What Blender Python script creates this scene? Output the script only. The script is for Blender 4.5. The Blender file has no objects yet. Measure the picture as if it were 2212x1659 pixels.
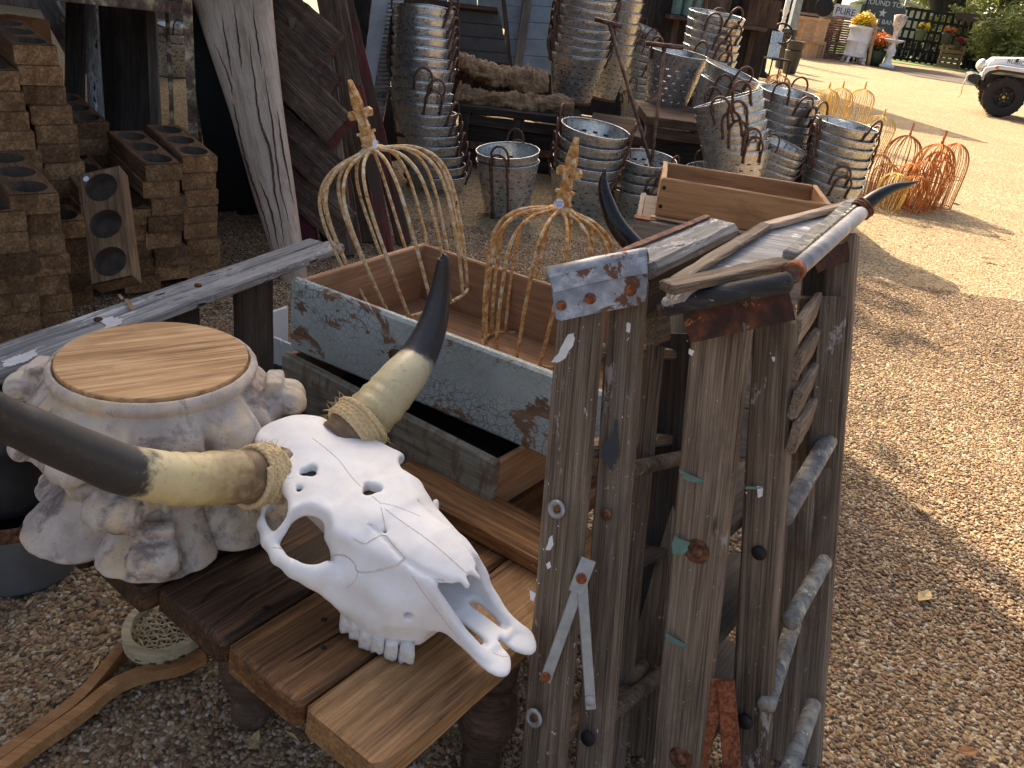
import bpy, bmesh, math, random
import numpy as np
from mathutils.bvhtree import BVHTree
from math import sin, cos, pi, radians, sqrt, atan2, hypot
from mathutils import Vector, Matrix, noise as mnoise

S = bpy.context.scene
COL = S.collection
V = Vector

# ---------------------------------------------------------------- camera
CAM_H, PITCH, ROLL, FOC = 1.30, radians(25.95), radians(7.7), 1788.5
FWD = V((0, cos(PITCH), -sin(PITCH)))
_u0 = V((0, sin(PITCH), cos(PITCH)))
RGT = V((cos(ROLL), 0, 0)) + _u0 * sin(ROLL)
UPV = V((-sin(ROLL), 0, 0)) + _u0 * cos(ROLL)
CAMP = V((0, 0, CAM_H))
cd = bpy.data.cameras.new('camera')
cam = bpy.data.objects.new('camera', cd)
COL.objects.link(cam)
mw = Matrix((RGT, UPV, -FWD)).transposed().to_4x4()
mw.translation = CAMP
cam.matrix_world = mw
cd.sensor_width = 36.0
cd.lens = 36.0 * FOC / 2212.0
cd.clip_start = 0.05
cd.clip_end = 900
S.camera = cam

# ---------------------------------------------------------------- sky, sun, exposure
SUN_EL, SUN_AZ = radians(36), radians(-24)      # azimuth from +Y, clockwise
w = bpy.data.worlds.new('World')
S.world = w
w.use_nodes = True
wn = w.node_tree
wn.nodes.clear()
wo = wn.nodes.new('ShaderNodeOutputWorld')
wb = wn.nodes.new('ShaderNodeBackground')
ws = wn.nodes.new('ShaderNodeTexSky')
ws.sky_type = 'NISHITA'
ws.sun_disc = False
ws.sun_elevation = SUN_EL
ws.sun_rotation = SUN_AZ
ws.air_density = 0.7
ws.dust_density = 6.0
ws.ozone_density = 0.4
wb.inputs[1].default_value = 0.15
wn.links.new(ws.outputs[0], wb.inputs[0])
wn.links.new(wb.outputs[0], wo.inputs[0])
sl = bpy.data.lights.new('sun', 'SUN')
sl.energy = 5.0
sl.angle = radians(0.5)
sl.color = (1.0, 0.89, 0.72)
sun = bpy.data.objects.new('sun', sl)
COL.objects.link(sun)
SUND = V((sin(SUN_AZ) * cos(SUN_EL), cos(SUN_AZ) * cos(SUN_EL), sin(SUN_EL)))
sun.rotation_euler = SUND.to_track_quat('Z', 'Y').to_euler()
sun.location = SUND * 60
S.view_settings.view_transform = 'Standard'
S.view_settings.look = 'None'
S.view_settings.gamma = 1.0
S.view_settings.use_curve_mapping = False
S.view_settings.exposure = 1.22
S.view_settings.use_white_balance = True
S.view_settings.white_balance_temperature = 7300
S.cycles.use_denoising = True
S.cycles.max_bounces = 8

# measured points: pixel of the 2212-wide view -> a place in the yard
def ray(x, y):
    return FWD + RGT * ((x - 1106) / FOC) - UPV * ((y - 829.5) / FOC)
def D(x, y, d):
    return CAMP + ray(x, y) * d
def Z(x, y, z=0.0):
    r = ray(x, y)
    return CAMP + r * ((z - CAM_H) / r.z)
def depth(p):
    return (p - CAMP).dot(FWD)

# ---------------------------------------------------------------- material helpers
class Mat:
    def __init__(s, name):
        s.m = bpy.data.materials.new(name)
        s.m.use_nodes = True
        s.nt = s.m.node_tree
        s.b = s.nt.nodes['Principled BSDF']
    def n(s, t, **kw):
        nd = s.nt.nodes.new('ShaderNode' + t)
        for k, v in kw.items():
            if k.startswith('i_'):
                key = k[2:]
                key = int(key) if key.isdigit() else key.replace('_', ' ')
                s.set(nd.inputs[key], v)
            else:
                setattr(nd, k, v)
        return nd
    def set(s, inp, v):
        if isinstance(v, bpy.types.NodeSocket):
            s.nt.links.new(v, inp)
        elif isinstance(v, (tuple, list)) and len(v) == 3 and inp.type == 'RGBA':
            inp.default_value = (*v, 1)
        else:
            inp.default_value = v
    def coords(s, scale=(1, 1, 1), rnd=True, kind='Object'):
        tc = s.n('TexCoord')
        out = tc.outputs[kind]
        if rnd:
            oi = s.n('ObjectInfo')
            a = s.n('VectorMath', operation='SCALE', i_0=(13.1, 7.7, 5.3), i_Scale=oi.outputs['Random'])
            out = s.n('VectorMath', operation='ADD', i_0=out, i_1=a.outputs[0]).outputs[0]
        return s.n('VectorMath', operation='MULTIPLY', i_0=out, i_1=scale).outputs[0]
    def noise(s, vec, scale, detail=5, rough=0.6, dist=0.0):
        return s.n('TexNoise', i_Vector=vec, i_Scale=scale, i_Detail=detail, i_Roughness=rough, i_Distortion=dist).outputs['Fac']
    def voro(s, vec, scale, feature='F1', out='Distance', rnd=1.0):
        v = s.n('TexVoronoi', feature=feature, i_Vector=vec, i_Scale=scale, i_Randomness=rnd)
        return v.outputs[out]
    def ramp(s, fac, stops, interp='LINEAR'):
        r = s.n('ValToRGB', i_Fac=fac)
        e = r.color_ramp
        e.interpolation = interp
        while len(e.elements) < len(stops):
            e.elements.new(0.5)
        for el, (p, c) in zip(e.elements, stops):
            el.position = p
            el.color = (*c, 1) if isinstance(c, (tuple, list)) else (c, c, c, 1)
        return r.outputs['Color']
    def mix(s, fac, a, b, mode='MIX'):
        m = s.n('Mix', data_type='RGBA', blend_type=mode)
        s.set(m.inputs[0], fac); s.set(m.inputs[6], a); s.set(m.inputs[7], b)
        return m.outputs[2]
    def math(s, op, a, b=0.0, c=0.0):
        m = s.n('Math', operation=op)
        s.set(m.inputs[0], a); s.set(m.inputs[1], b); s.set(m.inputs[2], c)
        return m.outputs[0]
    def bump(s, h, strength=0.3, dist=0.002):
        s.set(s.b.inputs['Normal'], s.n('Bump', i_Height=h, i_Strength=strength, i_Distance=dist).outputs[0])
    def fin(s, col=None, rough=None, metal=None, spec=None):
        if col is not None: s.set(s.b.inputs['Base Color'], col)
        if rough is not None: s.set(s.b.inputs['Roughness'], rough)
        if metal is not None: s.set(s.b.inputs['Metallic'], metal)
        if spec is not None: s.set(s.b.inputs['Specular IOR Level'], spec)
        return s.m

def plain(name, col, rough=0.6, metal=0.0, var=0.25, sc=30.0, bump=0.15):
    m = Mat(name)
    f = m.noise(m.coords(), sc, 4)
    c = m.ramp(f, [(0.3, tuple(x * (1 - var) for x in col)), (0.7, tuple(min(1, x * (1 + var)) for x in col))])
    if bump: m.bump(f, bump, 0.002)
    return m.fin(c, rough, metal)

def wood(name, dark, mid, light, ringsc=26.0, rough=0.75, paint=(), bump=0.45, long=1.6, var=0.4, con=1.0):
    """grain runs along the object's own X axis; paint: (colour, threshold, scale, stretch)"""
    m = Mat(name)
    co = m.coords((long, ringsc, ringsc))
    f1 = m.noise(co, 1.0, 8, 0.72, 0.8)
    co2 = m.coords((long * 3.0, ringsc * 9, ringsc * 9))
    f2 = m.noise(co2, 1.0, 4, 0.7, 0.4)
    co3 = m.coords((3.0, 9.0, 9.0))
    f3 = m.noise(co3, 1.0, 3, 0.6)
    g = m.math('ADD', m.math('MULTIPLY', f1, 0.36), m.math('MULTIPLY', f2, 0.44))
    g = m.math('ADD', g, m.math('MULTIPLY', f3, 0.2))
    c = m.ramp(g, [(0.50 - 0.12 * con, dark), (0.50, mid), (0.50 + 0.12 * con, light)])
    st = m.noise(m.coords((4.0, 10.0, 10.0)), 1.0, 6, 0.7, 0.8)
    c = m.mix(m.ramp(st, [(0.52, 0.0), (0.66, 0.6)]), c, tuple(0.5 * (x + y) * 0.8 for x, y in zip(dark, mid)))
    kn = m.voro(m.coords((1.3, 4.5, 4.5)), 1.6)
    c = m.mix(m.ramp(kn, [(0.015, 0.7), (0.045, 0.0)]), c, tuple(x * 0.35 for x in dark))
    oi = m.n('ObjectInfo').outputs['Random']
    hv = m.n('HueSaturation', i_Value=m.math('ADD', m.math('MULTIPLY', oi, var), 1.0 - var / 2), i_Color=c).outputs[0]
    c = hv
    h = m.math('ADD', f1, m.math('MULTIPLY', f2, 0.6))
    for (pc, th, sc, st) in paint:
        pn = m.noise(m.coords((sc * st, sc, sc)), 1.0, 7, 0.72, 0.3)
        mask = m.ramp(pn, [(th, 0.0), (th + 0.03, 1.0)])
        c = m.mix(mask, c, pc)
        h = m.math('ADD', h, m.math('MULTIPLY', mask, 0.3))
    m.bump(h, bump, 0.0025)
    return m.fin(c, rough, 0.0, 0.3)

def rusty(name, a, b, c_, sc=40.0, rough=0.85, metal=0.1, flake=None):
    m = Mat(name)
    co = m.coords()
    f = m.noise(co, sc, 7, 0.68, 0.4)
    c = m.ramp(f, [(0.36, a), (0.5, b), (0.62, c_)])
    if flake:
        f2 = m.noise(co, sc * 0.55, 6, 0.7, 0.5)
        c = m.mix(m.ramp(f2, [(flake[1], 0.0), (flake[1] + 0.025, 1.0)]), c, flake[0])
    m.bump(f, 0.5, 0.002)
    return m.fin(c, rough, metal)

# ---------------------------------------------------------------- mesh helpers
def mesh_obj(name, verts, faces, mat, M=None, parent=None, smooth=False, label=None):
    me = bpy.data.meshes.new(name)
    me.from_pydata([tuple(v) for v in verts], [], faces)
    me.update()
    if smooth:
        me.polygons.foreach_set('use_smooth', [True] * len(me.polygons))
    if mat is not None:
        me.materials.append(mat)
    return link(name, me, M, parent, label)

def link(name, me, M=None, parent=None, label=None):
    o = bpy.data.objects.new(name, me)
    COL.objects.link(o)
    M = M or Matrix.Identity(4)
    if parent is not None:
        o.parent = parent
        o.matrix_basis = WM[parent.name].inverted() @ M
    else:
        o.matrix_basis = M
    WM[o.name] = M.copy()
    if label: o['label'] = label
    return o
WM = {}

def tag(o, label, cat, group=None, kind=None):
    o['label'] = label
    o['category'] = cat
    if group: o['group'] = group
    if kind: o['kind'] = kind
    return o

def thing(name, label, cat, loc=(0, 0, 0), group=None, M=None):
    o = bpy.data.objects.new(name, None)
    o.empty_display_size = 0.05
    COL.objects.link(o)
    M = M or Matrix.Translation(V(loc))
    o.matrix_basis = M
    WM[o.name] = M.copy()
    return tag(o, label, cat, group)

def struct(o):
    o['kind'] = 'structure'
    return o

def dup(root, M, label=None, group=None):
    r = root.copy()
    COL.objects.link(r)
    r.matrix_basis = M
    if label: r['label'] = label
    if group: r['group'] = group
    for ch in root.children:
        c = ch.copy(); COL.objects.link(c); c.parent = r
        for g in ch.children:
            d = g.copy(); COL.objects.link(d); d.parent = c
    return r

def frame(x, hint, origin):
    """matrix whose X runs along x and whose Y is near hint"""
    x = V(x).normalized()
    y = V(hint) - x * V(hint).dot(x)
    y.normalize()
    z = x.cross(y)
    M = Matrix((x, y, z)).transposed().to_4x4()
    M.translation = V(origin)
    return M

RND = random.Random(7)

def board_mesh(name, L, w, t, mat, cham=0.004, wob=0.0015, seg=5, taper=1.0, bow=0.0, sag=0.0, rag=0.0):
    c = min(cham, w * 0.3, t * 0.3)
    hw, ht = w / 2, t / 2
    prof = [(-hw + c, -ht), (hw - c, -ht), (hw, -ht + c), (hw, ht - c), (hw - c, ht), (-hw + c, ht), (-hw, ht - c), (-hw, -ht + c)]
    vs, fs = [], []
    xs = [-L / 2 + L * i / seg for i in range(seg + 1)]
    xs = [xs[0], xs[0] + c] + xs[1:-1] + [xs[-1] - c, xs[-1]]
    n = len(xs)
    for i, x in enumerate(xs):
        k = 1.0 + (taper - 1.0) * (x / L + 0.5)
        e = (1 - c / max(hw, ht) * 0.8) if i in (0, n - 1) else 1.0
        u = x / L * 2
        dy = bow * (1 - u * u)
        dz = sag * (1 - u * u)
        for (y, z) in prof:
            jx = RND.uniform(-rag, rag) if i in (0, n - 1) else 0.0
            vs.append((x + jx, y * k * e + dy + RND.uniform(-wob, wob), z * e + dz + RND.uniform(-wob, wob) * 0.6))
    for i in range(n - 1):
        for j in range(8):
            a = i * 8 + j; b = i * 8 + (j + 1) % 8
            fs.append((a, b, b + 8, a + 8))
    fs.append(tuple(range(7, -1, -1)))
    fs.append(tuple((n - 1) * 8 + j for j in range(8)))
    me = bpy.data.meshes.new(name)
    me.from_pydata(vs, [], fs)
    me.materials.append(mat)
    me.update()
    return me

def board(name, p0, p1, w, t, hint, mat, parent=None, label=None, **kw):
    """a board from p0 to p1 (its centre line), wide along hint, thick across"""
    p0, p1 = V(p0), V(p1)
    M = frame(p1 - p0, hint, (p0 + p1) / 2)
    return link(name, board_mesh(name, (p1 - p0).length, w, t, mat, **kw), M, parent, label)

def poly_prism(pts, up, mat, name, parent=None, label=None, bev=0.0):
    """solid from a closed polygon pts raised by vector up"""
    n = len(pts)
    o = sum((V(p) for p in pts), V()) / n
    vs = [V(p) - o for p in pts] + [V(p) + V(up) - o for p in pts]
    fs = [tuple(range(n - 1, -1, -1)), tuple(range(n, 2 * n))]
    for i in range(n):
        j = (i + 1) % n
        fs.append((i, j, j + n, i + n))
    me = bpy.data.meshes.new(name)
    me.from_pydata([tuple(v) for v in vs], [], fs)
    bm = bmesh.new(); bm.from_mesh(me)
    bmesh.ops.recalc_face_normals(bm, faces=bm.faces)
    if bev > 0:
        bmesh.ops.bevel(bm, geom=bm.edges[:], offset=bev, segments=1, affect='EDGES', profile=0.5)
    bm.to_mesh(me); bm.free()
    me.materials.append(mat)
    return link(name, me, Matrix.Translation(o), parent, label)

def loft(rings, closed=True, caps=True):
    n = len(rings[0])
    vs = [v for r in rings for v in r]
    fs = []
    for i in range(len(rings) - 1):
        for j in range(n if closed else n - 1):
            k = (j + 1) % n
            fs.append((i * n + j, i * n + k, (i + 1) * n + k, (i + 1) * n + j))
    if caps:
        fs.append(tuple(range(n - 1, -1, -1)))
        fs.append(tuple((len(rings) - 1) * n + j for j in range(n)))
    return vs, fs

def catmull(pts, sub=6, closed=False):
    P = [V(p) for p in pts]
    n = len(P)
    out = []
    rng = range(n) if closed else range(n - 1)
    for i in rng:
        if closed:
            a, b, c, d = P[(i - 1) % n], P[i], P[(i + 1) % n], P[(i + 2) % n]
        else:
            b, c = P[i], P[i + 1]
            a = P[i - 1] if i else b * 2 - c
            d = P[i + 2] if i + 2 < n else c * 2 - b
        for k in range(sub):
            t = k / sub
            out.append(0.5 * ((2 * b) + (c - a) * t + (2 * a - 5 * b + 4 * c - d) * t * t + (3 * b - a - 3 * c + d) * t ** 3))
    if not closed: out.append(P[-1])
    return out

def tube(pts, r, n=8, closed=False, caps=True, flat=1.0):
    pts = [V(p) for p in pts]
    m = len(pts)
    rr = r if isinstance(r, (list, tuple)) else [r] * m
    rings = []
    prev = None
    for i in range(m):
        if closed:
            t = pts[(i + 1) % m] - pts[i - 1]
        else:
            t = pts[min(i + 1, m - 1)] - pts[max(i - 1, 0)]
        if t.length < 1e-9: t = V((0, 0, 1))
        t.normalize()
        if prev is None:
            prev = t.orthogonal().normalized()
        nrm = prev - t * prev.dot(t)
        if nrm.length < 1e-6: nrm = t.orthogonal()
        nrm.normalize(); prev = nrm
        b = t.cross(nrm)
        rings.append([pts[i] + nrm * (cos(2 * pi * k / n) * rr[i]) + b * (sin(2 * pi * k / n) * rr[i] * flat) for k in range(n)])
    if closed:
        vs, fs = loft(rings, True, False)
        o = (m - 1) * n
        for k in range(n):
            j = (k + 1) % n
            fs.append((o + k, o + j, j, k))
        return vs, fs
    return loft(rings, True, caps)

def lathe(prof, n=24, caps=True):
    rings = [[V((r * cos(2 * pi * k / n), r * sin(2 * pi * k / n), z)) for k in range(n)] for (r, z) in prof]
    return loft(rings, True, caps)

def join(*parts):
    vs, fs = [], []
    for v, f in parts:
        o = len(vs)
        vs += list(v)
        fs += [tuple(i + o for i in q) for q in f]
    return vs, fs

def boxm(c, s, M=None):
    cx, cy, cz = c; a, b, d = s[0] / 2, s[1] / 2, s[2] / 2
    vs = [V((cx + x * a, cy + y * b, cz + z * d)) for z in (-1, 1) for y in (-1, 1) for x in (-1, 1)]
    if M is not None: vs = [M @ v for v in vs]
    return vs, [(0, 2, 3, 1), (4, 5, 7, 6), (0, 1, 5, 4), (2, 6, 7, 3), (0, 4, 6, 2), (1, 3, 7, 5)]

def rot_to(z, spin=0.0):
    return V(z).normalized().to_track_quat('Z', 'Y').to_matrix().to_4x4() @ Matrix.Rotation(spin, 4, 'Z')

# signed-distance modelling (numpy) -> surface nets
def smin(a, b, k):
    h = np.clip(0.5 + 0.5 * (b - a) / k, 0, 1)
    return b + (a - b) * h - k * h * (1 - h)
def smax(a, b, k):
    return -smin(-a, -b, k)
def sd_cap(P, a, b, ra, rb, sc=None):
    X, Y, Zc = P
    a = np.array(a, float); b = np.array(b, float)
    d = b - a; L = (d ** 2).sum() + 1e-12
    t = np.clip(((X - a[0]) * d[0] + (Y - a[1]) * d[1] + (Zc - a[2]) * d[2]) / L, 0, 1)
    return np.sqrt((X - a[0] - t * d[0]) ** 2 + (Y - a[1] - t * d[1]) ** 2 + (Zc - a[2] - t * d[2]) ** 2) - (ra + (rb - ra) * t)
def sd_ell(P, c, r):
    X, Y, Zc = P
    k = np.sqrt(((X - c[0]) / r[0]) ** 2 + ((Y - c[1]) / r[1]) ** 2 + ((Zc - c[2]) / r[2]) ** 2)
    return (k - 1) * min(r)
def surface_net(F, org, h):
    neg = F < 0
    n = F.shape
    sl = lambda d, i: tuple(slice(i, n[k] - 1 + i) if k == d else slice(0, n[k] - 1) for k in range(3))
    corners = [(i, j, k) for i in (0, 1) for j in (0, 1) for k in (0, 1)]
    cs = {c: tuple(slice(c[k], n[k] - 1 + c[k]) for k in range(3)) for c in corners}
    cnt = sum(neg[cs[c]].astype(np.int8) for c in corners)
    act = (cnt > 0) & (cnt < 8)
    idx = np.argwhere(act)
    acc = np.zeros((len(idx), 3)); num = np.zeros(len(idx))
    for a in corners:
        for ax in range(3):
            if a[ax]: continue
            b = list(a); b[ax] = 1; b = tuple(b)
            fa = F[idx[:, 0] + a[0], idx[:, 1] + a[1], idx[:, 2] + a[2]]
            fb = F[idx[:, 0] + b[0], idx[:, 1] + b[1], idx[:, 2] + b[2]]
            cr = (fa < 0) != (fb < 0)
            t = np.where(cr, fa / np.where(np.abs(fa - fb) < 1e-12, 1, fa - fb), 0)
            p = np.array(a, float)[None, :].repeat(len(idx), 0)
            p[:, ax] += t
            acc += p * cr[:, None]; num += cr
    verts = (idx + acc / np.maximum(num, 1)[:, None]) * h + np.array(org)
    vid = -np.ones(act.shape, np.int64)
    vid[tuple(idx.T)] = np.arange(len(idx))
    faces = []
    for ax in range(3):
        o1, o2 = [k for k in range(3) if k != ax]
        a = neg[tuple(slice(0, n[k] - 1) if k == ax else slice(1, n[k] - 1) for k in range(3))]
        b = neg[tuple(slice(1, n[k]) if k == ax else slice(1, n[k] - 1) for k in range(3))]
        for flip, msk in ((False, a & ~b), (True, ~a & b)):
            e = np.argwhere(msk)
            if not len(e): continue
            base = e.copy(); base[:, o1] += 1; base[:, o2] += 1
            def g(d1, d2):
                q = base.copy(); q[:, o1] += d1; q[:, o2] += d2
                return vid[q[:, 0], q[:, 1], q[:, 2]]
            q = np.stack([g(-1, -1), g(0, -1), g(0, 0), g(-1, 0)], 1)
            if flip != (ax == 1): q = q[:, ::-1]
            faces.append(q)
    return verts, np.concatenate(faces)
def net_mesh(name, F, org, h, mat, smooth_it=2):
    v, f = surface_net(F, org, h)
    if smooth_it:
        e = np.concatenate([f[:, [0, 1]], f[:, [1, 2]], f[:, [2, 3]], f[:, [3, 0]]])
        for _ in range(smooth_it):
            s = np.zeros_like(v); c = np.zeros(len(v))
            for a, b in ((0, 1), (1, 0)):
                np.add.at(s, e[:, a], v[e[:, b]]); np.add.at(c, e[:, a], 1)
            v = v * 0.45 + s / np.maximum(c, 1)[:, None] * 0.55
    me = bpy.data.meshes.new(name)
    me.from_pydata(v.tolist(), [], f.tolist())
    me.polygons.foreach_set('use_smooth', [True] * len(me.polygons))
    me.materials.append(mat)
    me.update()
    return me
def ORD(i):
    names = ['topmost', 'second', 'third', 'fourth', 'fifth', 'sixth', 'seventh', 'eighth', 'ninth', 'tenth', 'eleventh', 'twelfth',
             'thirteenth', 'fourteenth', 'fifteenth', 'sixteenth', 'seventeenth', 'eighteenth', 'nineteenth', 'twentieth']
    return names[i]
# ================================================================ materials
LT = (0.62, 0.62, 0.60); CREAM = (0.66, 0.60, 0.45); BLK = (0.015, 0.015, 0.018)
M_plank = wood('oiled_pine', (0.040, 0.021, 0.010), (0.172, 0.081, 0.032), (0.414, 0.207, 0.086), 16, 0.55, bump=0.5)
M_plank_lit = wood('pine_painted_sun', (0.09, 0.045, 0.02), (0.27, 0.145, 0.062), (0.46, 0.27, 0.125), 16, 0.55, bump=0.5)  # sunlight on the front plank put into a paler pine colour
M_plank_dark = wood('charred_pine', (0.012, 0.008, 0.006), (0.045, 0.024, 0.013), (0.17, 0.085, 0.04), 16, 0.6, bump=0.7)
M_lad = wood('ladder_grey_wood', (0.05, 0.034, 0.023), (0.185, 0.138, 0.098), (0.34, 0.275, 0.21), 46, 0.82,
             paint=(((0.40, 0.36, 0.32), 0.625, 9, 0.4), ((0.70, 0.68, 0.65), 0.65, 85, 0.7), ((0.68, 0.66, 0.62), 0.665, 22, 0.5)), bump=0.9, con=0.85)
M_lad2 = wood('ladder_brown_wood', (0.042, 0.029, 0.02), (0.16, 0.118, 0.083), (0.29, 0.23, 0.172), 46, 0.82,
              paint=(((0.36, 0.33, 0.30), 0.61, 7, 0.5), (CREAM, 0.65, 78, 0.7), ((0.64, 0.63, 0.6), 0.67, 24, 0.45)), bump=0.9, con=0.85)
M_ladtop = wood('paint_spattered_top', (0.115, 0.115, 0.115), (0.322, 0.322, 0.322), (0.529, 0.529, 0.529), 24, 0.75,
                paint=(((0.7, 0.7, 0.68), 0.58, 26, 0.5), (CREAM, 0.68, 30, 0.6)), bump=0.6)
M_grey = wood('weathered_grey_wood', (0.088, 0.088, 0.090), (0.275, 0.269, 0.263), (0.525, 0.512, 0.500), 30, 0.85,
              paint=(((0.44, 0.43, 0.42), 0.54, 30, 0.2), ((0.62, 0.61, 0.60), 0.60, 12, 0.3), ((0.8, 0.8, 0.8), 0.66, 50, 0.5), (BLK, 0.60, 30, 0.2)), bump=0.9)
M_darkstep = wood('dark_step_wood', (0.016, 0.013, 0.011), (0.042, 0.034, 0.028), (0.085, 0.07, 0.058), 24, 0.8,
                  paint=(((0.4, 0.4, 0.42), 0.72, 40, 0.8),), bump=0.5)
M_black_board = wood('black_painted_wood', (0.012, 0.012, 0.014), (0.03, 0.03, 0.033), (0.08, 0.08, 0.082), 24, 0.75,
                     paint=(((0.3, 0.3, 0.31), 0.6, 30, 0.6), ((0.6, 0.6, 0.6), 0.71, 45, 0.6)), bump=0.6)
M_mold = wood('sugar_mold_wood', (0.053, 0.027, 0.013), (0.150, 0.081, 0.039), (0.315, 0.188, 0.093), 14, 0.85, bump=0.6, long=2.2, var=0.8)
M_moldlit = wood('mold_wood_painted_light', (0.09, 0.05, 0.026), (0.24, 0.145, 0.075), (0.42, 0.28, 0.16), 12, 0.85, bump=0.5, long=2.2)  # same mold wood, its stronger light put into the colour
M_moldin = plain('dark_hollow', (0.075, 0.052, 0.036), 0.9, 0, 0.4, 25)  # hollows in a darker tone than the block faces
M_moldend = wood('mold_end_grain', (0.072, 0.038, 0.018), (0.208, 0.115, 0.054), (0.448, 0.280, 0.141), 12, 0.85, bump=0.5, long=9, var=0.9)
M_drift = wood('bleached_driftwood', (0.28, 0.19, 0.13), (0.52, 0.40, 0.30), (0.66, 0.55, 0.44), 30, 0.85, bump=0.5, long=0.6)
M_rough = wood('rough_salvaged_wood', (0.03, 0.02, 0.015), (0.10, 0.065, 0.045), (0.24, 0.17, 0.12), 18, 0.9,
               paint=(((0.2, 0.045, 0.04), 0.62, 7, 0.3),), bump=0.9)
M_redbd = wood('flaking_red_paint', (0.035, 0.012, 0.01), (0.12, 0.03, 0.026), (0.22, 0.075, 0.06), 20, 0.8,
               paint=(((0.07, 0.045, 0.03), 0.5, 9, 0.3),), bump=0.7)
M_crate = wood('warm_crate_wood', (0.2, 0.10, 0.045), (0.36, 0.195, 0.09), (0.47, 0.28, 0.14), 10, 0.65, bump=0.2)
M_box = wood('grey_box_wood', (0.11, 0.085, 0.065), (0.22, 0.18, 0.145), (0.32, 0.27, 0.23), 16, 0.85,
             paint=(((0.3, 0.16, 0.07), 0.66, 8, 0.5),), bump=0.5)
M_drawin = wood('drawer_inner_wood', (0.213, 0.106, 0.056), (0.350, 0.194, 0.106), (0.463, 0.275, 0.163), 10, 0.75, bump=0.25)
M_disc = wood('pale_disc_wood', (0.207, 0.104, 0.049), (0.561, 0.329, 0.159), (0.805, 0.549, 0.317), 13, 0.7, bump=0.3, long=1.6)
M_hoop = wood('cream_bentwood', (0.3, 0.24, 0.14), (0.52, 0.44, 0.28), (0.64, 0.57, 0.4), 20, 0.6, bump=0.15)
M_racket = wood('varnished_ash', (0.30, 0.13, 0.05), (0.45, 0.22, 0.09), (0.56, 0.32, 0.15), 18, 0.45, bump=0.12)
M_log = wood('gnarled_bark_wood', (0.10, 0.055, 0.03), (0.34, 0.215, 0.12), (0.56, 0.40, 0.25), 8, 0.9, bump=0.5, long=2.5)
M_dkwood = wood('dark_shed_wood', (0.012, 0.009, 0.008), (0.04, 0.03, 0.025), (0.09, 0.07, 0.055), 14, 0.9, bump=0.6)
M_brown = wood('brown_bench_wood', (0.035, 0.02, 0.014), (0.10, 0.06, 0.04), (0.19, 0.12, 0.08), 14, 0.85, bump=0.5)
M_slat = wood('pale_slat_wood', (0.30, 0.18, 0.09), (0.5, 0.33, 0.18), (0.62, 0.45, 0.28), 12, 0.7, bump=0.2)
M_panelw = wood('orange_panel_wood', (0.36, 0.19, 0.09), (0.52, 0.31, 0.16), (0.6, 0.4, 0.22), 6, 0.5, bump=0.15)
M_lattice = plain('dark_lattice_stain', (0.018, 0.014, 0.013), 0.85)
M_blue = plain('pale_blue_paint', (0.22, 0.265, 0.29), 0.65, 0, 0.2, 9)
M_darkpanel = plain('grimy_grey_panel', (0.098, 0.088, 0.078), 0.8, 0.1, 0.25, 8)
M_black = plain('black_tarp', (0.008, 0.008, 0.009), 0.8)
M_iron = plain('black_iron', (0.02, 0.02, 0.022), 0.55, 0.5)
M_white = plain('chalky_white_paint', (0.72, 0.73, 0.73), 0.6, 0, 0.12, 7)
M_palegreen = plain('pale_green_enamel', (0.55, 0.60, 0.50), 0.45, 0, 0.1, 8)
M_cream = plain('cream_paint', (0.66, 0.63, 0.52), 0.6, 0, 0.1, 8)
M_sticker = plain('white_sticker', (0.82, 0.82, 0.9), 0.5, 0, 0.02, 5, 0)
M_ink = plain('blue_ink', (0.04, 0.04, 0.22), 0.6, 0, 0.05, 5, 0)
M_rust = rusty('brown_rust', (0.045, 0.018, 0.01), (0.13, 0.052, 0.026), (0.25, 0.11, 0.055), 60)
M_handle = rusty('rusty_handle_iron', (0.05, 0.025, 0.018), (0.13, 0.065, 0.042), (0.23, 0.125, 0.08), 30, 0.6, 0.35)
M_rustor = rusty('orange_rust', (0.38, 0.11, 0.02), (0.58, 0.19, 0.035), (0.68, 0.29, 0.07), 45, 0.85, 0.0)
M_rustye = rusty('yellow_rust', (0.40, 0.22, 0.045), (0.6, 0.38, 0.09), (0.7, 0.5, 0.17), 45, 0.85, 0.0)
M_rustcap = rusty('heavy_rust_plate', (0.028, 0.011, 0.007), (0.065, 0.022, 0.011), (0.14, 0.045, 0.017), 30, 0.8, 0.1,
                  flake=((0.42, 0.17, 0.055), 0.6))
M_rusthinge = rusty('red_rust_hinge', (0.09, 0.026, 0.012), (0.22, 0.065, 0.024), (0.34, 0.12, 0.045), 120, 0.9)
M_dome = rusty('rusting_white_paint', (0.74, 0.69, 0.58), (0.63, 0.44, 0.21), (0.48, 0.22, 0.055), 75, 0.75, 0.0,
               flake=((0.16, 0.06, 0.02), 0.615))
M_dome2 = rusty('ochre_rusting_paint', (0.72, 0.63, 0.45), (0.58, 0.31, 0.09), (0.36, 0.13, 0.035), 62, 0.75, 0.0,
                flake=((0.2, 0.07, 0.02), 0.63))
M_rackmetal = rusty('shelf_paint_and_rust', (0.085, 0.042, 0.036), (0.22, 0.15, 0.10), (0.66, 0.60, 0.40), 14, 0.7, 0.2)
M_cap = rusty('galvanised_cap', (0.23, 0.245, 0.26), (0.31, 0.325, 0.34), (0.52, 0.53, 0.54), 26, 0.5, 0.4, flake=((0.17, 0.075, 0.035), 0.57))
M_paletin = plain('pale_tin', (0.62, 0.64, 0.64), 0.5, 0.25, 0.2, 5)
M_darkpail = plain('dark_zinc_pail', (0.055, 0.058, 0.06), 0.5, 0.4, 0.2, 14)
M_zinc = plain('dull_zinc', (0.33, 0.345, 0.355), 0.5, 0.6, 0.15, 60)
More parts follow.
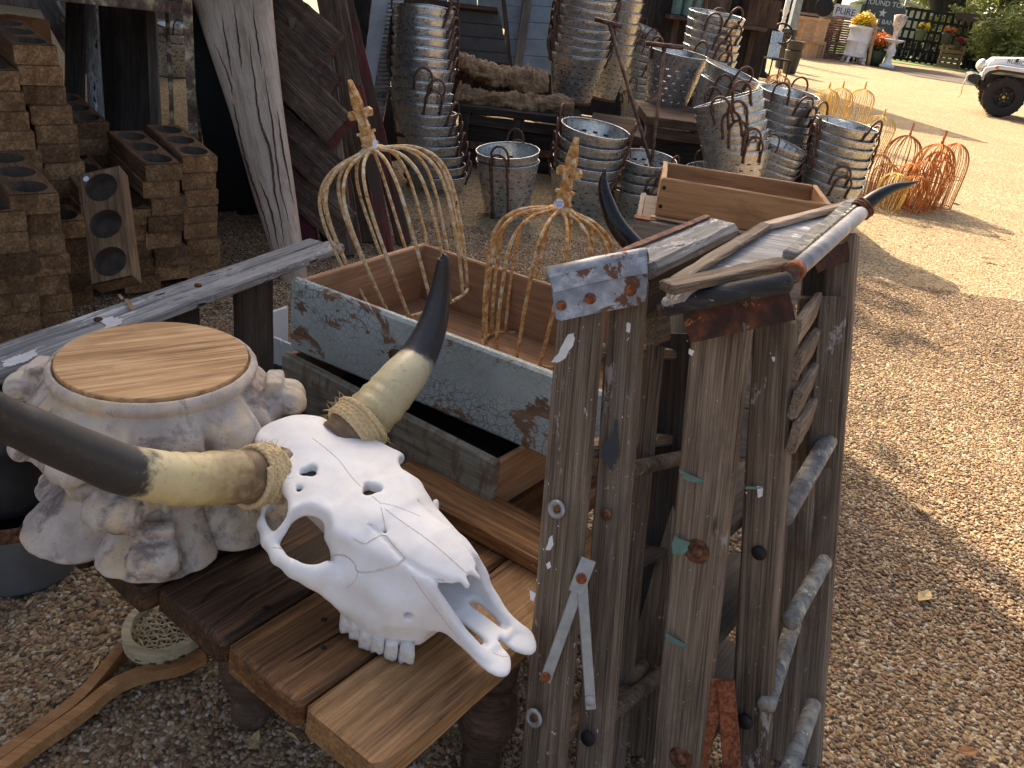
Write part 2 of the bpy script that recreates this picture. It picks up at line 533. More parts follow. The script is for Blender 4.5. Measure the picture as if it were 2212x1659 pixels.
M_pail = plain('dull_grey_pail', (0.17, 0.175, 0.18), 0.55, 0.4, 0.2, 14)
M_bluepail = plain('dark_blue_enamel', (0.018, 0.023, 0.03), 0.4, 0.2)
M_tyre = plain('tyre_rubber', (0.022, 0.021, 0.02), 0.85, 0, 0.3, 12)
M_carw = plain('white_car_paint', (0.78, 0.79, 0.80), 0.25, 0, 0.02, 3, 0)
M_glassd = plain('dark_car_glass', (0.02, 0.025, 0.03), 0.08, 0, 0.02, 3, 0)
M_plastic = plain('black_plastic', (0.025, 0.025, 0.027), 0.55)
M_alu = plain('grey_aluminium', (0.4, 0.4, 0.41), 0.35, 0.8)
M_amber = plain('amber_lens', (0.7, 0.16, 0.05), 0.3, 0, 0.02, 3, 0)
M_gold = plain('yellow_hub', (0.7, 0.5, 0.05), 0.4, 0, 0.02, 3, 0)
M_lens = plain('clear_lamp_lens', (0.65, 0.65, 0.6), 0.15, 0.3, 0.02, 3, 0)
M_yel = plain('yellow_petals', (0.78, 0.52, 0.01), 0.7, 0, 0.35, 14, 0)
M_ora = plain('orange_petals', (0.72, 0.21, 0.02), 0.7, 0, 0.3, 14, 0)
M_redf = plain('red_petals', (0.6, 0.05, 0.04), 0.7, 0, 0.3, 14, 0)
M_pumpkin = plain('terracotta_orange', (0.36, 0.14, 0.05), 0.7, 0, 0.2, 8)
M_leafdk = plain('dark_leaf', (0.03, 0.05, 0.018), 0.6, 0, 0.45, 3, 0)
def mk_leaf(name, c):
    m = Mat(name)
    f = m.noise(m.coords(rnd=False), 0.9, 4)
    col = m.ramp(f, [(0.3, tuple(x * 0.6 for x in c)), (0.7, tuple(x * 1.5 for x in c))])
    tr = m.n('BsdfTranslucent', i_Color=m.mix(0.5, col, (0.32, 0.36, 0.06)))
    ms = m.n('MixShader', i_Fac=0.42)
    m.fin(col, 0.6)
    m.nt.links.new(m.b.outputs[0], ms.inputs[1]); m.nt.links.new(tr.outputs[0], ms.inputs[2])
    m.nt.links.new(ms.outputs[0], m.nt.nodes['Material Output'].inputs[0])
    return m.m
M_leafmd = mk_leaf('oak_leaf', (0.17, 0.2, 0.055))
M_bark = plain('oak_bark', (0.03, 0.025, 0.022), 0.9, 0, 0.4, 4, 0.6)
M_grass = plain('lawn_grass', (0.14, 0.2, 0.045), 0.85, 0, 0.35, 2)
M_soil = plain('bare_soil_and_mulch', (0.10, 0.075, 0.055), 0.95, 0, 0.35, 5)
M_deadleaf = plain('dead_leaf', (0.30, 0.13, 0.05), 0.8, 0, 0.3, 40, 0)
M_paleleaf = plain('pale_dead_leaf', (0.55, 0.40, 0.19), 0.8, 0, 0.3, 40, 0)
M_lichen = rusty('lichen_rung', (0.10, 0.10, 0.10), (0.22, 0.215, 0.2), (0.34, 0.33, 0.27), 40, 0.85, 0.0, flake=((0.52, 0.5, 0.36), 0.58))
M_tube = rusty('paint_streaked_tube', (0.2, 0.2, 0.21), (0.34, 0.34, 0.35), (0.45, 0.45, 0.45), 16, 0.55, 0.2, flake=((0.62, 0.6, 0.55), 0.64))
M_greenp = plain('green_paint_drip', (0.09, 0.19, 0.16), 0.6, 0, 0.25, 40)
M_wpaint = plain('white_paint_drip', (0.7, 0.7, 0.68), 0.6, 0, 0.1, 40)
M_tar = plain('black_tar_blot', (0.014, 0.014, 0.02), 0.5, 0, 0.3, 60)
M_awn = wood('awning_boards', (0.05, 0.04, 0.03), (0.12, 0.09, 0.07), (0.2, 0.16, 0.12), 8, 0.9)
M_sign = plain('slate_grey_sign', (0.06, 0.085, 0.08), 0.6, 0, 0.1, 6)
M_letter = plain('sign_lettering', (0.7, 0.72, 0.68), 0.6, 0, 0.03, 6, 0)
M_navy = plain('navy_lettering', (0.02, 0.025, 0.09), 0.6, 0, 0.03, 6, 0)
M_lettred = plain('red_lettering', (0.5, 0.02, 0.03), 0.6, 0, 0.03, 6, 0)
M_stripe = plain('pastel_print_cloth', (0.35, 0.6, 0.56), 0.8, 0, 0.4, 12, 0)
M_redcloth = plain('dark_red_paint', (0.075, 0.008, 0.012), 0.7, 0, 0.2, 10)
M_teeth = plain('old_teeth', (0.70, 0.69, 0.66), 0.5, 0, 0.2, 90)
M_suture = plain('suture_line', (0.56, 0.46, 0.35), 0.8, 0, 0.2, 90, 0)
M_brownrd = rusty('brown_corrugated_tin', (0.09, 0.04, 0.03), (0.17, 0.08, 0.06), (0.28, 0.15, 0.11), 9, 0.8, 0.1)

def mk_galv():
    m = Mat('spangled_zinc')
    co = m.coords()
    c1 = m.n('TexVoronoi', i_Vector=co, i_Scale=34.0).outputs['Color']
    sp = m.n('SeparateColor', i_Color=c1)
    cell = sp.outputs[0]
    big = m.noise(co, 7, 4)
    val = m.math('ADD', m.math('MULTIPLY', cell, 0.5), m.math('MULTIPLY', big, 0.55))
    col = m.ramp(val, [(0.2, (0.38, 0.395, 0.395)), (0.55, (0.53, 0.545, 0.54)), (0.9, (0.70, 0.70, 0.68))])
    dirt = m.noise(co, 26, 6, 0.7)
    col = m.mix(m.ramp(dirt, [(0.62, 0.0), (0.8, 0.35)]), col, (0.3, 0.25, 0.2))
    ro = m.math('ADD', m.math('MULTIPLY', cell, 0.14), 0.25)
    m.bump(big, 0.05, 0.004)
    return m.fin(col, ro, 0.82)
M_galv = mk_galv()

def mk_crackle():
    m = Mat('crackled_blue_paint')
    co = m.coords(rnd=False)
    wv = m.n('TexNoise', i_Vector=co, i_Scale=28.0, i_Detail=3.0).outputs['Color']
    wc = m.n('VectorMath', operation='ADD', i_0=co, i_1=m.n('VectorMath', operation='SCALE', i_0=wv, i_Scale=0.010).outputs[0]).outputs[0]
    e1 = m.voro(wc, 150, 'DISTANCE_TO_EDGE')
    e2 = m.voro(wc, 62, 'DISTANCE_TO_EDGE')
    cr = m.math('MAXIMUM', m.ramp(e1, [(0.02, 0.75), (0.09, 0.0)]), m.ramp(e2, [(0.02, 1.0), (0.07, 0.0)]))
    pat = m.noise(m.coords((7, 10, 13), False), 1.0, 9, 0.72, 0.6)
    bare = m.ramp(pat, [(0.575, 0.0), (0.59, 1.0)])
    sh = m.noise(co, 5, 5)
    base = m.ramp(sh, [(0.3, (0.27, 0.32, 0.315)), (0.55, (0.38, 0.435, 0.42)), (0.8, (0.47, 0.505, 0.48))])
    wn_ = m.noise(m.coords((6, 60, 60), False), 1.0, 5)
    wd = m.ramp(wn_, [(0.3, (0.085, 0.045, 0.025)), (0.7, (0.25, 0.15, 0.085))])
    zone = m.ramp(m.noise(m.coords((2.2, 5, 5), False), 1.0, 4), [(0.40, 0.12), (0.62, 0.8)])
    c = m.mix(m.math('MULTIPLY', cr, zone), base, (0.075, 0.062, 0.052))
    c = m.mix(bare, c, wd)
    h = m.math('SUBTRACT', 1.0, m.math('MAXIMUM', cr, bare))
    m.bump(h, 0.5, 0.0012)
    return m.fin(c, 0.62, 0.0)
M_crackle = mk_crackle()

def mk_greenpaint():
    m = Mat('worn_grey_green_paint')
    n1 = m.noise(m.coords((5, 70, 40), False), 1.0, 7, 0.7)
    n2 = m.noise(m.coords((40, 12, 12), False), 1.0, 6, 0.7)
    c = m.ramp(n1, [(0.35, (0.10, 0.08, 0.055)), (0.5, (0.2, 0.195, 0.155)), (0.68, (0.29, 0.305, 0.26))])
    c = m.mix(m.ramp(n2, [(0.49, 0.0), (0.6, 0.8)]), c, (0.13, 0.085, 0.05))
    m.bump(n1, 0.4, 0.0015)
    return m.fin(c, 0.75)
M_greenpaint = mk_greenpaint()

def mk_bone():
    m = Mat('bleached_bone')
    co = m.coords(rnd=False)
    a = m.noise(co, 12, 5)
    b = m.noise(co, 90, 6, 0.7)
    c = m.ramp(a, [(0.3, (0.76, 0.75, 0.73)), (0.55, (0.87, 0.87, 0.87)), (0.8, (0.9, 0.9, 0.9))])
    c = m.mix(m.ramp(b, [(0.62, 0.0), (0.78, 0.4)]), c, (0.55, 0.42, 0.3))
    st = m.noise(co, 7, 6, 0.72, 0.8)
    c = m.mix(m.ramp(st, [(0.54, 0.0), (0.7, 0.35)]), c, (0.66, 0.55, 0.42))
    po = m.voro(co, 260)
    c = m.mix(m.ramp(po, [(0.05, 0.45), (0.12, 0.0)]), c, (0.4, 0.31, 0.22))
    m.bump(m.math('ADD', a, m.math('MULTIPLY', b, 0.25)), 0.35, 0.002)
    return m.fin(c, 0.55, 0.0, 0.35)
M_bone = mk_bone()

def mk_horn(name, stops, rough):
    m = Mat(name)
    t = m.n('Attribute', attribute_name='along').outputs['Fac']
    co = m.coords(rnd=False)
    st = m.noise(co, 26, 5, 0.65)
    s2 = m.noise(co, 110, 4, 0.7)
    tt = m.math('ADD', t, m.math('MULTIPLY', m.math('SUBTRACT', st, 0.5), 0.22))
    c = m.ramp(tt, stops)
    c = m.mix(m.ramp(s2, [(0.55, 0.0), (0.75, 0.45)]), c, (0.16, 0.10, 0.05))
    rg = m.math('MULTIPLY', m.math('SINE', m.math('MULTIPLY', t, 240.0)), m.ramp(t, [(0.05, 0.6), (0.3, 0.0)]))
    m.bump(m.math('ADD', m.math('MULTIPLY', st, 0.5), m.math('MULTIPLY', rg, 0.4)), 0.35, 0.003)
    return m.fin(c, rough, 0, 0.4)
HST = [(0.0, (0.16, 0.10, 0.055)), (0.10, (0.27, 0.18, 0.09)), (0.2, (0.55, 0.46, 0.26)), (0.38, (0.66, 0.58, 0.37)), (0.45, (0.60, 0.53, 0.36)), (0.51, (0.05, 0.05, 0.055)), (1.0, (0.022, 0.022, 0.026))]
HSTL = [(0.0, (0.13, 0.085, 0.05)), (0.14, (0.17, 0.11, 0.06)), (0.2, (0.45, 0.34, 0.17)), (0.27, (0.66, 0.55, 0.29)), (0.36, (0.68, 0.59, 0.35)), (0.405, (0.05, 0.05, 0.052)), (1.0, (0.02, 0.02, 0.024))]
M_horn = mk_horn('pale_horn_black_tip', HST, 0.42)
M_hornl = mk_horn('dark_horn_pale_base', HSTL, 0.42)
M_bhorn = mk_horn('polished_black_horn', [(0.0, (0.02, 0.017, 0.015)), (0.5, (0.012, 0.012, 0.013)), (1.0, (0.008, 0.008, 0.01))], 0.22)

def mk_rope():
    m = Mat('straw_rope')
    f = m.noise(m.coords(), 300, 4, 0.7)
    c = m.ramp(f, [(0.3, (0.50, 0.35, 0.17)), (0.55, (0.70, 0.54, 0.30)), (0.75, (0.80, 0.66, 0.42))])
    m.bump(f, 0.5, 0.001)
    return m.fin(c, 0.9)
M_rope = mk_rope()

def mk_stone():
    m = Mat('chalky_carved_plaster')
    co = m.coords(rnd=False)
    a = m.noise(co, 9, 6, 0.65)
    b = m.noise(co, 60, 6, 0.7)
    d = m.noise(co, 12, 6, 0.72, 0.3)
    c = m.ramp(a, [(0.3, (0.36, 0.30, 0.26)), (0.5, (0.55, 0.48, 0.415)), (0.7, (0.70, 0.61, 0.49))])
    c = m.mix(m.ramp(d, [(0.50, 0.0), (0.62, 0.8)]), c, (0.17, 0.135, 0.125))
    c = m.mix(m.ramp(m.noise(co, 15, 4), [(0.54, 0.0), (0.64, 0.75)]), c, (0.66, 0.52, 0.34))
    pit = m.voro(co, 130)
    c = m.mix(m.ramp(pit, [(0.06, 0.7), (0.14, 0.0)]), c, (0.06, 0.05, 0.045))
    m.bump(m.math('ADD', m.math('ADD', a, m.math('MULTIPLY', b, 0.4)), m.math('MULTIPLY', m.ramp(pit, [(0.05, 0.0), (0.2, 1.0)]), 0.25)), 0.5, 0.004)
    return m.fin(c, 0.9, 0, 0.2)
M_stone = mk_stone()

def mk_gravel():
    m = Mat('pea_gravel_sheet')
    co = m.coords(rnd=False)
    wv = m.n('TexNoise', i_Vector=co, i_Scale=40.0, i_Detail=2.0).outputs['Color']
    wc = m.n('VectorMath', operation='ADD', i_0=co, i_1=m.n('VectorMath', operation='SCALE', i_0=wv, i_Scale=0.008).outputs[0]).outputs[0]
    v = m.n('TexVoronoi', i_Vector=wc, i_Scale=95.0)
    r = m.n('SeparateColor', i_Color=v.outputs['Color']).outputs[0]
    pal = [(0.0, (0.10, 0.07, 0.045)), (0.10, (0.22, 0.13, 0.07)), (0.3, (0.37, 0.255, 0.125)), (0.55, (0.48, 0.345, 0.18)), (0.8, (0.57, 0.43, 0.25)), (0.95, (0.70, 0.6, 0.42))]
    c = m.ramp(r, pal)
    big = m.noise(co, 0.9, 5)
    mid = m.noise(co, 7.0, 5, 0.7)
    c = m.mix(m.ramp(big, [(0.35, 0.28), (0.65, 0.0)]), c, (0.25, 0.17, 0.10))
    c = m.mix(m.ramp(mid, [(0.5, 0.0), (0.75, 0.35)]), c, (0.28, 0.19, 0.11))
    c = m.mix(1.0, c, (0.9, 0.9, 0.9), 'MULTIPLY')
    h = m.ramp(v.outputs['Distance'], [(0.0, 1.0), (0.75, 0.0)])
    h = m.math('ADD', h, m.math('MULTIPLY', r, 0.6))
    m.bump(h, 1.0, 0.007)
    return m.fin(c, 0.85, 0, 0.25)
M_gravel = mk_gravel()

def mk_pebble():
    m = Mat('rounded_pebble')
    r = m.n('ObjectInfo').outputs['Random']
    pal = [(0.0, (0.05, 0.042, 0.038)), (0.06, (0.11, 0.07, 0.045)), (0.2, (0.21, 0.12, 0.065)), (0.38, (0.31, 0.195, 0.10)), (0.58, (0.40, 0.27, 0.145)), (0.74, (0.47, 0.34, 0.20)), (0.85, (0.38, 0.175, 0.085)), (0.9, (0.55, 0.43, 0.28)), (0.98, (0.68, 0.6, 0.47))]
    c = m.ramp(r, pal)
    f = m.noise(m.coords(), 4.0, 4)
    c = m.mix(m.ramp(f, [(0.4, 0.25), (0.6, 0.0)]), c, (0.2, 0.14, 0.10))
    c = m.mix(1.0, c, (0.84, 0.84, 0.84), 'MULTIPLY')
    return m.fin(c, 0.75, 0, 0.3)
M_pebble = mk_pebble()

# ================================================================ ground
def grid_ground():
    ys = [-8, -3, -1, 0] + [0.5 * i for i in range(1, 17)] + [9, 10, 12, 14, 17, 20, 24, 28, 33, 40, 60, 120, 300, 700]
    xs = [-500, -100, -30, -12, -8] + [0.5 * i - 6 for i in range(25)] + [7, 8, 10, 12, 15, 20, 30, 100, 500]
    vs, fs = [], []
    for y in ys:
        for x in xs:
            z = 0.018 * mnoise.noise(V((x * 0.6, y * 0.6, 0.3))) if 0.3 < y < 20 and abs(x) < 12 else 0.0
            vs.append((x, y, z - 0.006))
    n = len(xs)
    for j in range(len(ys) - 1):
        for i in range(n - 1):
            fs.append((j * n + i, j * n + i + 1, (j + 1) * n + i + 1, (j + 1) * n + i))
    return struct(mesh_obj('gravel_ground', vs, fs, M_gravel, smooth=True))
ground = grid_ground()

def gz(x, y):
    return 0.018 * mnoise.noise(V((x * 0.6, y * 0.6, 0.3))) - 0.006

# loose pebbles over the near ground (uncountable: one object of instanced stones)
def make_pebbles():
    pts = []
    def add(x0, x1, y0, y1, step):
        y = y0
        while y < y1:
            x = x0
            while x < x1:
                pts.append((x, y, step)); x += step
            y += step
    ng = bpy.data.node_groups.new('scatter_stones', 'GeometryNodeTree')
    ng.interface.new_socket('Geometry', in_out='INPUT', socket_type='NodeSocketGeometry')
    ng.interface.new_socket('Geometry', in_out='OUTPUT', socket_type='NodeSocketGeometry')
    N = ng.nodes.new; L = ng.links.new
    gi, go = N('NodeGroupInput'), N('NodeGroupOutput')
    di = N('GeometryNodeDistributePointsOnFaces')
    di.inputs['Density'].default_value = 13500
    di.inputs['Seed'].default_value = 3
    ico = N('GeometryNodeMeshIcoSphere'); ico.inputs['Radius'].default_value = 1.0; ico.inputs['Subdivisions'].default_value = 2
    ss = N('GeometryNodeSetShadeSmooth')
    sm = N('GeometryNodeSetMaterial'); sm.inputs['Material'].default_value = M_pebble
    inst = N('GeometryNodeInstanceOnPoints')
    rs = N('FunctionNodeRandomValue'); rs.data_type = 'FLOAT_VECTOR'
    rs.inputs[0].default_value = (0.0034, 0.0030, 0.0020); rs.inputs[1].default_value = (0.0085, 0.0058, 0.0040)
    rr = N('FunctionNodeRandomValue'); rr.data_type = 'FLOAT_VECTOR'
    rr.inputs[0].default_value = (-0.5, -0.5, 0.0); rr.inputs[1].default_value = (0.5, 0.5, 6.283)
    rr.inputs['Seed'].default_value = 9
    L(gi.outputs[0], di.inputs['Mesh'])
    L(ico.outputs['Mesh'], ss.inputs[0]); L(ss.outputs[0], sm.inputs[0])
    L(di.outputs['Points'], inst.inputs['Points']); L(sm.outputs[0], inst.inputs['Instance'])
    L(rs.outputs[0], inst.inputs['Scale']); L(rr.outputs[0], inst.inputs['Rotation'])
    L(inst.outputs[0], go.inputs[0])
    vs, fs = [], []
    st = 0.25
    for iy in range(-1, 22):
        for ix in range(-9, 18):
            x, y = ix * st, 0.4 + iy * st
            # keep to the part of the yard the camera is near
            if y > 4.6 or x > 0.75 * y + 0.9 or x < -0.75 * y - 0.9: continue
            o = len(vs)
            for dx, dy in ((0, 0), (st, 0), (st, st), (0, st)):
                vs.append((x + dx, y + dy, gz(x + dx, y + dy) + 0.001))
            fs.append((o, o + 1, o + 2, o + 3))
    o = mesh_obj('pebbles', vs, fs, M_pebble)
    md = o.modifiers.new('scatter', 'NODES'); md.node_group = ng
    tag(o, 'loose rounded pea gravel covering the yard', 'gravel', kind='stuff')
make_pebbles()
# ================================================================ low plank table
ZT = 0.36
def build_table():
    t = thing('plank_table', 'low rustic plank table with rough charred boards under the skull', 'table', (-0.2, 1.1, 0))
    u = V((0.559, 0.829, 0))
    ends = [(-0.100, 0.745), (-0.231, 0.826), (-0.375, 0.924), (-0.528, 1.022), (-0.675, 1.098), (-0.818, 1.168)]
    lens = [0.66, 1.15, 1.2, 1.22, 1.2]
    offs = [0.0, 0.0, -0.002, 0.006, 0.0]
    mats = [M_plank_lit, M_plank, M_plank_dark, M_plank_dark, M_plank_dark]
    for i in range(5):
        a, b = V((*ends[i], 0)), V((*ends[i + 1], 0))
        wd = (b - a); mid = (a + b) / 2
        n = V((-u.y, u.x, 0)); wid = abs(wd.dot(n)) - 0.005
        th = 0.052
        p0 = mid + V((0, 0, ZT - th / 2 - 0.0012 * i)) - u * offs[i]
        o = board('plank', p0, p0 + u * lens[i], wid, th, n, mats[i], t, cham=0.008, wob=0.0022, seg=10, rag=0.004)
    # cleats and turned legs
    for s in (0.16, 1.0):
        a = V((*ends[0], 0)) + u * s; b = V((*ends[5], 0)) + u * s
        d = (b - a).normalized()
        if s < 0.5: board('cleat', a + d * 0.07 + V((0, 0, ZT - 0.085)), b - d * 0.06 + V((0, 0, ZT - 0.085)), 0.07, 0.05, (u), M_brown, t)
    prof = [(0.030, 0), (0.036, 0.01), (0.036, 0.05), (0.028, 0.06), (0.045, 0.09), (0.055, 0.13), (0.05, 0.17), (0.032, 0.2), (0.032, 0.205), (0.042, 0.215), (0.042, 0.30)]
    for (x, y) in ((-0.402, 1.10), (0.035, 1.06), (-0.1, 1.85), (0.33, 1.6)):
        v, f = lathe(prof, 20)
        mesh_obj('leg', v, f, M_brown, Matrix.Translation((x, y, 0)), t, True)
    rr = random.Random(4)
    v, f = [], []
    for (x, y) in ((560, 1340), (575, 1312), (735, 1352), (700, 1398), (905, 1465), (945, 1460), (700, 1338), (760, 1302), (1000, 1462)):
        p = Z(x, y, ZT + 0.0004)
        n = len(v); r_ = rr.uniform(0.0022, 0.0042)
        v += [p + V((r_ * 1.5 * cos(a + .9) * rr.uniform(.7, 1.2), r_ * 1.5 * sin(a + .9) * rr.uniform(.7, 1.2), 0)) for a in [2 * pi * i / 8 for i in range(8)]]
        f.append(tuple(range(n, n + 8)))
    mesh_obj('nail_holes', v, f, M_black, None, t)['kind'] = 'stuff'
    for pts in ([(455, 1345), (520, 1300), (560, 1268)], [(500, 1370), (560, 1320), (640, 1285), (700, 1240)], [(420, 1310), (470, 1268), (540, 1240)], [(620, 1430), (700, 1385), (800, 1330)]):
        q = catmull([Z(x + rr.uniform(-3, 3), y, ZT + 0.0006) for x, y in pts], 6)
        vv, ff = tube(q, [0.0022 * sin(pi * (i + 0.5) / len(q)) + 0.0004 for i in range(len(q))], 5, flat=0.3)
        mesh_obj('split', vv, ff, M_black, None, t)
    return t
build_table()
# loose board lying across the planks
_a, _b = Z(925, 1080, ZT + 0.04), Z(1147, 1198, ZT + 0.04)
_d = (_b - _a).normalized()
lb = board('loose_board', _a - _d * 0.12 + V((0.03, 0.045, -0.019)), _b + _d * 0.04 + V((0.03, 0.045, -0.019)), 0.105, 0.036, (0.6, 0.8, 0), M_plank, cham=0.004)
tag(lb, 'brown board lying crosswise on the table behind the skull', 'board')

# ================================================================ cow skull
SK_R = Matrix.Rotation(-2.196, 3, 'Z') @ Matrix.Rotation(0.04, 3, 'Y') @ Matrix.Rotation(-0.115, 3, 'X')
SK_T = V((-0.351, 1.189, 0.593))
SK_M = SK_R.to_4x4(); SK_M.translation = SK_T
def build_skull():
    h = 0.003
    org = (-0.192, -0.075, -0.185)
    n = (128, 208, 80)
    ax = [np.arange(n[k]) * h + org[k] for k in range(3)]
    X0, Y, Zc = np.meshgrid(*ax, indexing='ij')
    y1 = ax[1]
    def P(xs, ys):
        return np.interp(y1, xs, ys)[None, :, None]
    X = X0 - P([0.0, 0.1, 0.18, 0.24, 0.33, 0.42, 0.5], [0, 0.002, 0.008, 0.014, 0.010, -0.002, -0.004])
    A = np.abs(X)
    ztop = P([-0.06, -0.04, 0.0, 0.05, 0.12, 0.2, 0.25, 0.33, 0.37, 0.416, 0.45], [-0.035, -0.016, -0.003, 0, 0.004, 0.004, 0.002, -0.004, -0.013, -0.030, -0.05])
    arch = P([0, 0.17, 0.22, 0.28, 0.42], [1.6, 1.2, 1.6, 3.4, 5.0])
    zt = ztop - arch * X * X
    wt = P([-0.06, -0.05, -0.03, 0, 0.05, 0.1, 0.14, 0.172, 0.19, 0.205, 0.22, 0.25, 0.29, 0.33, 0.36, 0.39],
           [0.0, 0.03, 0.054, 0.066, 0.076, 0.097, 0.114, 0.124, 0.119, 0.106, 0.092, 0.082, 0.073, 0.062, 0.055, 0.046])
    plate = smax(smax(A - wt, Zc - zt, 0.012), (zt - 0.026) - Zc, 0.012)
    plate = smax(plate, Y - 0.26, 0.01)
    d = plate
    d = smin(d, sd_ell((X, Y, Zc), (0, 0.055, -0.062), (0.068, 0.115, 0.062)), 0.02)
    # occiput and sphenoid
    d = smin(d, sd_ell((X, Y, Zc), (0, 0.0, -0.085), (0.05, 0.045, 0.07)), 0.02)
    d = smin(d, sd_cap((X, Y, Zc), (0, 0.03, -0.11), (0, 0.25, -0.11), 0.03, 0.04), 0.02)
    # facial block: cheeks, maxilla, tooth row
    wl = P([0.17, 0.2, 0.22, 0.25, 0.28, 0.32, 0.355, 0.375, 0.39, 0.405, 0.42], [0.02, 0.062, 0.085, 0.104, 0.109, 0.104, 0.088, 0.072, 0.06, 0.054, 0.05])
    zb = P([0.2, 0.235, 0.27, 0.36, 0.383, 0.395, 0.41, 0.44], [-0.105, -0.135, -0.160, -0.166, -0.160, -0.118, -0.108, -0.108])
    s = np.clip((-Zc - 0.018) / 0.075, 0, 1); s = s * s * (3 - 2 * s)
    wz = wt * (1 - s) + wl * s
    wz = wz - 0.012 * np.clip((-Zc - 0.11) / 0.045, 0, 1)
    face = smax(smax(A - wz, Zc - zt, 0.010), smax(zb - Zc, smax(0.195 - Y, Y - 0.412, 0.008), 0.006), 0.008)
    d = smin(d, face, 0.012)
    Q = (A, Y, Zc)
    # muzzle side walls sloping to the premaxilla
    wo = P([0.34, 0.36, 0.38, 0.40, 0.42, 0.45, 0.48, 0.5], [0.06, 0.057, 0.054, 0.051, 0.049, 0.046, 0.044, 0.045])
    zw = P([0.34, 0.36, 0.38, 0.40, 0.42, 0.45, 0.48, 0.5], [-0.02, -0.026, -0.034, -0.05, -0.07, -0.088, -0.098, -0.102])
    zl = P([0.36, 0.40, 0.43, 0.46, 0.5], [-0.12, -0.112, -0.110, -0.114, -0.12])
    wall = smax(smax(A - wo, (wo - 0.0145) - A, 0.006), smax(smax(Zc - zw, zl - Zc, 0.008), smax(0.345 - Y, Y - 0.497, 0.006), 0.006), 0.006)
    # nasal passage
    nas = smax(smax(A - 0.041, smax(-0.097 - Zc, Zc - (zt - 0.007), 0.006), 0.01), smax(0.27 - Y, Y - 0.52, 0.01), 0.01)
    d = smax(d, -nas, 0.006)
    # open the roof in front of the nasal bones
    wn_ = P([0.26, 0.28, 0.33, 0.36, 0.388, 0.405, 0.416, 0.42], [0.046, 0.046, 0.050, 0.046, 0.036, 0.028, 0.017, 0.006])
    roof = smax(smax((wn_ + 0.001) - A, A - 0.044, 0.001), smax(0.335 - Y, -0.07 - Zc, 0.002), 0.002)
    d = np.maximum(d, -roof)
    d = np.maximum(d, -smax(smax(A - 0.06, 0.392 - Y, 0.002), smax((zw + 0.001) - Zc, -0.1 - Zc, 0.002), 0.002))
    d = smin(d, wall, 0.005)
    nb = smax(smax(A - wn_, Zc - zt, 0.003), smax((zt - 0.008) - Zc, smax(0.24 - Y, Y - 0.42, 0.002), 0.003), 0.003)
    nb = np.maximum(nb, -smax(A - 0.004 - (Y - 0.40) * 0.35, 0.404 - Y, 0.001))
    d = smin(d, nb, 0.002)
    gr = np.sqrt((A - wn_ - 0.0005) ** 2 + (Zc - zt + 0.0005) ** 2) - P([0.24, 0.27, 0.33, 0.36, 0.40], [0.0005, 0.0022, 0.0030, 0.0042, 0.0060])
    gr = smax(gr, smax(0.25 - Y, Y - 0.40, 0.002), 0.002)
    d = smax(d, -gr, 0.002)
    # palate, vomer strip, slits and premaxillary tips
    floor_ = smax(smax(A - 0.046, smax(-0.109 - Zc, Zc + 0.099, 0.003), 0.004), smax(0.34 - Y, Y - 0.488, 0.006), 0.006)
    d = smin(d, floor_, 0.004)
    slit = smax(np.abs(A - 0.0235) - 0.0068, np.abs(Y - 0.440) - 0.038, 0.006)
    d = smax(d, -slit, 0.003)
    d = smin(d, sd_ell(Q, (0.0285, 0.494, -0.111), (0.024, 0.031, 0.0085)), 0.006)
    d = smax(d, -smax(A - 0.0045, 0.478 - Y, 0.003), 0.003)
    # zygomatic arch and orbit ring
    zy = [(0.085, 0.070, -0.055), (0.112, 0.092, -0.055), (0.136, 0.115, -0.060), (0.149, 0.145, -0.063), (0.152, 0.178, -0.066), (0.146, 0.208, -0.067), (0.128, 0.228, -0.068), (0.108, 0.240, -0.066)]
    far = (X < 0)
    QZ = (A + 0.034 * far, Y, Zc + 0.03 * far)
    for a, b in zip(zy[:-1], zy[1:]):
        d = smin(d, sd_cap(QZ, a, b, 0.0105, 0.0105), 0.008)
    d = smin(d, sd_cap(QZ, (0.108, 0.158, -0.022), (0.143, 0.15, -0.062), 0.010, 0.008), 0.010)
    d = smin(d, sd_cap(QZ, (0.134, 0.212, -0.068), (0.106, 0.272, -0.105), 0.011, 0.016), 0.03)
    d = smin(d, sd_cap(Q, (0.124, 0.232, -0.074), (0.100, 0.256, -0.088), 0.011, 0.014), 0.012)
    orb = np.sqrt(((A - 0.1125 + (Zc + 0.03) * 0.10) / 0.0290) ** 2 + ((Y - 0.194) / 0.037) ** 2) - 1
    orb = smax(orb * 0.024, -0.2 - Zc, 0.003)
    d = smax(d, -orb, 0.006)
    # temporal opening
    d = smax(d, -sd_ell(Q, (0.112, 0.125, -0.06), (0.024, 0.030, 0.04)), 0.006)
    # holes worn through the forehead, foramina
    P0 = (X0, Y, Zc)
    for c, r in (((0.053, 0.109), 0.0115), ((0.087, 0.128), 0.0048), ((0.010, 0.203), 0.0135), ((0.05, 0.278), 0.003)):
        e = np.sqrt(((X0 - c[0]) / 1.15) ** 2 + (Y - c[1]) ** 2 + 0 * Zc) - r * (1 + 0.18 * np.sin(3.1 * np.arctan2(Y - c[1], X0 - c[0]) + c[0] * 70))
        d = smax(d, -smax(e, -0.075 - Zc, 0.004), 0.002)
    d = smax(d, -sd_cap(P0, (0.068, 0.355, -0.085), (0.086, 0.385, -0.092), 0.007, 0.007), 0.002)
    # cheek hollow and gentle unevenness
    d = smax(d, -sd_ell(Q, (0.118, 0.315, -0.092), (0.024, 0.045, 0.028)), 0.025)
    d = d + 0.0009 * np.sin(X0 * 95 + 1) * np.sin(Y * 80) * np.sin(Zc * 90 + 2)
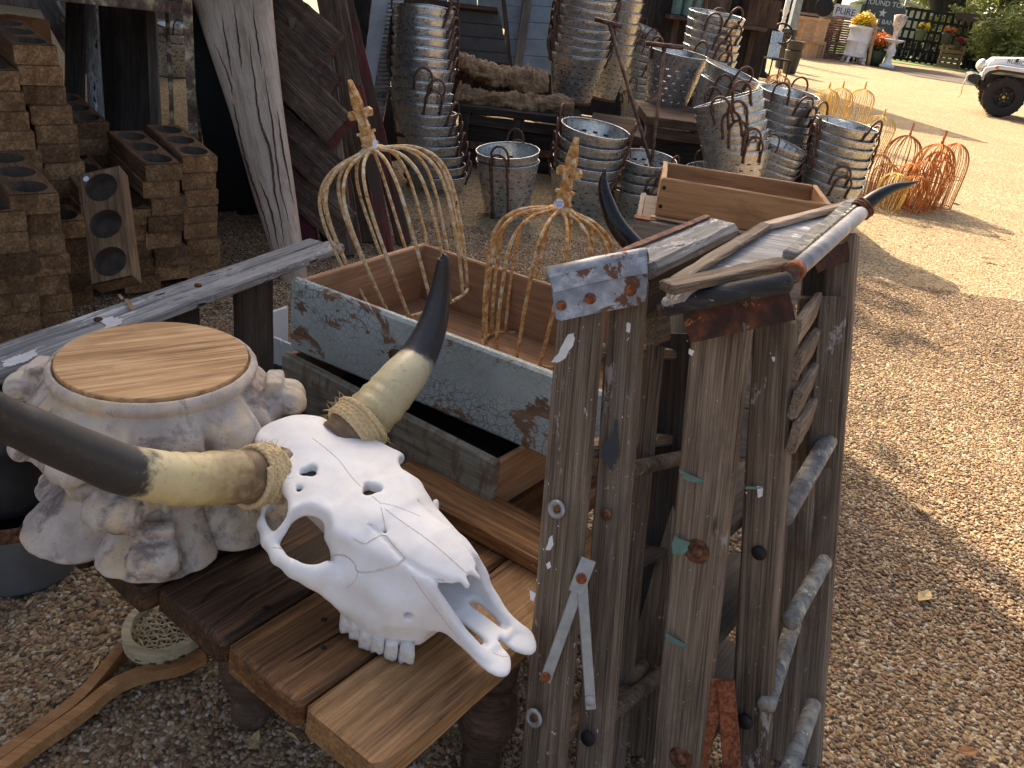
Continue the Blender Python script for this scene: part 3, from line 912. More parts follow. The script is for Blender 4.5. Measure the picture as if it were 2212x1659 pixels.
    root = thing('cow_skull', 'bleached white cow skull with rope-bound horns lying on the table', 'skull', M=SK_M)
    me = net_mesh('cranium', d, org, h, M_bone, 2)
    link('cranium', me, SK_M, root)
    for (hx, hy, r_, m_) in ((0.053, 0.109, 0.012, M_tar), (0.010, 0.203, 0.0145, M_brown), (0.087, 0.128, 0.005, M_tar)):  # first disc is a black plug; the others paint the holes' shade
        rr = random.Random(int(hx * 1000))
        ring = [[V((hx + r_ * 1.15 * k * cos(a), hy + r_ * k * sin(a), -0.0125 - 0.002 * (1 - k) + rr.uniform(-.001, .001))) for a in [2 * pi * i / 14 for i in range(14)]] for k in (1.0, 0.6, 0.2)]
        v, f = loft(ring, True, True)
        mesh_obj('hole_plug_shade', v, f, m_, SK_M, root)
    # teeth, one by one
    for s in (1, -1):
        for k in range(6):
            y = 0.272 + 0.0205 * k
            x = s * np.interp(y, [0.26, 0.32, 0.355, 0.38], [0.089, 0.088, 0.078, 0.066]) + np.interp(y, [0.2, 0.33, 0.42], [0.018, 0.010, -0.002])
            zb_ = -0.191 + RND.uniform(0, 0.005)
            big = 1.18 if k == 5 else 1.0
            rings = []
            jj = [RND.uniform(-0.003, 0.004) for _ in range(12)]
            for z, sc in ((-0.145, 0.85), (-0.158, 1.05), (-0.176, 1.08), (zb_ + 0.004, 0.95), (zb_ + 0.001, 0.6)):
                ring = []
                for i in range(12):
                    q = 2 * pi * i / 12
                    flute = 1 + 0.13 * cos(4 * q + 0.5)
                    zj = jj[i] + 0.003 * sin(2 * q) if z < -0.180 else 0.0
                    ring.append(V((x + 0.0082 * sc * big * cos(q) * flute, y + 0.0118 * sc * big * sin(q) * flute, z + zj)))
                rings.append(ring)
            v, f = loft(rings)
            mesh_obj('tooth', v, f, M_teeth, SK_M, root, True)
    # sutures and hairline cracks, traced and laid on the bone surface
    wv = [SK_M @ v.co for v in me.vertices]
    bvh = BVHTree.FromPolygons(wv, [tuple(p.vertices) for p in me.polygons])
    zp = lambda x, y: (493.7 + .3969 * x, 822.9 + .3969 * y)
    rr = random.Random(3)
    def seam(pts, r=0.0005, jag=2.0, n=9, nm='suture'):
        q = catmull([(x, y, 0) for x, y in pts], n)
        out = []
        for i, p in enumerate(q):
            jx = (jag if i % 2 else -jag) * rr.uniform(0.3, 1.0)
            d_ = ray(*zp(p.x + jx * 0.6, p.y + jx))
            h = bvh.ray_cast(CAMP, d_.normalized())
            if h[0] is not None: out.append(h[0] + h[1] * (0.0001 if h[1].dot(d_) < 0 else -0.0001))
        runs, cur = [], []
        for p in out:
            if cur and (p - cur[-1]).length > 0.012: runs.append(cur); cur = []
            cur.append(p)
        runs.append(cur)
        for c in runs:
            if len(c) > 2:
                v, f = tube(c, [r * (0.5 + 0.7 * abs(sin(i * 1.3))) for i in range(len(c))], 4)
                mesh_obj(nm, v, f, M_suture, None, root)
    seam([(455, 310), (520, 360), (600, 430), (660, 510), (720, 575), (830, 668)], 0.0005, 2.0)
    seam([(835, 665), (900, 680), (980, 710), (1040, 735)], 0.0004, 2.5)
    seam([(830, 690), (845, 760), (855, 830)], 0.0006, 4)
    seam([(680, 860), (740, 885), (790, 860), (850, 840), (895, 890), (960, 960)], 0.0007, 5)
    seam([(560, 955), (600, 945), (650, 960), (690, 1000), (700, 1035), (760, 1040), (860, 1020), (920, 1000), (960, 962)], 0.0007, 7, 12)
    seam([(705, 1040), (690, 1085), (645, 1125)], 0.0005, 4)
    seam([(850, 695), (950, 770), (1080, 860), (1200, 960), (1320, 1070)], 0.0005, 1.5)
    seam([(1000, 1060), (1060, 1150), (1120, 1230), (1180, 1310), (1260, 1410)], 0.0005, 2)
    seam([(1440, 1480), (1500, 1500), (1560, 1490)], 0.0004, 2)
    seam([(240, 905), (290, 915)], 0.0007, 1)
    seam([(560, 955), (545, 990), (555, 935)], 0.0005, 3)
    # horns
    def horn(pts, rad, mat, n=22):
        c = catmull(pts, 8)
        r = np.interp(np.linspace(0, 1, len(c)), np.linspace(0, 1, len(rad)), rad).tolist()
        r = [x * (1 + 0.03 * sin(i * 1.7) * (1 if i < len(c) * 0.3 else 0)) for i, x in enumerate(r)]
        v, f = tube(c, r, n)
        o = mesh_obj('horn', v, f, mat, SK_M, root, True)
        at = o.data.attributes.new('along', 'FLOAT', 'POINT')
        at.data.foreach_set('value', [i / (len(c) - 1) for i in range(len(c)) for _ in range(n)])
        return c, r
    cr, rr_ = horn([(-0.050, 0.05, -0.030), (-0.100, 0.052, -0.010), (-0.154, 0.047, 0.012), (-0.205, 0.040, 0.040), (-0.253, 0.025, 0.055), (-0.295, 0.013, 0.103), (-0.318, 0.0, 0.162), (-0.322, -0.006, 0.224), (-0.320, -0.008, 0.232)],
                   [0.038, 0.0445, 0.0435, 0.040, 0.035, 0.028, 0.020, 0.0115, 0.004], M_horn)
    cl, rl_ = horn([(0.050, 0.05, -0.040), (0.096, 0.05, -0.030), (0.153, 0.05, -0.003), (0.229, 0.05, 0.031), (0.278, 0.052, 0.064), (0.322, 0.054, 0.099), (0.357, 0.056, 0.136), (0.394, 0.060, 0.176), (0.428, 0.065, 0.216), (0.458, 0.07, 0.25), (0.50, 0.08, 0.32), (0.51, 0.085, 0.39), (0.50, 0.088, 0.44)],
                   [0.038, 0.0415, 0.041, 0.038, 0.0355, 0.033, 0.0305, 0.0285, 0.026, 0.024, 0.017, 0.010, 0.003], M_hornl)
    # rope bindings: twisted three-strand rope wound round each horn base
    def binding(c, r, i0, i1, turns, name):
        v, f = [], []
        path = []
        N = int(turns * 44)
        for k in range(N + 1):
            u = i0 + (i1 - i0) * k / N
            i = int(u); fr = u - i
            p = c[i].lerp(c[min(i + 1, len(c) - 1)], fr)
            t = (c[i + 1] - c[i]).normalized()
            a = t.orthogonal().normalized(); b = t.cross(a)
            ang = 2 * pi * turns * k / N
            R = r[i] + 0.0048
            path.append((p + a * cos(ang) * R + b * sin(ang) * R, (a * cos(ang) + b * sin(ang)), t))
        for sidx in range(3):
            pts = []
            for k, (p, nrm, t) in enumerate(path):
                for half in (0,):
                    ph = k * 1.35 + sidx * 2.094
                    pts.append(p + nrm * cos(ph) * 0.0023 + t * sin(ph) * 0.0023)
            v, f = join((v, f), tube(pts, 0.0036, 6))
        o = mesh_obj('rope', v, f, M_rope, SK_M, root, True)
        # frayed fibres
        v, f = [], []
        for _ in range(130):
            p, nrm, t = path[RND.randrange(len(path))]
            d1 = (nrm + t * RND.uniform(-1.2, 1.2) + nrm.cross(t) * RND.uniform(-1, 1)).normalized()
            L = RND.uniform(0.008, 0.024)
            q = [p + nrm * 0.004, p + nrm * 0.004 + d1 * L * 0.5, p + nrm * 0.004 + d1 * L + V((0, 0, -L * 0.2))]
            v, f = join((v, f), tube(q, [0.0005, 0.0004, 0.0002], 3))
        mesh_obj('rope_fibres', v, f, M_rope, SK_M, root)
    binding(cr, rr_, 4.2, 9.4, 5, 'r')
    binding(cl, rl_, 4.8, 12.0, 6, 'l')
build_skull()

# ================================================================ carved column capital
def build_capital():
    C0 = V((-0.604, 1.24, ZT + 0.001))
    h = 0.0034
    org = (-0.29, -0.29, -0.008)
    n = (171, 171, 86)
    ax = [np.arange(n[k]) * h + org[k] for k in range(3)]
    X, Y, Zc = np.meshgrid(*ax, indexing='ij')
    r = np.sqrt(X * X + Y * Y); th = np.arctan2(Y, X)
    R = np.interp(ax[2], [0, 0.01, 0.028, 0.05, 0.07, 0.082, 0.10, 0.13, 0.146, 0.152, 0.160, 0.172, 0.19, 0.215, 0.240, 0.247, 0.2545, 0.262, 0.268, 0.28],
                  [0.206, 0.226, 0.206, 0.182, 0.160, 0.156, 0.172, 0.186, 0.168, 0.152, 0.196, 0.206, 0.207, 0.196, 0.172, 0.165, 0.171, 0.172, 0.167, 0.164])[None, None, :]
    t1 = np.clip((Zc - 0.152) / 0.012, 0, 1) * np.clip((0.248 - Zc) / 0.05, 0, 1)
    t2 = np.clip((0.152 - Zc) / 0.012, 0, 1) * np.clip((Zc - 0.075) / 0.02, 0, 1)
    t3 = np.clip((0.078 - Zc) / 0.03, 0, 1)
    # upper tier: broad rounded leaves parted by a pair of raised ribs and a groove
    q1 = np.abs(((th * 11 / (2 * pi) + 0.30) % 1.0) - 0.5) * 2         # 0 at the leaf middle, 1 between leaves
    lobe = np.sqrt(np.clip(1 - (q1 * 0.98) ** 2, 0, 1))
    R = R + t1 * (0.018 * lobe - 0.013 + 0.009 * np.exp(-((q1 - 0.74) / 0.11) ** 2) - 0.011 * np.exp(-((q1 - 1.0) / 0.13) ** 2))
    # middle tier: fluted acanthus
    q2 = np.abs(((th * 9 / (2 * pi) + 0.1) % 1.0) - 0.5) * 2
    R = R + t2 * (0.034 * np.sqrt(np.clip(1 - q2 ** 2, 0, 1)) - 0.022 + 0.008 * np.cos(q2 * 15))
    # base tier: wide leaves splayed on the table
    q3 = np.abs((((th - radians(-70)) * 6 / (2 * pi) + 0.5) % 1.0) - 0.5) * 2
    R = R + t3 * (0.062 * np.sqrt(np.clip(1 - (q3 * 0.99) ** 2, 0, 1)) - 0.040 - 0.004 * np.exp(-((q3 - 0.45) / 0.1) ** 2))
    lip = 0.166 - 0.014 * lobe
    R = R - np.clip((lip - Zc) / 0.005, 0, 1) * np.clip((Zc - 0.135) / 0.01, 0, 1) * 0.034
    d = (r - R) * 0.7
    d = smax(d, Zc - 0.272, 0.006); d = smax(d, -Zc, 0.004)
    d = smax(d, -smax(r - 0.158, 0.262 - Zc, 0.003), 0.004)
    # curled leaf tips: each a scroll rolled outward on a thin stalk
    tips = [(0.226, -175, 0.208, 1.0), (0.230, 14, 0.208, 1.0), (0.196, -88, 0.100, 1.2), (0.226, -70, 0.036, 1.1), (0.210, -106, 0.166, 0.8), (0.218, -152, 0.140, 0.85),
            (0.228, 95, 0.205, 1.0), (0.204, 60, 0.1, 1.0), (0.205, 140, 0.1, 1.0), (0.20, -20, 0.10, 1.0)]
    for rad, a, z, s_ in tips:
        a = radians(a); c, s = cos(a), sin(a)
        xr = X * c + Y * s - rad; yr = -X * s + Y * c; zr = Zc - z
        wv_ = 0.0018 * np.sin(yr * 90 + rad * 50 + a * 7) + 0.0015 * np.sin(xr * 130 + a * 5)
        roll = np.sqrt((xr + 0.12 * zr + wv_) ** 2 + (zr * 1.12 - 0.25 * np.abs(yr) ** 1.5) ** 2)
        ang = np.arctan2(zr, xr)
        # a short horizontal roll, broader than it is tall, with a spiral groove on its ends
        k = np.sqrt((roll / (0.027 * s_)) ** 2 + (yr / (0.040 * s_)) ** 4 * 1.0) - 1
        q = k * 0.024 * s_
        q = q + 0.0022 * np.cos(roll * 520 / s_ - ang) * np.clip((np.abs(yr) - 0.018 * s_) / 0.01, 0, 1)
        q = q + 0.003 * np.exp(-(yr / 0.005) ** 2)
        d = smin(d, q, 0.006)
        w_ = np.clip(1 - np.abs(yr) / (0.036 * s_), 0, 1)
        stalk = smax(np.abs(xr + 0.030 * s_ - 0.1 * (zr - 0.02)) - 0.016, smax(np.abs(yr) - 0.030 * s_, np.abs(zr - 0.006) - 0.034 * s_, 0.006), 0.008)
        d = smin(d, stalk, 0.010)
    d = d + 0.0008 * np.sin(X * 140 + 2 * np.sin(Zc * 60)) * np.sin(Y * 120 + 1) * np.sin(Zc * 150)
    Mx = Matrix.Translation(C0) @ Matrix.Diagonal((0.97, 0.97, 1.075, 1))
    root = thing('column_capital', 'carved plaster column capital with leaf scrolls, topped with a round wooden disc', 'column capital', C0)
    link('carved_body', net_mesh('carved_body', d, org, h, M_stone, 1), Mx, root)
    v, f = lathe([(0.155, 0.0), (0.156, 0.002), (0.156, 0.0105), (0.1545, 0.012)], 64)
    R2 = Mx @ Matrix.Translation((0, 0, 0.264)) @ Matrix.Rotation(radians(36), 4, 'Z')
    mesh_obj('wooden_disc', v, f, M_disc, R2, root)
build_capital()

# ================================================================ drawers
def drawer(root, o, ex, ey, L, Wd, H, tf, t, mats, floor_mat):
    """o = front bottom left corner; ex along the front, ey towards the back"""
    ex = V(ex).normalized(); ey = V(ey).normalized(); up = V((0, 0, 1))
    fm, sm = mats
    def slab(name, a, b, th_dir, th, mat, z0, z1, bev=0.003):
        a = V(a); b = V(b)
        hh = z1 - z0
        c0 = a + up * (z0 + hh / 2) + V(th_dir) * th / 2
        c1 = b + up * (z0 + hh / 2) + V(th_dir) * th / 2
        return board(name, c0, c1, hh, th, up, mat, root, cham=bev, wob=0.0008)
    slab('front_board', o, o + ex * L, ey, tf, fm, 0, H, 0.006)
    slab('back_board', o + ey * (Wd - t) + ex * t, o + ey * (Wd - t) + ex * (L - t), ey, t, sm, 0.004, H - 0.01)
    slab('side_board', o + ey * (tf + 0.001), o + ey * Wd, ex, t, sm, 0.002, H - 0.008)
    slab('side_board', o + ex * (L - t) + ey * (tf + 0.001), o + ex * (L - t) + ey * Wd, ex, t, sm, 0.002, H - 0.008)
    c = o + ex * (L / 2) + ey * ((tf + Wd) / 2) + up * 0.012
    board('bottom_board', c - ex * (L / 2 - t - 0.001), c + ex * (L / 2 - t - 0.001), Wd - tf - t - 0.004, 0.008, ey, floor_mat, root, cham=0.001, wob=0.0003)
DEX, DEY = V((0.8765, -0.481, 0)), V((0.53, 0.848, 0))
LO = V((-0.523, 1.675, ZT + 0.002))
lex = (V((-0.013, 1.330, 0)) - V((-0.523, 1.675, 0))).normalized()
dl = thing('drawer_box', 'empty grey-green wooden drawer on the table under the blue drawer', 'drawer', LO)
drawer(dl, LO, lex, V((-lex.y, lex.x, 0)), 0.616, 0.42, 0.125, 0.02, 0.014, (M_greenpaint, M_drawin), M_dkwood)
UO = V((-0.507, 1.69, ZT + 0.129))
du = thing('drawer_box', 'crackled pale blue wooden drawer with an oval hole, holding two wire domes', 'drawer', UO)
drawer(du, UO, DEX, V((-DEX.y, DEX.x, 0)), 0.80, 0.47, 0.172, 0.022, 0.016, (M_crackle, M_drawin), M_drawin)
# oval recess of the lost pull, with its dark edge
def oval():
    p = Z(862, 772, 0.55)
    ey = V((-DEX.y, DEX.x, 0)); t = (UO - p).dot(ey) / ray(862, 772).dot(ey)
    p = CAMP + ray(862, 772) * ((UO - CAMP).dot(ey) / ray(862, 772).dot(ey))
    Mx = frame(DEX, (0, 0, 1), p - ey * 0.0015)
    ring = [[V((0.024 * k * cos(a), 0.017 * k * sin(a), z)) for a in [2 * pi * i / 24 for i in range(24)]] for k, z in ((1.06, 0.001), (1.0, 0.003), (0.9, 0.0005), (0.5, -0.0005))]
    v, f = loft(ring)
    mesh_obj('pull_recess', v, f, M_rust, Mx, du)
oval()

# ================================================================ wire domes in the drawer
def finial_mesh(s=1.0):
    out = [(0.0, 0.155), (0.012, 0.115), (0.017, 0.085), (0.011, 0.058), (0.018, 0.062), (0.032, 0.072), (0.041, 0.062), (0.036, 0.045), (0.031, 0.047), (0.028, 0.056), (0.016, 0.05), (0.012, 0.04), (0.016, 0.02), (0.014, 0.0)]
    pts = [(x, z) for x, z in out] + [(-x, z) for x, z in reversed(out[1:])]
    th = 0.008
    n = len(pts)
    vs = [V((x, -th, z)) for x, z in pts] + [V((x, th, z)) for x, z in pts] + [V((x * 0.55, -th * 1.7, z * 0.96 + 0.003)) for x, z in pts] + [V((x * 0.55, th * 1.7, z * 0.96 + 0.003)) for x, z in pts]
    fs = []
    for i in range(n):
        j = (i + 1) % n
        fs += [(i, j, j + n, i + n), (j, i, i + 2 * n, j + 2 * n), (i + n, j + n, j + 3 * n, i + 3 * n)]
    fs += [tuple(range(2 * n, 3 * n)), tuple(range(4 * n - 1, 3 * n - 1, -1))]
    vs, fs = join((vs, fs), boxm((0, 0, -0.012), (0.032, 0.032, 0.03)), boxm((0, 0, 0.004), (0.042, 0.042, 0.008)), boxm((0, 0, -0.03), (0.038, 0.038, 0.008)))
    return [v * s for v in vs], fs
def wire_dome(root, M, H, Rm, R0, nr, wire, mat, fin=1.0, fspin=0.0, ringmat=None, nseg=14, sides=7, twist=0.0, lid=0.028, jit=0.03, prof=None):
    prof = prof or [(0.0, R0), (0.28, R0 + (Rm - R0) * 0.62), (0.52, Rm * 0.985), (0.66, Rm), (0.79, Rm * 0.96), (0.89, Rm * 0.82), (0.96, Rm * 0.57), (1.0, lid)]
    zs = [p[0] for p in prof]; rs = [p[1] for p in prof]
    for k in range(nr):
        a = 2 * pi * k / nr
        pr = catmull([(r, 0, z * H) for z, r in prof], max(2, nseg // 6))
        jig = RND.uniform(-jit, jit)
        pts = [V((p.x * cos(a + twist * p.z + jig), p.x * sin(a + twist * p.z + jig), p.z)) for p in pr]
        v, f = tube(pts, wire, sides)
        mesh_obj('rib', v, f, mat, M, root, True)
    v, f = tube([V((R0 * cos(a), R0 * sin(a), 0)) for a in [2 * pi * i / 40 for i in range(40)]], wire * 1.05, sides, True)
    mesh_obj('base_ring', v, f, ringmat or mat, M, root, True)
    v, f = lathe([(0.0, H - 0.004), (lid + 0.006, H - 0.006), (lid + 0.008, H), (lid, H + 0.006), (0.016, H + 0.012), (0.0, H + 0.012)], 20)
    mesh_obj('hub', v, f, mat, M, root, True)
    if fin:
        v, f = finial_mesh(fin)
        mesh_obj('finial', v, f, M_dome2 if mat is M_dome else mat, M @ Matrix.Translation((0, 0, H + 0.012 + 0.034 * fin)) @ Matrix.Rotation(fspin, 4, 'Z'), root)
def txt(name, body, size, M, mat, parent, ext=0.0004, align='CENTER'):
    c = bpy.data.curves.new(name, 'FONT')
    c.body = body; c.size = size; c.extrude = ext; c.align_x = align; c.align_y = 'CENTER'; c.resolution_u = 2
    ob = bpy.data.objects.new(name, c)
    COL.objects.link(ob)
    bpy.context.view_layer.update()
    me = bpy.data.meshes.new_from_object(ob.evaluated_get(bpy.context.evaluated_depsgraph_get()))
    bpy.data.objects.remove(ob)
    me.materials.clear(); me.materials.append(mat)
    return link(name, me, M, parent)
def place_dome(name, label, ring_px, ring_z, hub_px, dd, Rm, R0, nr, mat, spin, tag_off):
    b = Z(*ring_px, ring_z)
    hb = D(*hub_px, depth(b) + dd)
    axis = hb - b
    M = rot_to(axis, spin); M.translation = b
    root = thing(name, label, 'garden dome', M=M)
    wire_dome(root, M, axis.length, Rm, R0, nr, 0.0043, mat, 0.80, tag_off[3], nseg=30, sides=8)
    # paper price dot stuck to the finial block
    c = D(tag_off[0], tag_off[1], depth(hb) + tag_off[2])
    Mt = frame(RGT, UPV - FWD * 0.15, c)
    v, f = lathe([(0.011, 0), (0.011, 0.0006)], 24)
    Mt2 = Mt @ Matrix.Scale(tag_off[4], 4, (1, 0, 0))
    mesh_obj('price_tag', v, f, M_sticker, Mt2, root)
    pt = root.children[-1]
    return root, Mt
r1, mt1 = place_dome('wire_dome', 'large rusty white wire dome leaning in the left of the blue drawer', (905, 652), 0.54, (803, 325), -0.13, 0.162, 0.128, 15, M_dome, 0.2, (810, 311, -0.03, 1.25, 0.5))
r2, mt2 = place_dome('wire_dome', 'smaller ochre rusted wire dome with a price dot, beside the near stepladder', (1148, 755), 0.51, (1212, 455), -0.115, 0.143, 0.118, 14, M_dome2, 0.5, (1208, 440, -0.035, -0.55, 1.0))
for body, dy in (('Dome', 0.0035), ('$20', -0.004)):
    txt('tag_writing', body, 0.0075, mt2 @ Matrix.Translation((0, dy, 0.0012)), M_ink, r2, 0.0001)
# ================================================================ near folded stepladder
def disc_on(name, c, nrm, r, th, mat, parent, n=18, ring=None):
    M = rot_to(nrm); M.translation = V(c)
    prof = [(r, 0), (r, th * 0.6), (r * 0.85, th)]
    if ring: prof += [(r * 0.55, th), (r * 0.5, th * 0.5), (r * 0.42, th * 1.3), (0.0005, th * 1.5)]
    v, f = lathe(prof, n)
    mesh_obj(name, v, f, mat, M, parent, True)
def splats(name, px, d, mat, root, up, lift):
    """thin dried paint flakes with ragged outlines lying on a rail face (outlines traced as polygons)"""
    v, f = [], []
    rr = random.Random(len(px) * 7 + 1)
    for pts in px:
        cx = sum(p[0] for p in pts) / len(pts); cy = sum(p[1] for p in pts) / len(pts)
        fine = []
        n0 = len(pts)
        for i in range(n0):
            (x0, y0), (x1, y1) = pts[i], pts[(i + 1) % n0]
            L = hypot(x1 - x0, y1 - y0); m = max(2, int(L / 4))
            for k in range(m):
                t = k / m
                x, y = x0 + (x1 - x0) * t, y0 + (y1 - y0) * t
                ph = (i + t) * 2.3
                q = 0.86 + 0.09 * sin(ph * 1.7 + n0) + 0.05 * sin(ph * 4.1) + rr.uniform(-.02, .02)
                fine.append((cx + (x - cx) * q, cy + (y - cy) * (q * 0.4 + 0.6)))
        q = [D(x, y, d(x, y)) - lift for x, y in fine]
        c = sum(q, V()) / len(q) - lift * 0.4
        n = len(q)
        o = len(v)
        v += q + [c]
        f += [(o + i, o + (i + 1) % n, o + n) for i in range(n)]
        # satellites of the same spatter
        for _ in range(4):
            x, y = cx + rr.gauss(0, 13), cy + rr.gauss(0, 30); s_ = rr.uniform(0.5, 1.4)
            o = len(v)
            v += [D(x + s_ * cos(t) * rr.uniform(.6, 1.2), y + 1.5 * s_ * sin(t), d(x, y)) - lift for t in [2 * pi * i / 6 for i in range(6)]]
            f.append(tuple(range(o, o + 6)))
    mesh_obj(name, v, f, mat, None, root)

def rail_pair(root, pts, mat, g, L, thick, zmin=0.004, names='rail', far=True, far_mats=None):
    """pts: list of (top px, bottom px, width px, depth top, depth bottom); rails run on down to the ground"""
    axes = []
    for (tp, bp, wpx, dt, db) in pts:
        T = D(*tp, dt); B = D(*bp, db)
        k = (T.z - zmin) / (T.z - B.z)
        F = T + (B - T) * k
        wdt = wpx * (dt + db) / 2 / FOC
        a = (T - F).normalized()
        hint = a.cross(g).normalized()
        gn = (g - a * g.dot(a)).normalized()
        board(names, F + gn * thick / 2, T + gn * thick / 2, wdt, thick, hint, mat, root, cham=0.005, wob=0.0012, seg=12)
        if far:
            board(names, F + gn * (L - thick / 2), T + gn * (L - thick / 2), wdt, thick, hint, (far_mats or mat), root, cham=0.005, seg=12)
        axes.append((F, T, wdt, hint, gn))
    return axes

def ladder_near():
    T0 = D(1290, 640, 1.23)
    root = thing('stepladder', 'folded grey stepladder with a galvanised cap, left of the two ladders', 'stepladder', (T0.x, 0.75, 0))
    g = V((0.5, 0.866, 0))
    ax = rail_pair(root, [((1251, 610), (1165, 1659), 101, 1.23, 1.275), ((1352, 600), (1273, 1659), 78, 1.245, 1.29)], M_lad, g, 0.40, 0.028)
    Ff, Tf, wf, hf, gn = ax[0]; Fb, Tb, wb_, hb_, gb = ax[1]
    # flat treads between the front rails
    for s in (0.28, 0.52, 0.74, 0.90):
        c = Ff.lerp(Tf, s)
        c2 = c + gn * 0.37
        c = c + gn * 0.03
        board('tread', c, c2, 0.055, 0.02, hf, M_lad2, root)
    # round rungs between the rear rails
    for pa, pb, da in (((1387, 1437), (1300, 1570), 1.52),):
        A = D(*pa, da); B = D(*pb, 1.33)
        v, f = tube([B, B.lerp(A, 0.5), A], 0.0135, 12)
        mesh_obj('rung', v, f, M_lad2, None, root, True)
    for s in (0.3, 0.7):
        c = Fb.lerp(Tb, s) + gb * 0.02
        v, f = tube([c, c + gb * 0.36], 0.0135, 12)
        mesh_obj('rung', v, f, M_lad2, None, root, True)
    # rear brace strip seen past the rails
    board('brace', D(1412, 745, 1.40), D(1322, 1690, 1.45), 0.036, 0.02, RGT, M_lad, root)
    # top step along the width of the ladder
    A, B = D(1400, 573, 1.27), D(1583, 488, 1.58)
    board('top_step', A + V((-0.02, 0.0, -0.006)), B + V((-0.02, 0.0, -0.006)), 0.07, 0.030, V((1, -0.4, 0)), M_grey, root, cham=0.012)
    board('top_apron', A + V((0.004, 0.02, -0.055)), B + V((0.004, 0.01, -0.055)), 0.07, 0.018, V((0, 0, 1)), M_darkstep, root)
    board('rust_strip', A + V((-0.05, 0.0, 0.012)), B + V((-0.05, 0.0, 0.012)), 0.012, 0.004, V((1, -0.4, 0)), M_rust, root)
    # sheet-metal cap wrapped over the rail tops
    q = [(1187, 593), (1300, 567), (1396, 546), (1400, 600), (1397, 635), (1392, 650), (1376, 660), (1290, 676), (1212, 693), (1201, 688), (1197, 660)]
    dz = lambda x, y: 1.208 + (x - 1250) * 0.00013
    pts = [D(x, y, dz(x, y)) for x, y in q]
    poly_prism(pts, FWD * 0.004, M_cap, 'cap_plate', root, bev=0.0)
    ridge = [D(1184, 592, 1.205), D(1290, 569, 1.215), D(1398, 549, 1.23)]
    v, f = tube([p + FWD * 0.012 for p in ridge], 0.0125, 10)
    mesh_obj('cap_roll', v, f, M_rustcap if False else M_cap, None, root, True)
    pts2 = [D(x, y, dz(x, y) - 0.004) for x, y in ((1188, 600), (1300, 572), (1398, 553), (1399, 590), (1298, 607), (1196, 632))]
    poly_prism(pts2, FWD * 0.003, M_cap, 'cap_flange', root)
    for x, y, r in ((1213, 660, 0.0075), (1275, 645, 0.0085), (1362, 627, 0.009)):
        disc_on('nail', D(x, y, dz(x, y) - 0.001), -FWD, r, 0.003, M_rusthinge, root)
    # spreader hinge: two bars and the bent bracket that joins them
    dd = lambda y: 1.23 + (y - 610) / 1049 * 0.045 - 0.012
    def bar(p, q, wpx, lift, mat=M_zinc, nm='spreader_bar'):
        a = D(*p, dd(p[1]) - lift); b = D(*q, dd(q[1]) - lift)
        board(nm, a, b, wpx * 1.24 / FOC, 0.004, RGT, mat, root, cham=0.0015, wob=0.0003)
    bar((1262, 1236), (1177, 1472), 25, 0.010); bar((1256, 1240), (1276, 1532), 23, 0.013)
    bar((1272, 1208), (1244, 1280), 34, 0.018, nm='hinge_bracket')
    for (x, y, r, lf) in ((1256, 1250, 0.008, 0.021), (1178, 1463, 0.008, 0.0125)):
        disc_on('rivet', D(x, y, dd(y) - lf), -FWD, r, 0.003, M_rusthinge, root)
    disc_on('rivet', D(1274, 1513, dd(1513) - 0.0155), -FWD, 0.008, 0.002, M_zinc, root)
    for (x, y, r, m, rg) in ((1203, 1100, 0.0148, M_zinc, 1), (1154, 1551, 0.0148, M_zinc, 1), (1309, 1112, 0.0095, M_rust, 1), (1270, 1595, 0.012, M_iron, 0)):
        disc_on('bolt', D(x, y, dd(y) + (0.008 if x < 1220 else 0.020)), -gn, r, 0.004, m, root, 20, rg)
    for (x, y) in ((1203, 1100), (1154, 1551)):
        disc_on('bolt_head', D(x, y, dd(y) + 0.004), -gn, 0.0062, 0.003, M_rust, root)
    # paint blots
    df = lambda x, y: 1.23 + (y - 610) / 1049 * 0.045 - 0.0035 + (0.012 if x > 1290 else 0)
    lift = FWD * 0.0006
    splats('tar_blot', [[(1330, 902), (1337, 915), (1336, 948), (1342, 975), (1330, 1000), (1322, 1018), (1312, 1012), (1297, 985), (1294, 968), (1310, 948), (1324, 945), (1328, 920)]], lambda x, y: df(x, y) - 0.002, M_tar, root, 0, lift)
    splats('white_blot', [[(1227, 722), (1247, 716), (1240, 745), (1222, 775), (1200, 786), (1188, 783), (1205, 760)], [(1352, 695), (1372, 700), (1368, 722), (1350, 716)], [(1340, 900), (1366, 878), (1370, 905), (1352, 918)],
                         [(1261, 930), (1270, 938), (1272, 954), (1262, 950)], [(1186, 1160), (1194, 1155), (1197, 1175), (1188, 1190), (1178, 1188)], [(1143, 1272), (1158, 1282), (1154, 1300), (1144, 1295)], [(1178, 1218), (1188, 1212), (1192, 1225), (1182, 1230)], [(1345, 1046), (1352, 1008), (1355, 1010), (1349, 1052), (1338, 1040)]], df, M_wpaint, root, 0, lift)
ladder_near()

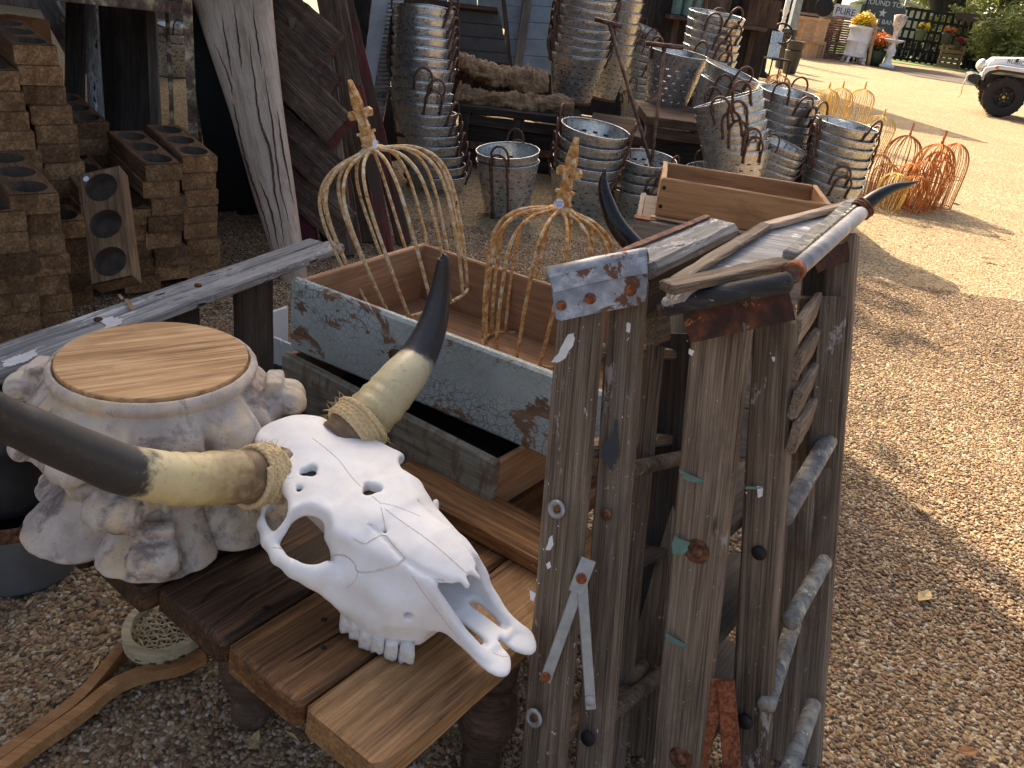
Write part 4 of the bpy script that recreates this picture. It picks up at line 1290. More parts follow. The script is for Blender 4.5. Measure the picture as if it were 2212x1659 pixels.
# ================================================================ second stepladder with the platform top
def ladder_far():
    dl = lambda y: 1.20 + (y - 700) / 959 * 0.16
    root = thing('stepladder', 'taller brown stepladder with flat platform top and rust plate, right of two', 'stepladder', (0.5, 1.0, 0))
    P1, P2 = D(1700, 602, 1.2), D(1858, 452, 1.52)
    g = (P2 - P1); g.z = 0; g.normalize()
    ax = rail_pair(root, [((1555, 690), (1457, 1659), 118, 1.20, 1.36), ((1672, 690), (1612, 1659), 86, 1.21, 1.37)], M_lad2, g, 0.3, 0.030, far=False)
    far = []
    for (tp, bp, wpx, dt, db) in (((1758, 640), (1683, 1659), 62, 1.50, 1.62), ((1822, 505), (1741, 1659), 62, 1.50, 1.62)):
        T = D(*tp, dt); B = D(*bp, db); k = (T.z - 0.004) / (T.z - B.z); F = T + (B - T) * k
        a = (T - F).normalized()
        board('rail', F, T, wpx * dt / FOC, 0.03, a.cross(g), M_lad2, root, cham=0.005, seg=12)
        far.append((F, T))
    # upper post behind the platform and second layer board
    board('post', D(1762, 560, 1.56), D(1752, 760, 1.58), 0.045, 0.02, RGT, M_darkstep, root)
    board('rail_patch', D(1800, 640, 1.472), D(1772, 1010, 1.50), 0.05, 0.008, RGT, M_lad2, root)
    # slats between near and far rails
    for (xa, ya, xb, yb, hpx) in ((1730, 705, 1762, 660, 62), (1728, 778, 1758, 735, 62), (1727, 858, 1754, 812, 64), (1724, 932, 1751, 890, 70)):
        A = D(xa, ya, 1.27); B = D(xb, yb, 1.47)
        d = (B - A)
        board('slat', A - d * 0.30, B + d * 0.05, hpx * 1.33 / FOC, 0.014, V((0, 0.1, 1)), M_lad, root)
    for (pa, pb, r) in (((1787, 955), (1712, 1082), 0.0165), ((1779, 1216), (1722, 1316), 0.0145), ((1712, 1352), (1668, 1487), 0.0145), ((1755, 1526), (1714, 1640), 0.0145)):
        A = D(*pa, 1.50); B = D(*pb, 1.36)
        d = B - A
        v, f = tube([A - d * 0.03, A.lerp(B, 0.5), B + d * 0.25], r, 12)
        mesh_obj('rung', v, f, M_lichen, None, root, True)
    # front roll bar, rust plate, platform and its raised strips
    A, B = D(1431, 664, 1.160), D(1708, 608, 1.165)
    v, f = tube([A, A.lerp(B, .03), A.lerp(B, .5), A.lerp(B, .97), B], [0.010, 0.0145, 0.0155, 0.0155, 0.011], 10)
    mesh_obj('front_bar', v, f, M_black_board, None, root, True)
    pl = [D(x, y, 1.183) for x, y in ((1476, 678), (1704, 628), (1712, 660), (1719, 691), (1600, 717), (1492, 741), (1484, 712))]
    poly_prism(pl, FWD * 0.004, M_rustcap, 'rust_plate', root)
    zc = D(1560, 605, 1.19).z
    q = [Z(1440, 632, zc), Z(1692, 578, zc), Z(1846, 445, zc + 0.004), Z(1652, 497, zc + 0.004)]
    poly_prism([p - V((0, 0, 0.02)) for p in q], V((0, 0, 0.02)), M_ladtop, 'platform', root)
    def strip(a, b, wd, th, mat, nm='edge_strip', dz=0.0, ext=0.0):
        d = (b - a) * ext
        board(nm, a - d + V((0, 0, th / 2 + 0.001 + dz)), b + d + V((0, 0, th / 2 + 0.001 + dz)), wd, th, V((0.6, -0.7, 0)) if abs((b - a).normalized().x) < 0.85 else V((0, 1, 0)), mat, root, cham=0.003, wob=0.0016, seg=9)
    strip(q[0], q[1], 0.030, 0.013, M_lad2, ext=0.01)
    strip(q[0].lerp(q[3], .07), q[3], 0.022, 0.012, M_lad2)
    strip(q[3], q[2], 0.020, 0.012, M_drift)
    strip(q[1].lerp(q[2], .06), q[2], 0.026, 0.018, M_lichen)
    A, B = D(1709, 592, 1.20), D(1858, 462, 1.53)
    v, f = tube([A, A.lerp(B, .5), B], 0.0135, 14)
    mesh_obj('side_tube', v, f, M_tube, None, root, True)
    v, f = tube([A + (B - A) * 0.0, A + (B - A) * 0.06], 0.0155, 14)
    mesh_obj('tube_collar', v, f, M_rusthinge, None, root, True)
    A, B = D(1757, 568, 1.45), D(1838, 540, 1.49)
    board('strap', A, B, 0.036, 0.006, UPV, M_rustcap, root)
    # hidden inner step showing between the ladders
    board('inner_step', D(1408, 700, 1.36), D(1438, 690, 1.46), 0.07, 0.02, UPV, M_lad2, root)
    board('inner_panel', D(1470, 720, 1.50), D(1420, 1500, 1.62), 0.10, 0.015, RGT, M_darkstep, root)
    for s in (0.25, 0.45, 0.65):
        F, T = ax[0][0], ax[0][1]
        c = F.lerp(T, s)
        board('tread', c + ax[0][4] * 0.03, c + ax[0][4] * 0.34, 0.09, 0.02, V((0.9, -0.3, 0.0)), M_darkstep, root)
    # rusty hinge at the foot
    dd = lambda y: dl(y) - 0.012
    for p, q_, wpx, lf, m in (((1553, 1465), (1500, 1690), 50, 0.004, M_rusthinge), ((1566, 1470), (1585, 1700), 50, 0.010, M_rusthinge)):
        a = D(*p, dd(p[1]) - lf); b = D(*q_, dd(q_[1]) - lf)
        board('hinge_bar', a, b, wpx * 1.3 / FOC * 0.8, 0.005, RGT, m, root, cham=0.002)
    for (x, y, r, m, rg) in ((1507, 1190, 0.020, M_rust, 1), (1640, 1194, 0.0115, M_iron, 0), (1609, 1558, 0.013, M_iron, 0), (1472, 1637, 0.020, M_rust, 1)):
        disc_on('bolt', D(x, y, dl(y) - 0.004 + (0.008 if x > 1606 else 0)), -ax[0][4], r, 0.005, m, root, 20, rg)
    lift = FWD * 0.0006
    df = lambda x, y: dl(y) - 0.0022 + (0.010 if x > 1606 else 0)
    splats('green_drip', [[(1461, 1013), (1500, 1033), (1552, 1040), (1588, 1050), (1588, 1056), (1540, 1049), (1490, 1041), (1460, 1030)], [(1452, 1152), (1462, 1160), (1490, 1170), (1490, 1190), (1470, 1200), (1450, 1196)], [(1530, 1184), (1575, 1182), (1572, 1192), (1532, 1196)],
                         [(1436, 1368), (1452, 1388), (1500, 1398), (1552, 1400), (1552, 1410), (1490, 1404), (1436, 1388)], [(1606, 1050), (1654, 1052), (1655, 1058), (1606, 1056)]], df, M_greenp, root, 0, lift)
    splats('white_blot', [[(1633, 1048), (1650, 1052), (1648, 1072), (1636, 1076)], [(1664, 770), (1690, 772), (1680, 782), (1668, 781)], [(1487, 752), (1500, 758), (1496, 770), (1486, 764)],
                         [(1690, 905), (1704, 895), (1706, 925), (1696, 930)], [(1640, 1500), (1646, 1520), (1636, 1600), (1630, 1595)]], df, M_wpaint, root, 0, lift)
ladder_far()

# black horns on a bound bar, behind the ladder tops
def black_horns():
    root = thing('mounted_horns', 'pair of glossy black horns rising behind the two stepladders', 'horns', D(1600, 500, 1.72))
    for pts, rad in (([(1420, 580, 1.80), (1366, 528, 1.78), (1330, 482, 1.77), (1309, 430, 1.77), (1303, 392, 1.77), (1308, 363, 1.77)], [0.024, 0.022, 0.0195, 0.0155, 0.0095, 0.0015]),
                     ([(1800, 505, 1.60), (1852, 458, 1.60), (1892, 426, 1.60), (1930, 406, 1.61), (1962, 398, 1.62), (1986, 391, 1.63)], [0.017, 0.0165, 0.0135, 0.0095, 0.005, 0.0008])):
        c = catmull([D(*p) for p in pts], 7)
        r = np.interp(np.linspace(0, 1, len(c)), np.linspace(0, 1, len(rad)), rad).tolist()
        v, f = tube(c, r, 18)
        o = mesh_obj('horn', v, f, M_bhorn, None, root, True)
        at = o.data.attributes.new('along', 'FLOAT', 'POINT')
        at.data.foreach_set('value', [i / (len(c) - 1) for i in range(len(c)) for _ in range(18)])
    v, f = tube([D(1420, 580, 1.80), D(1610, 555, 1.74), D(1800, 505, 1.60)], 0.02, 12)
    mesh_obj('bar', v, f, M_brown, None, root, True)
    c = D(1858, 455, 1.60); ax_ = (D(1892, 426, 1.60) - D(1852, 458, 1.60)).normalized()
    a = ax_.orthogonal().normalized(); b = ax_.cross(a)
    v, f = [], []
    for k in range(3):
        v, f = join((v, f), tube([c + ax_ * 0.006 * k + (a * cos(t) + b * sin(t)) * 0.0195 for t in [2 * pi * i / 20 for i in range(20)]], 0.0032, 5, True))
    mesh_obj('binding', v, f, M_rust, None, root, True)
black_horns()

# ================================================================ stepladder lying on its side, behind the capital
def lying_ladder():
    root = thing('lying_stepladder', 'weathered grey stepladder lying on its side behind the carved capital', 'stepladder', (-0.9, 2.0, 0))
    A, B = Z(-90, 822, 0.45), Z(728, 524, 0.45)
    d = (B - A).normalized(); n = V((-d.y, d.x, 0))
    board('rail', A + V((0, 0, -0.012)), B + V((0, 0, -0.012)), 0.062, 0.03, n, M_grey, root, cham=0.006, wob=0.0018, seg=16, rag=0.004)
    board('rail', A + n * 0.071 + V((0, 0, -0.019)), B + n * 0.067 - d * 0.02 + V((0, 0, -0.016)), 0.060, 0.03, n, M_grey, root, cham=0.006, wob=0.0018, seg=16, rag=0.004)
    # wide dark treads standing upright between upper and lower rail
    for (x, wd) in ((590, 0.16), (410, 0.16), (230, 0.16), (30, 0.16)):
        y = np.interp(x, [0, 730], [800, 545])
        p = Z(x, y + 40, 0.40)
        p = A + d * ((p - A).dot(d)); p.z = 0
        board('tread', p + V((0, 0, 0.045)) + n * 0.01, p + V((0, 0, 0.42)) + n * 0.01, wd, 0.02, d, M_darkstep, root, wob=0.001)
    for x in (485, 300):
        y = np.interp(x, [0, 730], [800, 545])
        p = Z(x, y + 40, 0.40); p = A + d * ((p - A).dot(d)); p.z = 0
        v, f = tube([p + V((0, 0, 0.06)) + n * 0.06, p + V((0, 0, 0.42)) + n * 0.06], 0.011, 8)
        mesh_obj('rung', v, f, M_darkstep, None, root, True)
    board('rail', A + V((0, 0, -0.45 + 0.032)), B + V((0, 0, -0.45 + 0.032)), 0.06, 0.055, n, M_black_board, root, cham=0.006, seg=10)
    board('rail', A + n * 0.066 + V((0, 0, -0.45 + 0.032)), B + n * 0.066 + V((0, 0, -0.45 + 0.032)), 0.06, 0.05, n, M_black_board, root, cham=0.006, seg=10)
    for (x, y) in ((212, 692), (428, 618)):
        c = Z(x, y, 0.4535)
        disc_on('bolt', c, (0, 0, 1), 0.010, 0.006, M_rust, root, 14)
    # old paint smears and two strips of tape residue on the upper faces
    def smear(pts, mat, nm):
        rr = random.Random(len(pts))
        cx = sum(p[0] for p in pts) / len(pts); cy = sum(p[1] for p in pts) / len(pts)
        fine = []
        for i in range(len(pts)):
            (x0, y0), (x1, y1) = pts[i], pts[(i + 1) % len(pts)]
            m = max(2, int(hypot(x1 - x0, y1 - y0) / 3))
            for k in range(m):
                q = 1 - rr.random() ** 1.4 * 0.35 if mat is M_wpaint else 1
                fine.append((cx + (x0 + (x1 - x0) * k / m - cx) * q, cy + (y0 + (y1 - y0) * k / m - cy) * q))
        poly_prism([Z(x, y, 0.4545) for x, y in fine], V((0, 0, 0.0005)), mat, nm, root)
    smear([(208, 690), (240, 683), (272, 686), (262, 700), (240, 716), (216, 718), (228, 704)], M_wpaint, 'paint_smear')
    smear([(0, 782), (40, 766), (82, 752), (86, 764), (60, 782), (18, 794), (0, 797)], M_wpaint, 'paint_smear')
    smear([(268, 647), (276, 645), (292, 667), (284, 670)], M_crate, 'tape_residue')
    smear([(254, 637), (260, 635), (268, 645), (262, 648)], M_crate, 'tape_residue')
lying_ladder()

# ================================================================ wooden rackets on the gravel
def racket():
    root = thing('wooden_racket', 'old bentwood racket with woven webbing on the gravel, half under the table', 'racket', Z(200, 1500, 0))
    def zz(x, y, z): return Z(x, y, z)
    def band(pts, wd, th, mat, nm, z):
        c = catmull([zz(x, y, z) for x, y in pts], 5)
        rings = []
        for i, p in enumerate(c):
            t = c[min(i + 1, len(c) - 1)] - c[max(i - 1, 0)]
            n = V((-t.y, t.x, 0)).normalized()
            rings.append([p + n * a + V((0, 0, b)) for a, b in ((-th / 2, -wd / 2), (th / 2, -wd / 2), (th / 2, wd / 2), (-th / 2, wd / 2))])
        v, f = loft(rings)
        mesh_obj(nm, v, f, mat, None, root)
    band([(-60, 1683), (60, 1597), (160, 1524), (215, 1466), (262, 1405)], 0.026, 0.021, M_racket, 'handle', 0.022)
    band([(-48, 1704), (70, 1616), (172, 1544), (250, 1482), (320, 1455), (385, 1442), (440, 1418)], 0.026, 0.021, M_racket, 'handle', 0.022)
    hp = [(306, 1318), (282, 1343), (273, 1378), (290, 1405), (333, 1417), (373, 1408), (412, 1388), (452, 1340), (455, 1290), (420, 1262), (355, 1275)]
    for z, s in ((0.064, 0), (0.040, 24)):
        pts = [zz(x, y + s * 0.3, z) for x, y in hp]
        c = catmull(pts, 5, True)
        rings = []
        m = len(c)
        for i, p in enumerate(c):
            t = c[(i + 1) % m] - c[i - 1]
            n = V((-t.y, t.x, 0)).normalized()
            rings.append([p + n * a + V((0, 0, b)) for a, b in ((-0.008, -0.010), (0.008, -0.010), (0.008, 0.010), (-0.008, 0.010))])
        v, f = loft(rings + [rings[0]], True, False)
        mesh_obj('rim', v, f, M_cream if False else M_hoop, None, root)
    # webbing
    cen = sum((zz(x, y, 0.058) for x, y in hp), V()) / len(hp)
    poly = [zz(x, y, 0.058) for x, y in hp]
    def inside(p):
        c = False
        for i in range(len(poly)):
            a, b = poly[i], poly[i - 1]
            if (a.y > p.y) != (b.y > p.y) and p.x < (b.x - a.x) * (p.y - a.y) / (b.y - a.y) + a.x: c = not c
        return c
    v, f = [], []
    for ang in (0.3, 1.35, 2.4):
        dx = V((cos(ang), sin(ang), 0)); dy = V((-dx.y, dx.x, 0))
        for k in range(-9, 10):
            o = cen + dy * (k * 0.015)
            run = [o + dx * (s * 0.008) for s in range(-22, 23)]
            run = [p for p in run if inside(p)]
            if len(run) < 3: continue
            q = [p + V((0, 0, 0.0025 * sin(i * 1.6 + k + ang) - 0.002)) for i, p in enumerate(run)]
            v, f = join((v, f), tube(q, 0.0021, 4, flat=0.5))
    o = mesh_obj('webbing', v, f, M_hoop, None, root)
    # lacing slots as short dark thongs on the rims
    v, f = [], []
    for (x, y) in ((300, 1420), (330, 1428), (362, 1426), (392, 1412), (285, 1395)):
        p = zz(x, y + 5, 0.044)
        v, f = join((v, f), boxm(p, (0.012, 0.006, 0.004)))
    mesh_obj('lacing', v, f, M_brown, None, root)

racket()

# ================================================================ pails at the left edge, white crate behind
def pails():
    c = Z(52, 1222, 0.0)
    root = thing('grey_pail', 'dull grey metal pail with a rusty band on the gravel at the left edge', 'pail', c)
    M = Matrix.Translation(c)
    v, f = lathe([(0.0, 0.004), (0.108, 0.004), (0.112, 0.012), (0.118, 0.145), (0.119, 0.15)], 40, False)
    mesh_obj('pail_wall', v, f, M_pail, M, root, True)
    v, f = lathe([(0.1185, 0.150), (0.123, 0.151), (0.124, 0.163), (0.121, 0.166), (0.124, 0.170), (0.124, 0.183), (0.119, 0.185)], 40, False)
    mesh_obj('rusty_band', v, f, M_rust, M, root, True)
    c2 = c + V((-0.012, 0.01, 0.187))
    r2 = thing('blue_pail', 'dark blue pail standing on the grey pail at the left edge', 'pail', c2)
    v, f = lathe([(0.0, 0.0), (0.1, 0.0), (0.106, 0.02), (0.104, 0.07), (0.1, 0.085), (0.1, 0.14), (0.112, 0.2), (0.108, 0.2), (0.096, 0.14), (0.092, 0.02), (0.0, 0.012)], 40, False)
    mesh_obj('pail_wall', v, f, M_bluepail, Matrix.Translation(c2), r2, True)
    # white slatted crate behind the capital
    b = Z(585, 812, 0.0)
    r3 = thing('white_crate', 'small white slatted crate on the gravel between the capital and the drawers', 'crate', b)
    ex, ey = V((0.88, -0.48, 0)), V((0.48, 0.88, 0))
    for k in range(6):
        p = b + ex * (0.052 * (k - 2.5))
        board('slat', p + V((0, 0, 0.01)), p + V((0, 0, 0.15)), 0.047, 0.012, ex, M_white, r3, cham=0.003)
    for z in (0.03, 0.12):
        board('rail', b + ey * 0.016 - ex * 0.15 + V((0, 0, z)), b + ey * 0.016 + ex * 0.15 + V((0, 0, z)), 0.03, 0.018, (0, 0, 1), M_white, r3)
    for s in (-1, 1):
        p = b + ex * 0.15 * s
        board('side', p + V((0, 0, 0.08)) + ey * 0.01, p + V((0, 0, 0.08)) + ey * 0.22, 0.14, 0.012, (0, 0, 1), M_white, r3)
pails()

# ================================================================ crate on the grey box
def crates():
    A = D(1430, 384, 2.4); z = A.z
    B = Z(1806, 444, z); A = V((A.x, A.y, z))
    ex = (B - A).normalized(); ey = V((-ex.y, ex.x, 0))
    L = (B - A).length
    H = 0.112
    o = V((A.x, A.y, z - H))
    root = thing('wooden_crate', 'open orange-brown wooden crate on the grey box behind the stepladders', 'crate', o)
    drawer(root, o, ex, ey, L, 0.33, H, 0.014, 0.016, (M_crate, M_crate), M_crate)
    for k, (s, zz_) in enumerate(((0.012, 0.085), (0.012, 0.03), (L - 0.012, 0.085))):
        disc_on('nail', o + ex * s + V((0, 0, zz_)), -ey, 0.006, 0.002, M_iron, root, 10)
    board('base_lath', o - ey * 0.004 + V((0, 0, -0.004)) - ex * 0.01, o - ey * 0.004 + V((0, 0, -0.004)) + ex * L, 0.02, 0.007, ey, M_slat, root)
    bz = o.z - 0.009
    bo = V((o.x, o.y, 0)) - ex * 0.055 - ey * 0.03
    r2 = thing('grey_box', 'tall grey wooden box with a rusty corner under the orange-brown crate', 'box', bo)
    Lb, Wb = L + 0.02, 0.38
    n = 4
    hb = bz / n
    for k in range(n):
        zc = hb * (k + 0.5)
        board('front_plank', bo + V((0, 0, zc)), bo + ex * Lb + V((0, 0, zc)), hb - 0.003, 0.018, (0, 0, 1), M_box, r2)
        for s in (0.012, Lb - 0.012):
            board('side_plank', bo + ex * s + ey * 0.012 + V((0, 0, zc)), bo + ex * s + ey * Wb + V((0, 0, zc)), hb - 0.003, 0.018, (0, 0, 1), M_box, r2)
    board('top_board', bo + ey * (Wb / 2) + V((0, 0, bz - 0.010)) + ex * 0.02, bo + ey * (Wb / 2) + V((0, 0, bz - 0.010)) + ex * (Lb - 0.02), Wb - 0.04, 0.012, ey, M_box, r2)
    q = bo + V((0, 0, bz + 0.001)) - ex * 0.002
    poly_prism([q - ey * 0.012, q - ey * 0.012 + ex * 0.045, q + ey * 0.02 + ex * 0.05, q + ey * 0.03], V((0, 0, 0.003)), M_rusthinge, 'rusty_corner', r2)
crates()

# ================================================================ driftwood post, black door, red post, salvaged boards
def tall_things():
    # bleached driftwood slab leaning in front of the dark door
    zt = 1.32
    rows = [(-0.02, (408, 592), -30, 3.95), (0.0, (420, 588), 0, 3.93), (0.2, (455, 598), 110, 3.86), (0.5, (500, 612), 250, 3.78), (0.75, (545, 636), 410, 3.72), (0.95, (585, 652), 530, 3.68), (1.0, (622, 668), 640, 3.65)]
    rings = []
    rr = random.Random(5)
    for (s, (xl, xr), y, d) in rows:
        L, R_ = D(xl, y + 8, d), D(xr, y - 8, d)
        c = (L + R_) / 2; hw = (R_ - L) / 2
        nb = FWD * 0.05
        ring = []
        for k in range(16):
            a = 2 * pi * k / 16
            ca, sa = cos(a), sin(a)
            ring.append(c + hw * (abs(ca) ** 0.6 * (1 if ca > 0 else -1)) + nb * (abs(sa) ** 0.7 * (1 if sa > 0 else -1)) + V((rr.uniform(-.004, .004), rr.uniform(-.004, .004), 0)))
        rings.append(ring)
    # express it along its own axis so the grain follows it
    top = sum(rings[0], V()) / 16; bot = sum(rings[-1], V()) / 16
    M = frame(bot - top, RGT, (top + bot) / 2); Mi = M.inverted()
    rings = [[Mi @ p for p in r] for r in rings]
    v, f = loft(rings)
    root = thing('driftwood_post', 'tall bleached driftwood slab with long cracks leaning against the black panel', 'post', bot)
    o = mesh_obj('slab', v, f, M_drift, M, root, True)
    o.data.polygons.foreach_set('use_smooth', [True] * len(o.data.polygons))
    # drying cracks as thin dark splits following the grain
    bvh = BVHTree.FromPolygons([M @ p.co for p in o.data.vertices], [tuple(p.vertices) for p in o.data.polygons])
    rr = random.Random(8)
    for k, pts in enumerate(([(505, 4), (512, 60), (520, 120), (522, 150)], [(484, 170), (508, 240), (524, 320), (548, 400), (572, 470), (590, 540)], [(532, 40), (548, 160), (562, 260), (585, 330), (592, 400), (608, 480), (615, 545)], [(462, 90), (496, 170), (505, 225)], [(570, 150), (590, 280), (605, 400), (630, 500)],
                [(545, 4), (556, 90), (566, 150)], [(478, 30), (492, 110), (502, 170)], [(556, 380), (584, 450), (602, 540)], [(598, 230), (612, 330), (634, 440)])):
        q = []
        for p in catmull([(x, y, 0) for x, y in pts], 8):
            dr = ray(p.x + rr.uniform(-1.2, 1.2), p.y).normalized()
            h_ = bvh.ray_cast(CAMP, dr)
            if h_[0] is not None: q.append(h_[0] + dr * 0.001)
        if len(q) < 4: continue
        r = [(0.0062 if k in (1, 2) else 0.0042) * sin(pi * (i + 0.5) / len(q)) + 0.0006 for i in range(len(q))]
        v, f = tube(q, r, 5)
        mesh_obj('crack', v, f, M_brown, None, root)
    # black panel behind
    yp = 4.30
    pl_ = lambda x, y, yy: CAMP + ray(x, y) * (yy / ray(x, y).y)
    A, B = pl_(470, 560, yp), pl_(668, 560, yp)
    A.z = B.z = 0.0
    TA, TB = pl_(392, -20, yp + 0.12), pl_(640, -20, yp + 0.12)
    pn = thing('black_panel', 'large black leaning panel behind the driftwood slab', 'panel', A)
    for k in range(4):
        t = (k + 0.5) / 4
        a, t_ = A.lerp(B, t), TA.lerp(TB, t)
        board('plank', a, a + (t_ - a) * 1.3, (B - A).length / 4 * 1.12, 0.03, B - A, M_black, pn)
    # dark red post beside the slab
    a, b = D(668, 640, 4.02), D(606, -20, 4.22); a.z = 0
    rp = board('red_post', a, b, 0.085, 0.05, RGT, M_redcloth, cham=0.004)
    tag(rp, 'dark red painted post between the driftwood slab and the salvaged boards', 'post')
    # leaning salvaged boards with flaking red edges
    defs = [((648, 42), (736, 640), 0.12, 4.05, 4.25, M_rough, 'ragged brown board with a broken top, leftmost of the salvaged boards'),
            ((690, 128), (770, 640), 0.13, 3.98, 4.15, M_rough, 'rough brown board with a splintered grey edge among the salvaged boards'),
            ((712, -20), (835, 640), 0.15, 4.30, 4.25, M_rough, 'dark tall salvaged board beside the wire dome finial'),
            ((706, 225), (752, 660), 0.11, 3.90, 4.02, M_rough, 'short dark board with a red painted end at the front of the salvaged boards'),
            ((742, -20), (890, 600), 0.075, 4.32, 4.28, M_redbd, 'salvaged board with a flaking red face, rightmost of the leaning boards'),
            ((770, 190), (850, 620), 0.07, 4.16, 4.12, M_redbd, 'narrow moulded salvaged board in dull red behind the large dome')]
    for (tp, bp, wd, dt, db, m, lab) in defs:
        T = D(*tp, dt); B = D(*bp, db)
        k = (T.z - 0.003) / (T.z - B.z); F = T + (B - T) * k
        o = board('salvaged_board', F, T, wd, 0.035, RGT + V((0, 0.2, 0)), m, cham=0.004, wob=0.003, seg=14, rag=0.012)
        tag(o, lab, 'board', 'salvaged boards leaning together')
    # thick crosswise boards with broken ends, stacked on edge in front
    for k, (pa, pb, d, wd, lab, red) in enumerate((((575, -20), (722, 108), 4.02, 0.16, 'upper splintered thick board of the crosswise salvaged boards', 0), ((585, 70), (716, 196), 3.93, 0.15, 'second splintered board of the crosswise salvaged boards', 0),
                           ((590, 140), (734, 282), 3.85, 0.17, 'crosswise salvaged board with a red painted end', 1), ((590, 262), (728, 392), 3.90, 0.18, 'dark crosswise salvaged board below the red ended one', 0), ((610, 372), (742, 492), 3.92, 0.18, 'lowest dark crosswise salvaged board near the gravel', 0))):
        P, Q = D(*pa, d + 0.06), D(*pb, d)
        dr = (Q - P).normalized()
        o = board('cross_board', P, Q, wd, 0.045, UPV, M_rough, cham=0.005, wob=0.005, seg=14, rag=0.014)
        tag(o, lab, 'board')
        if red:
            M = frame(dr, UPV, Q + dr * 0.013)
            link('red_end', board_mesh('red_end', 0.022, wd * 1.01, 0.05, M_redbd), M, o)
tall_things()
# ================================================================ steel rack and wooden sugar molds
MW, MH, ML = 0.140, 0.066, 0.43
def mold_meshes():
    r = 0.054
    N = 24
    cells = 3
    cl = ML / cells
    vs, fs, mi = [], [], []
    hw, hh = MW / 2, MH / 2
    c = 0.004
    # top with three openings
    for k in range(cells):
        x0 = -ML / 2 + cl * k + (c if k == 0 else 0); x1 = -ML / 2 + cl * (k + 1) - (c if k == cells - 1 else 0)
        cx = -ML / 2 + cl * (k + 0.5)
        o = len(vs)
        for i in range(N):
            a = 2 * pi * i / N
            ca, sa = cos(a), sin(a)
            m = max(abs(ca) / ((x1 - cx) if ca > 0 else (cx - x0)), abs(sa) / (hw - c))
            vs.append((cx + ca / m, sa / m, hh))
        for i in range(N): vs.append((cx + r * cos(2 * pi * i / N), r * sin(2 * pi * i / N), hh))
        for i in range(N):
            j = (i + 1) % N
            fs.append((o + i, o + j, o + N + j, o + N + i)); mi.append(0)
        # fill the square corners
        for sx, sy in ((1, 1), (-1, 1), (-1, -1), (1, -1)):
            X = x1 if sx > 0 else x0; Y = sy * (hw - c)
            ids = [i for i in range(N)]
            best = [i for i in range(N) if abs(vs[o + i][0] - X) < 1e-5 and vs[o + i][1] * sy > 0]
            best2 = [i for i in range(N) if abs(vs[o + i][1] - Y) < 1e-5 and (vs[o + i][0] - cx) * sx > 0]
            if best and best2:
                b1 = max(best, key=lambda i: abs(vs[o + i][1])); b2 = max(best2, key=lambda i: abs(vs[o + i][0] - cx))
                if b1 != b2:
                    vs.append((X, Y, hh)); fs.append((o + b1, len(vs) - 1, o + b2)); mi.append(0)
    v2, f2 = [], []
    L2 = ML / 2
    prof = [(-hw + c, hh), (-hw, hh - c), (-hw, -hh + c), (-hw + c, -hh), (hw - c, -hh), (hw, -hh + c), (hw, hh - c), (hw - c, hh)]
    rings = [[V((x, y * (0.97 if e else 1), z * (0.97 if e else 1) if e else z)) for y, z in prof] for x, e in ((-L2, 1), (-L2 + c, 0), (0, 0), (L2 - c, 0), (L2, 1))]
    v2, f2 = loft(rings, False, True)
    o = len(vs)
    vs += [tuple(p) for p in v2]
    for q in f2:
        fs.append(tuple(i + o for i in q)); mi.append(1 if len(q) > 4 else 0)
    me = bpy.data.meshes.new('mold_block'); me.from_pydata(vs, [], fs)
    bm = bmesh.new(); bm.from_mesh(me); bmesh.ops.recalc_face_normals(bm, faces=bm.faces); bm.to_mesh(me); bm.free()
    me.materials.append(M_mold); me.materials.append(M_moldend)
    me.polygons.foreach_set('material_index', mi if len(mi) == len(me.polygons) else [0] * len(me.polygons))
    # solid twin for blocks whose top is covered
    rings = [[V((x, y * (0.97 if e else 1), z * (0.97 if e else 1))) for y, z in prof] for x, e in ((-L2, 1), (-L2 + c, 0), (0, 0), (L2 - c, 0), (L2, 1))]
    v3, f3 = loft(rings)
    ms = bpy.data.meshes.new('mold_block_covered'); ms.from_pydata([tuple(p) for p in v3], [], f3)
    ms.materials.append(M_mold); ms.materials.append(M_moldend)
    ms.polygons.foreach_set('material_index', [1 if len(f) > 4 else 0 for f in f3])
    # hollow cup
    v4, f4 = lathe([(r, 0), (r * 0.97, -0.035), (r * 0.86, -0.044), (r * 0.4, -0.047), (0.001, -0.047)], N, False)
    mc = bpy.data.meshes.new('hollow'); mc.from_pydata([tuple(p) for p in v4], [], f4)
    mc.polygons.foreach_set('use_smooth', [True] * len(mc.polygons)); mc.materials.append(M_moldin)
    return me, ms, mc
MB_OPEN, MB_SOLID, MB_CUP = mold_meshes()
def mold(M, label, open_, group='wooden sugar molds in stacks'):
    root = link('sugar_mold', MB_OPEN if open_ else MB_SOLID, M)
    tag(root, label, 'mold', group)
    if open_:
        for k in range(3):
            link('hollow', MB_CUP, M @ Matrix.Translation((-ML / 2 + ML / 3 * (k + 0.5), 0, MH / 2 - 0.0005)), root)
    return root
def mold_stack(px, wpx, desc, drift=0.0, nmax=20, jit=0.014, slope=0.085, ang=0.0, opens=1):
    d = MW * FOC / wpx
    P = D(*px, d)
    n = min(nmax, max(1, int((P.z + 0.02) / (MH + 0.002))))
    a0 = V((-0.69, 0.724, 0))
    for k in range(n):
        an = ang + RND.uniform(-0.035, 0.035)
        a = Matrix.Rotation(an, 3, 'Z') @ a0
        a = (a + V((0, 0, slope))).normalized()
        lat = V((0.724, 0.69, 0))
        off = lat * (drift * k + RND.uniform(-jit, jit)) + a0 * RND.uniform(-jit * 1.6, jit * 1.6)
        if k == 0: off = V()
        c = P + off + a * (ML / 2) + V((0, 0, -MH / 2 - (MH + 0.0012) * k))
        M = frame(a, -lat, c)
        mold(M, f'{ORD(k)} mold down in {desc}', k < opens)
RND = random.Random(21)
